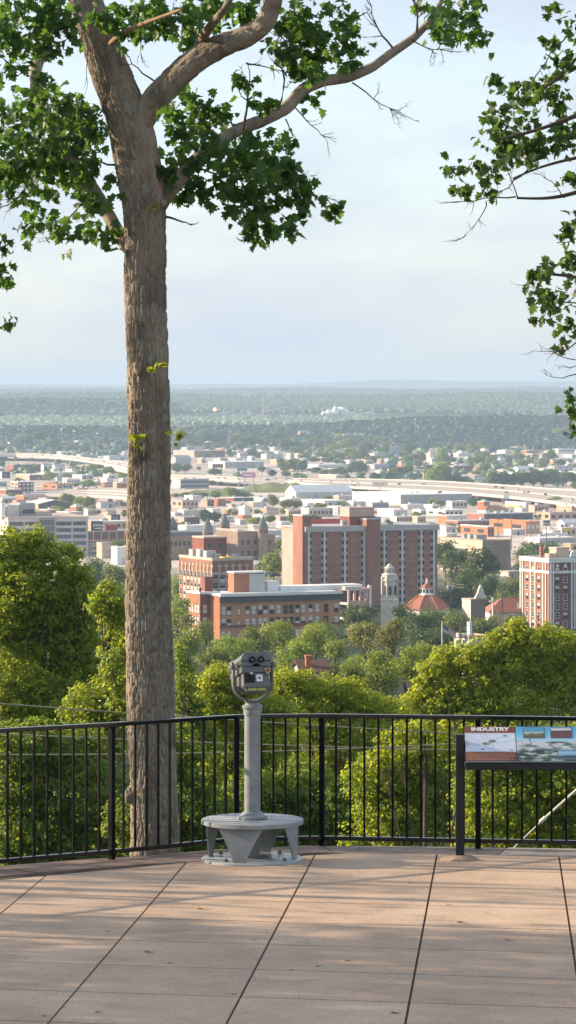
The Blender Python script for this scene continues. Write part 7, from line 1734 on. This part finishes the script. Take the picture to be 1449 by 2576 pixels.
LOOK = {'leaf_city': 'green', 'leaf_deep': 'dark green', 'leaf_olive': 'olive-yellow', 'leaf_mid': 'fresh green'}
SHAPE = ['round', 'broad', 'slim', 'spreading']
def street_tree(cx, yt, w, yb, mk, k, d=None):
    d = d or depth_at(yb); s_ = F / d; p = ray(cx, yb, d); zb = min(float(gz(p.x, d)), p.z); h = (ray(0, yt, d).z - zb) * 1.05; W = max(1.25 * w / s_, h * .6)
    r_ = empty('street_tree', (p.x, d, zb), random.uniform(0, 6.28))
    tag(r_, near_label(('small ' if w < 22 else 'large ' if w > 42 else '') + SHAPE[k] + ' ' + LOOK[mk], 'tree', cx - w / 2, cx + w / 2, yt, yb, d), 'tree', 'trees among the low town blocks')
    cm, tm = PROTO[k, mk]; place('crown', cm, r_); place('trunk', tm, r_); r_.scale = (W, W, h)
c_, d_, o_, m_ = 'leaf_city', 'leaf_deep', 'leaf_olive', 'leaf_mid'
ST_ = {'A': [(270, 575, 55, 655, c_), (385, 580, 70, 655, c_), (150, 610, 40, 655, m_), (510, 610, 70, 650, m_), (775, 590, 90, 650, m_), (840, 590, 60, 650, c_), (900, 580, 45, 655, c_), (945, 585, 50, 660, m_), (1005, 565, 95, 650, m_), (1075, 570, 70, 632, c_), (40, 475, 80, 520, c_), (740, 665, 130, 715, c_), (955, 730, 190, 825, m_), (825, 765, 70, 825, c_), (1320, 655, 120, 740, m_), (1060, 630, 60, 670, d_),
            (120, 880, 80, 920, m_), (210, 890, 80, 912, m_), (370, 895, 130, 925, c_), (650, 900, 150, 980, m_), (745, 885, 170, 1030, m_), (950, 920, 170, 1050, c_), (850, 920, 100, 1060, m_), (660, 1030, 80, 1100, m_), (865, 1050, 90, 1120, c_), (1000, 1010, 80, 1080, m_), (1060, 1065, 70, 1120, d_), (1295, 960, 70, 1030, c_), (1350, 1060, 80, 1150, c_), (180, 1010, 70, 1050, m_), (500, 1035, 60, 1070, m_), (1290, 1385, 140, 1470, c_), (1170, 720, 90, 755, c_),
            (420, 415, 120, 450, c_), (940, 330, 100, 400, c_), (1190, 370, 110, 410, d_), (1300, 400, 60, 440, c_), (570, 400, 100, 440, d_), (720, 410, 90, 440, c_)],
       'B': [(110, 550, 130, 670, c_), (210, 565, 120, 660, c_), (540, 610, 150, 690, d_), (360, 590, 50, 640, c_), (505, 740, 90, 800, d_), (600, 750, 50, 790, m_), (290, 865, 90, 940, c_), (200, 870, 100, 935, m_), (400, 870, 110, 940, c_), (540, 860, 130, 940, c_), (700, 815, 150, 930, m_), (760, 830, 90, 930, m_), (850, 870, 120, 930, c_), (110, 880, 90, 930, c_), (490, 950, 60, 1010, m_), (665, 960, 80, 1000, m_), (1165, 900, 120, 1040, o_), (1300, 960, 130, 1060, o_), (1400, 950, 110, 1050, o_),
            (430, 1060, 150, 1215, d_), (530, 1080, 150, 1215, d_), (690, 1050, 60, 1130, m_), (910, 1040, 50, 1110, m_), (990, 1060, 80, 1110, m_), (960, 1135, 170, 1230, m_), (1130, 1120, 120, 1210, c_), (275, 1240, 150, 1295, m_), (1390, 1120, 150, 1220, c_), (1210, 1390, 100, 1560, m_),
            (560, 205, 140, 300, c_), (900, 250, 180, 380, d_), (430, 430, 180, 495, c_), (700, 400, 100, 500, d_), (930, 400, 150, 500, d_), (1240, 500, 90, 580, c_), (1330, 540, 120, 640, m_), (1410, 500, 130, 640, m_), (1410, 660, 80, 740, m_), (1040, 590, 90, 660, d_), (1150, 620, 100, 710, d_), (1300, 640, 100, 700, c_), (300, 290, 160, 380, d_), (170, 210, 150, 300, c_), (740, 260, 110, 380, c_), (1060, 280, 130, 380, c_), (1200, 290, 150, 400, d_), (800, 320, 120, 420, c_), (1330, 290, 140, 420, m_), (550, 330, 100, 420, m_)],
       'C': [(60, 260, 160, 400, d_), (170, 290, 150, 400, d_), (310, 250, 110, 350, c_), (370, 260, 70, 320, d_), (450, 260, 110, 340, c_), (520, 310, 120, 400, m_), (620, 270, 120, 380, m_), (720, 260, 110, 340, c_), (950, 245, 150, 310, m_), (1040, 240, 120, 310, m_), (830, 280, 90, 330, c_), (400, 390, 150, 480, c_), (550, 380, 170, 480, m_), (680, 345, 140, 480, m_), (790, 380, 140, 480, d_), (130, 460, 170, 590, c_), (210, 480, 110, 600, d_), (60, 590, 90, 640, d_), (190, 600, 120, 670, m_), (340, 540, 130, 610, d_), (430, 570, 120, 620, c_), (560, 540, 160, 630, d_), (770, 490, 180, 620, d_), (790, 590, 100, 650, c_),
            (880, 430, 120, 500, m_), (960, 430, 110, 500, m_), (920, 600, 110, 690, d_), (1010, 590, 120, 690, d_), (1110, 590, 150, 700, d_), (1300, 410, 110, 510, o_), (1380, 390, 110, 510, o_), (1200, 450, 100, 500, c_), (860, 750, 90, 800, m_), (730, 720, 120, 800, c_), (630, 670, 34, 740, o_), (450, 825, 100, 860, m_), (610, 890, 100, 935, m_), (395, 890, 130, 960, m_), (70, 860, 130, 960, o_), (160, 870, 110, 960, o_), (1250, 840, 90, 910, m_), (1390, 835, 90, 910, m_), (20, 500, 100, 590, c_), (280, 1005, 150, 1107, c_), (180, 1020, 150, 1107, c_), (350, 1020, 100, 1107, d_), (240, 390, 130, 460, c_), (320, 440, 130, 500, d_), (470, 440, 130, 500, d_), (620, 450, 150, 510, d_)],
       'D': [(240, 205, 80, 300, c_), (640, 190, 120, 260, c_), (740, 180, 150, 260, m_), (930, 225, 130, 260, d_), (1025, 220, 80, 270, c_), (1270, 160, 130, 270, m_), (1350, 140, 130, 270, m_), (380, 290, 120, 350, m_), (240, 310, 130, 400, d_), (460, 310, 160, 390, m_), (570, 320, 130, 400, c_), (700, 330, 150, 400, d_), (780, 340, 130, 400, d_), (860, 345, 110, 400, c_), (490, 390, 90, 460, m_), (590, 430, 50, 540, o_), (880, 400, 140, 480, c_), (1010, 370, 170, 410, c_), (1180, 360, 120, 410, c_), (140, 350, 110, 520, m_), (180, 400, 70, 510, d_), (110, 500, 170, 720, m_), (40, 560, 120, 720, m_), (190, 540, 110, 720, c_), (420, 660, 90, 720, m_), (300, 620, 150, 720, d_),
             (640, 580, 140, 740, d_), (730, 590, 130, 740, d_), (820, 600, 130, 740, d_), (920, 580, 150, 740, d_), (1030, 570, 150, 740, d_), (1130, 585, 150, 740, d_), (1230, 560, 160, 730, d_), (1350, 580, 170, 720, d_), (1440, 600, 120, 720, d_), (470, 570, 110, 620, m_), (780, 530, 110, 570, m_), (700, 820, 110, 870, m_), (920, 815, 100, 880, m_), (1010, 835, 80, 880, m_), (1100, 840, 100, 890, m_), (1240, 830, 160, 940, m_), (1340, 880, 90, 940, d_), (450, 840, 130, 930, d_), (540, 850, 110, 920, c_), (40, 850, 80, 950, m_), (120, 860, 90, 940, m_), (1430, 690, 70, 760, m_), (1110, 450, 70, 560, m_), (520, 620, 90, 700, c_), (560, 380, 60, 440, c_)],
       'E': [(230, 150, 100, 195, m_), (320, 175, 80, 250, d_), (440, 250, 130, 292, m_), (510, 255, 100, 292, m_), (40, 140, 80, 180, m_), (520, 640, 90, 720, c_)]}
kk_ = 0
for r_k, lst in ST_.items():
    k, ox, oy = REG[r_k]
    for (x, yt, w, yb, mk) in lst:
        kk_ += 1; asp = (yb - yt) / w; shp = 2 if asp > 1.15 else (3 if asp < .6 else kk_ % 2)
        street_tree(x * k + ox, yt * k + oy, w * k, yb * k + oy, mk, shp)

rf = random.Random(91)
for (x0, x1, y0, y1, n, ks) in ((706, 980, 1108, 1175, 26, (d_, c_, m_, d_)), (436, 706, 1096, 1130, 14, (d_, c_)), (980, 1440, 1112, 1190, 26, (c_, m_, d_)), (700, 1130, 1185, 1206, 12, (d_, d_, c_)), (0, 310, 1108, 1138, 12, (d_, c_)), (440, 1440, 1262, 1330, 16, (c_, m_)), (0, 310, 1180, 1290, 12, (c_, m_))):
    for _ in range(n):
        x = rf.uniform(x0, x1); yb = rf.uniform(y0, y1); w = rf.uniform(18, 36) * (1 if yb < 1250 else .7); h = w * rf.uniform(.7, 1.0); street_tree(x, yb - h, w, yb, rf.choice(ks), rf.choice((0, 1, 3)))

# ================================================================== nearer trees between the slope and the big blocks
def mid_tree(px, py, rx, ry, d, mk, label=None, n=5, seed=None, name='hill_tree', lf=5.6):
    s_ = F / d; rs = np.random.RandomState(seed if seed is not None else int(px * 7 + py))
    X = (px - CX) / F * d; zb = float(gz(X, d)); zc = CZ - (py - HY) / s_; r_ = empty(name, (X, d, min(zb, zc - ry / s_ * 1.1)))
    label = label or near_label('broad ' + LOOK[mk] if rx > ry else 'tall ' + LOOK[mk], 'tree', px - rx, px + rx, py - ry, py + ry, d)
    tag(r_, label, 'tree'); b0 = np.array(r_.location)
    lob = [((0, 0, zc - b0[2] - .1 * ry / s_), (rx / s_ * .62, rx / s_ * .6, ry / s_ * .66))]
    for k in range(n):
        a = rs.uniform(0, 6.28); q = rs.uniform(.35, .62); lob.append(((math.cos(a) * rx / s_ * q, rs.uniform(-.4, .4) * rx / s_, zc - b0[2] + math.sin(a) * ry / s_ * q), (rx / s_ * rs.uniform(.3, .48), rx / s_ * .4, ry / s_ * rs.uniform(.3, .48))))
    P_, N_, S_ = spray(lob, 4.2, lf / s_, 15 / s_, rs, up=.6)
    V, T = leaf_geo(P_, N_, S_, QUAD, None, rs)
    o = place('crown', np_mesh('crown', V, T, M[mk]), r_)
    h = zc - b0[2]; g = MB().tube([(0, 0, -.5), (.1, 0, h * .5), (0, 0, h)], [.02 * h + .12, .014 * h + .1, .05], 7)
    for k in range(4):
        c0 = lob[k + 1][0]; g.tube([(0, 0, h * .45), (c0[0] * .6, c0[1] * .6, h * .45 + (c0[2] - h * .45) * .55), c0], [.012 * h + .05, .008 * h + .04, .02], 5)
    g.build('trunk', M['darkbark'], r_)
MID = [(478, 1612, 46, 44, 700, m_), (512, 1588, 28, 34, 760, c_), (590, 1625, 60, 36, 640, m_), (690, 1592, 62, 52, 720, m_), (640, 1612, 50, 36, 690, c_), (780, 1612, 66, 48, 680, m_), (820, 1590, 40, 40, 800, c_), (850, 1625, 34, 36, 640, m_), (540, 1655, 50, 30, 560, c_), (735, 1640, 60, 30, 560, m_),
       (930, 1590, 56, 44, 640, o_), (985, 1595, 48, 44, 620, o_), (900, 1570, 40, 44, 1000, d_), (885, 1545, 30, 30, 1120, d_), (955, 1688, 84, 66, 420, m_), (1035, 1672, 70, 52, 430, m_), (1080, 1655, 44, 44, 450, m_), (885, 1700, 40, 36, 400, c_), (1010, 1548, 40, 30, 1080, d_), (1050, 1572, 60, 44, 1000, d_), (1110, 1560, 60, 44, 1020, c_), (1150, 1575, 50, 40, 980, c_), (1090, 1600, 80, 30, 900, d_), (1200, 1592, 50, 36, 900, d_), (1240, 1575, 50, 40, 950, c_), (1290, 1570, 40, 44, 960, c_), (1180, 1620, 60, 30, 760, d_), (1310, 1590, 30, 40, 940, d_),
       (1120, 1400, 36, 46, 1560, d_), (1152, 1425, 50, 62, 1500, d_), (1212, 1420, 44, 62, 1440, d_), (1180, 1470, 60, 44, 1400, d_), (1140, 1500, 50, 36, 1330, d_), (1235, 1480, 44, 40, 1380, d_), (1265, 1500, 44, 30, 1320, d_), (1290, 1470, 40, 36, 1400, c_), (1290, 1510, 40, 26, 1280, c_), (1325, 1385, 36, 30, 1900, d_), (1365, 1380, 42, 28, 1860, d_), (1350, 1410, 40, 30, 1800, d_), (1306, 1430, 16, 20, 1700, d_),
       (250, 1440, 34, 36, 1350, d_), (296, 1452, 44, 40, 1300, c_), (262, 1478, 34, 30, 1240, d_), (235, 1420, 22, 26, 1450, d_), (458, 1530, 26, 40, 1020, m_), (446, 1470, 14, 40, 1350, m_), (448, 1560, 26, 34, 960, m_), (470, 1565, 24, 24, 900, o_), (688, 1416, 34, 40, 1560, m_), (655, 1430, 22, 34, 1620, d_), (712, 1500, 20, 30, 1420, m_), (640, 1450, 20, 26, 1600, c_), (925, 1545, 22, 34, 1150, d_),
       (500, 1720, 44, 46, 240, c_), (545, 1692, 40, 36, 300, m_), (620, 1690, 50, 34, 300, m_), (700, 1700, 50, 36, 280, m_), (860, 1752, 50, 34, 240, m_), (960, 1765, 60, 30, 200, m_), (830, 1690, 26, 26, 500, c_), (720, 1665, 40, 26, 470, c_), (885, 1672, 40, 22, 500, m_), (815, 1712, 30, 22, 360, m_), (740, 1712, 34, 22, 360, m_), (1180, 1640, 60, 22, 560, c_)]
for row in MID: mid_tree(*row)

# ------------------------------------------------------------------ small houses among those trees
def cottage(px0, px1, yr, ye, d, wall, roof, label, chim=None):
    b = Bld('brick_house' if 'brick' in label else 'small_house', label, px0, None, px1, ye, ye + 16, d, cat='house', phrase=None, L=8, alpha=R(8)); b.walls(M[wall]); b.gable(M[roof], (ye - yr) / b.s, 'x', .4, M[wall])
    wm_ = b.window_mesh(1.0, 1.5, M['glass'], M['white'], .1)
    for f in (.3, .7): b.win_front(wm_, b.W * f, b.H - 2.3)
    if chim:
        x = b.x(chim[0]); MB().box(x - .32, x + .32, 1.2, 2.1, b.H - 1, b.z(chim[1])).build('chimney', M['terracotta'], b.root); MB().box(x - .42, x + .42, 1.1, 2.2, b.z(chim[1]) + .004, b.z(chim[1]) + .25).build('chimney_cap', M['terracotta'], b.root)
cottage(738, 826, 1670, 1694, 440, 'offwhite', 'brownroof', 'brown-roofed house with a bright orange brick chimney among the trees', (780, 1656))
cottage(236, 300, 1655, 1720, 400, 'white', 'roofgrey', 'white house glimpsed through the left tree')
b = Bld('flat_roofed_block', 'pale grey flat-roofed block with roof machinery behind the flag', 1158, None, 1232, 1606, 1650, 660, phrase='pale flat-roofed block'); b.walls(M['lgrey'], M['offwhite']); b.parapet_roof(M['roofgrey'], M['tan_brick'], .5, .3)
for px, w, h, m__ in ((1166, .6, .9, 'lgrey'), (1176, .5, .8, 'white'), (1194, .55, 2.9, 'white'), (1186, .6, .6, 'offwhite')):
    x = b.x(px); MB().box(x - w / 2, x + w / 2, 1.5, 2.5, b.H + .13, b.H + h).build('rooftop_unit', M[m__], b.root)

# ------------------------------------------------------------------ flag
fp = ray(1112, 1640, 520); s_ = F / 520; gzf = float(gz(fp.x, 520)); fl_ = empty('flagpole', (fp.x, 520, gzf)); tag(fl_, 'white flagpole rising from trees with a golden tip', 'flagpole'); ztop = ray(0, 1564, 520).z - gzf
MB().lathe([(.14, 0), (.07, ztop)], 10).build('pole', M['white'], fl_, smooth=True); MB().lathe([(.02, ztop), (.12, ztop + .1), (.02, ztop + .22)], 10).build('finial', M['yellow'], fl_)
NX, NY = 40, 26; V = []; Q = []; mi = []
for j in range(NY + 1):
    for i in range(NX + 1):
        u, v_ = i / NX, j / NY
        x = (1113 + 33 * u - 1112) / s_; y0 = 1571 + 19 * u + 4.5 * u * u; hgt = 19 - 3.5 * u
        z = -(y0 + v_ * hgt - 1571) / s_ + .05 * math.sin(u * 11 + v_ * 3); V.append((x, .16 * math.sin(u * 9 + v_ * 1.6) * (.3 + u), z))
for j in range(NY):
    for i in range(NX):
        Q.append((j * (NX + 1) + i, j * (NX + 1) + i + 1, (j + 1) * (NX + 1) + i + 1, (j + 1) * (NX + 1) + i))
        st_ = int(j / NY * 13); mi.append(2 if (i < NX * .4 and st_ < 7 and not (i % 3 == 1 and j % 3 == 1)) else (1 if (i < NX * .4 and st_ < 7) or st_ % 2 else 0))
M['flagred'] = mat('flag_red', (.42, .035, .04), .8, .1, 3); M['flagwhite'] = mat('flag_white', (.78, .76, .74), .8, .05, 3); M['flagblue'] = mat('flag_blue', (.03, .05, .16), .8, .1, 3)
zt = ray(0, 1571, 520).z
f_ = place('flag', np_mesh('flag', V, Q, [M['flagred'], M['flagwhite'], M['flagblue']], True, True, mi), None, (fp.x + .1, 520, zt)); tag(f_, 'United States flag hanging in folds from the white pole', 'flag')
# gas flare on the far plain
p0 = ray(540, 1034, 9100); m, nt, bs = new_mat('flame'); bs.inputs['Emission Color'].default_value = (1, .35, .12, 1); bs.inputs['Emission Strength'].default_value = 2.2
fr_ = empty('gas_flare', (p0.x, 9100, float(gz(p0.x, 9100)))); tag(fr_, 'small orange gas flare on the far plain', 'flare'); h = p0.z - fr_.location.z
MB().tube([(0, 0, 0), (0, 0, h)], 1.0, 6).build('stack', M['steel'], fr_); MB().lathe([(1, h), (4.5, h + 2), (4, h + 5), (1, h + 9)], 10).build('flame', m, fr_)

# ================================================================== far woods, hills
def woods(name, y0, y1, n, rlo, rhi, m, geo, seed, zk=.35, k=.105, xr=None, hf=1.0, thin=None):
    rs = np.random.RandomState(seed); V0, T0 = geo
    y = rs.uniform(y0, y1, n); x = rs.uniform(-k, k, n) * y if xr is None else rs.uniform(*xr, n) * y
    if thin:
        keep = fbm(x / thin, y / thin / 2, seed) > -.25; x, y = x[keep], y[keep]; n = len(x)
    r_ = rs.uniform(rlo, rhi, n); z = gz(x, y) + r_ * zk
    jit = 1 + .34 * rs.uniform(-1, 1, (n, len(V0), 1)); a = rs.uniform(0, 6.28, n); ca, sa = np.cos(a)[:, None], np.sin(a)[:, None]
    B = V0[None] * jit * (r_[:, None, None] * np.array([1, 1, .85 * hf])); X = B[..., 0] * ca - B[..., 1] * sa; Y = B[..., 0] * sa + B[..., 1] * ca
    V = np.stack([X + x[:, None], Y + y[:, None], B[..., 2] + z[:, None]], -1).reshape(-1, 3); T = (T0[None] + (np.arange(n) * len(V0))[:, None, None]).reshape(-1, 3)
    o = place(name, np_mesh(name, V, T, m, True)); o['kind'] = 'stuff'; return o
tag(woods('woods', 6650, 7400, 9500, 4, 8.5, M['woods'], I2, 1), 'dark wooded ridge crossing the plain beyond the town', 'woods')
tag(woods('woods', 6600, 6950, 900, 5, 9, M['woodslight'], I2, 11, thin=260), 'lighter tree groups at the foot of the dark ridge', 'woods')
tag(woods('woods', 7500, 9700, 9000, 6, 11, M['woodspale'], I1, 3, thin=420), 'hazy light green woods around the far works', 'woods')
tag(woods('woods', 9550, 10500, 3200, 7, 12, M['woods'], I1, 4, xr=(-.11, -.03)), 'hazy dark ridge far off at left', 'woods')
tag(woods('woods', 10000, 12800, 14000, 7, 12, M['woodslight'], I1, 5), 'broad hazy forest hill below the skyline', 'woods')
tag(woods('woods', 18500, 21300, 9000, 12, 22, M['woods'], I1, 6), 'pale blue forest band under the skyline', 'woods')
tag(woods('woods', 4200, 6500, 700, 4.5, 8, M['woodslight'], I2, 7, thin=300), 'scattered far trees in a belt before the dark ridge', 'trees')

# ground and embankment
def ground():
    ys = np.concatenate([[-100, -40, 0, 20, 31.2, 32.5], np.linspace(33, 60, 12), np.geomspace(64, 6500, 60), np.linspace(6550, 8500, 50), np.geomspace(8700, 60000, 90)])
    t = np.linspace(-1, 1, 141); t = .3 * t + .7 * t ** 3
    Y = np.repeat(ys[:, None], len(t), 1); X = t[None] * (70 + .5 * np.maximum(ys, 0))[:, None]; Z = gz(X, Y)
    n = len(t); i, j = np.meshgrid(np.arange(len(ys) - 1), np.arange(n - 1), indexing='ij')
    Q = np.stack([i * n + j, i * n + j + 1, (i + 1) * n + j + 1, (i + 1) * n + j], -1).reshape(-1, 4)
    o = place('ground', np_mesh('ground', np.stack([X, Y, Z], -1).reshape(-1, 3), Q, M['ground'], True, True)); tag(o, kind='structure')
ground()
M['grass'] = mat('bank_grass', (.155, .17, .035), .95, .35, .05)
def bank(px0, px1, yt, yb, name='grass_bank'):
    d = depth_at(yb); s_ = F / d; g = []; Q = []; nx, ny = 40, 12; x0, x1 = (px0 - CX) / s_, (px1 - CX) / s_; h = (yb - yt) / s_ * .8
    for j in range(ny + 1):
        for i in range(nx + 1):
            u, v_ = i / nx, j / ny; x = x0 + (x1 - x0) * u; y = d + 90 * v_
            e = min(1, 5 * u, 5 * (1 - u)) ** .7; pr = math.sin(min(v_ * 1.15, 1) * math.pi / 2) * (1 if v_ < .88 else max(0, (1 - v_) / .12))
            g.append((x, y, float(gz(x, y)) - .5 + (h * e * pr) * (1 + .12 * math.sin(u * 17))))
    for j in range(ny):
        for i in range(nx): a = j * (nx + 1) + i; Q.append((a, a + 1, a + nx + 2, a + nx + 1))
    tag(place(name, np_mesh(name, g, Q, M['grass'], True, True)), kind='structure')
bank(600, 780, 1212, 1240); bank(455, 640, 1230, 1250); bank(1330, 1420, 1250, 1266)

# ================================================================== air, light, view
m = bpy.data.materials.new('haze_air'); m.use_nodes = True; nt = m.node_tree; nt.nodes.remove(nt.nodes['Principled BSDF'])
pv = nt.nodes.new('ShaderNodeVolumePrincipled'); pv.inputs['Color'].default_value = HAZE_COL; pv.inputs['Density'].default_value = HAZE_D; pv.inputs['Anisotropy'].default_value = HAZE_G
nt.links.new(pv.outputs[0], nt.nodes['Material Output'].inputs['Volume'])
hz = MB().box(-31000, 31000, -150, 61000, -140, 112).build('haze', m); tag(hz, kind='stuff')

SUN_EL, SUN_AZ = R(20), Vector((-.966, .259, 0))
pos = SUN_AZ.normalized() * math.cos(SUN_EL) + Vector((0, 0, math.sin(SUN_EL)))
ld = bpy.data.lights.new('sun', 'SUN'); ld.energy = SUN_E; ld.angle = R(.53); ld.color = (1.0, .80, .58)
lo_ = bpy.data.objects.new('sun', ld); C.objects.link(lo_); lo_.rotation_euler = (-pos).to_track_quat('-Z', 'Y').to_euler(); lo_.location = (-20, 10, 40)

w = bpy.data.worlds.new('World'); bpy.context.scene.world = w; w.use_nodes = True; nt = w.node_tree
sky = nt.nodes.new('ShaderNodeTexSky'); sky.sky_type = 'NISHITA'; sky.sun_disc = False; sky.sun_elevation = SUN_EL
sky.sun_rotation = SUN_ROT; sky.air_density = 1.0; sky.dust_density = 1.2; sky.ozone_density = 1.4; sky.altitude = 300
tc = nt.nodes.new('ShaderNodeTexCoord'); mp = nt.nodes.new('ShaderNodeMapping'); mp.inputs['Scale'].default_value = (9, 9, 30); mp.inputs['Rotation'].default_value = (0, R(4), 0)
n = nt.nodes.new('ShaderNodeTexNoise'); n.inputs['Scale'].default_value = 1.3; n.inputs['Detail'].default_value = 6; n.inputs['Roughness'].default_value = .55
nt.links.new(tc.outputs['Generated'], mp.inputs['Vector']); nt.links.new(mp.outputs[0], n.inputs['Vector'])
rp = ramp(nt, n.outputs['Fac'], [(.42, (.66, .66, .66)), (.70, (.97, .97, .97))])
mx = nt.nodes.new('ShaderNodeMix'); mx.data_type = 'RGBA'; nt.links.new(rp, mx.inputs['Factor']); nt.links.new(sky.outputs[0], mx.inputs[6]); mx.inputs[7].default_value = CLOUD
bg = nt.nodes['Background']; nt.links.new(mx.outputs[2], bg.inputs['Color']); bg.inputs['Strength'].default_value = SKY_S

cam = bpy.data.cameras.new('camera'); co = bpy.data.objects.new('camera', cam); C.objects.link(co); co.location = (0, 0, CZ); co.rotation_euler = (math.pi / 2, 0, 0)
cam.sensor_fit = 'VERTICAL'; cam.sensor_height = 36; cam.lens = 36 * F / 2576; cam.shift_y = -318 / 2576; cam.clip_start = .5; cam.clip_end = 120000
sc = bpy.context.scene; sc.camera = co
sc.view_settings.view_transform = 'Standard'; sc.view_settings.look = 'None'; sc.view_settings.exposure = EXPO; sc.view_settings.gamma = 1
sc.render.engine = 'CYCLES'; sc.cycles.use_denoising = True; sc.cycles.max_bounces = 6; sc.cycles.diffuse_bounces = 3; sc.cycles.transmission_bounces = 4; sc.cycles.volume_bounces = 0
sc.cycles.sample_clamp_indirect = 6
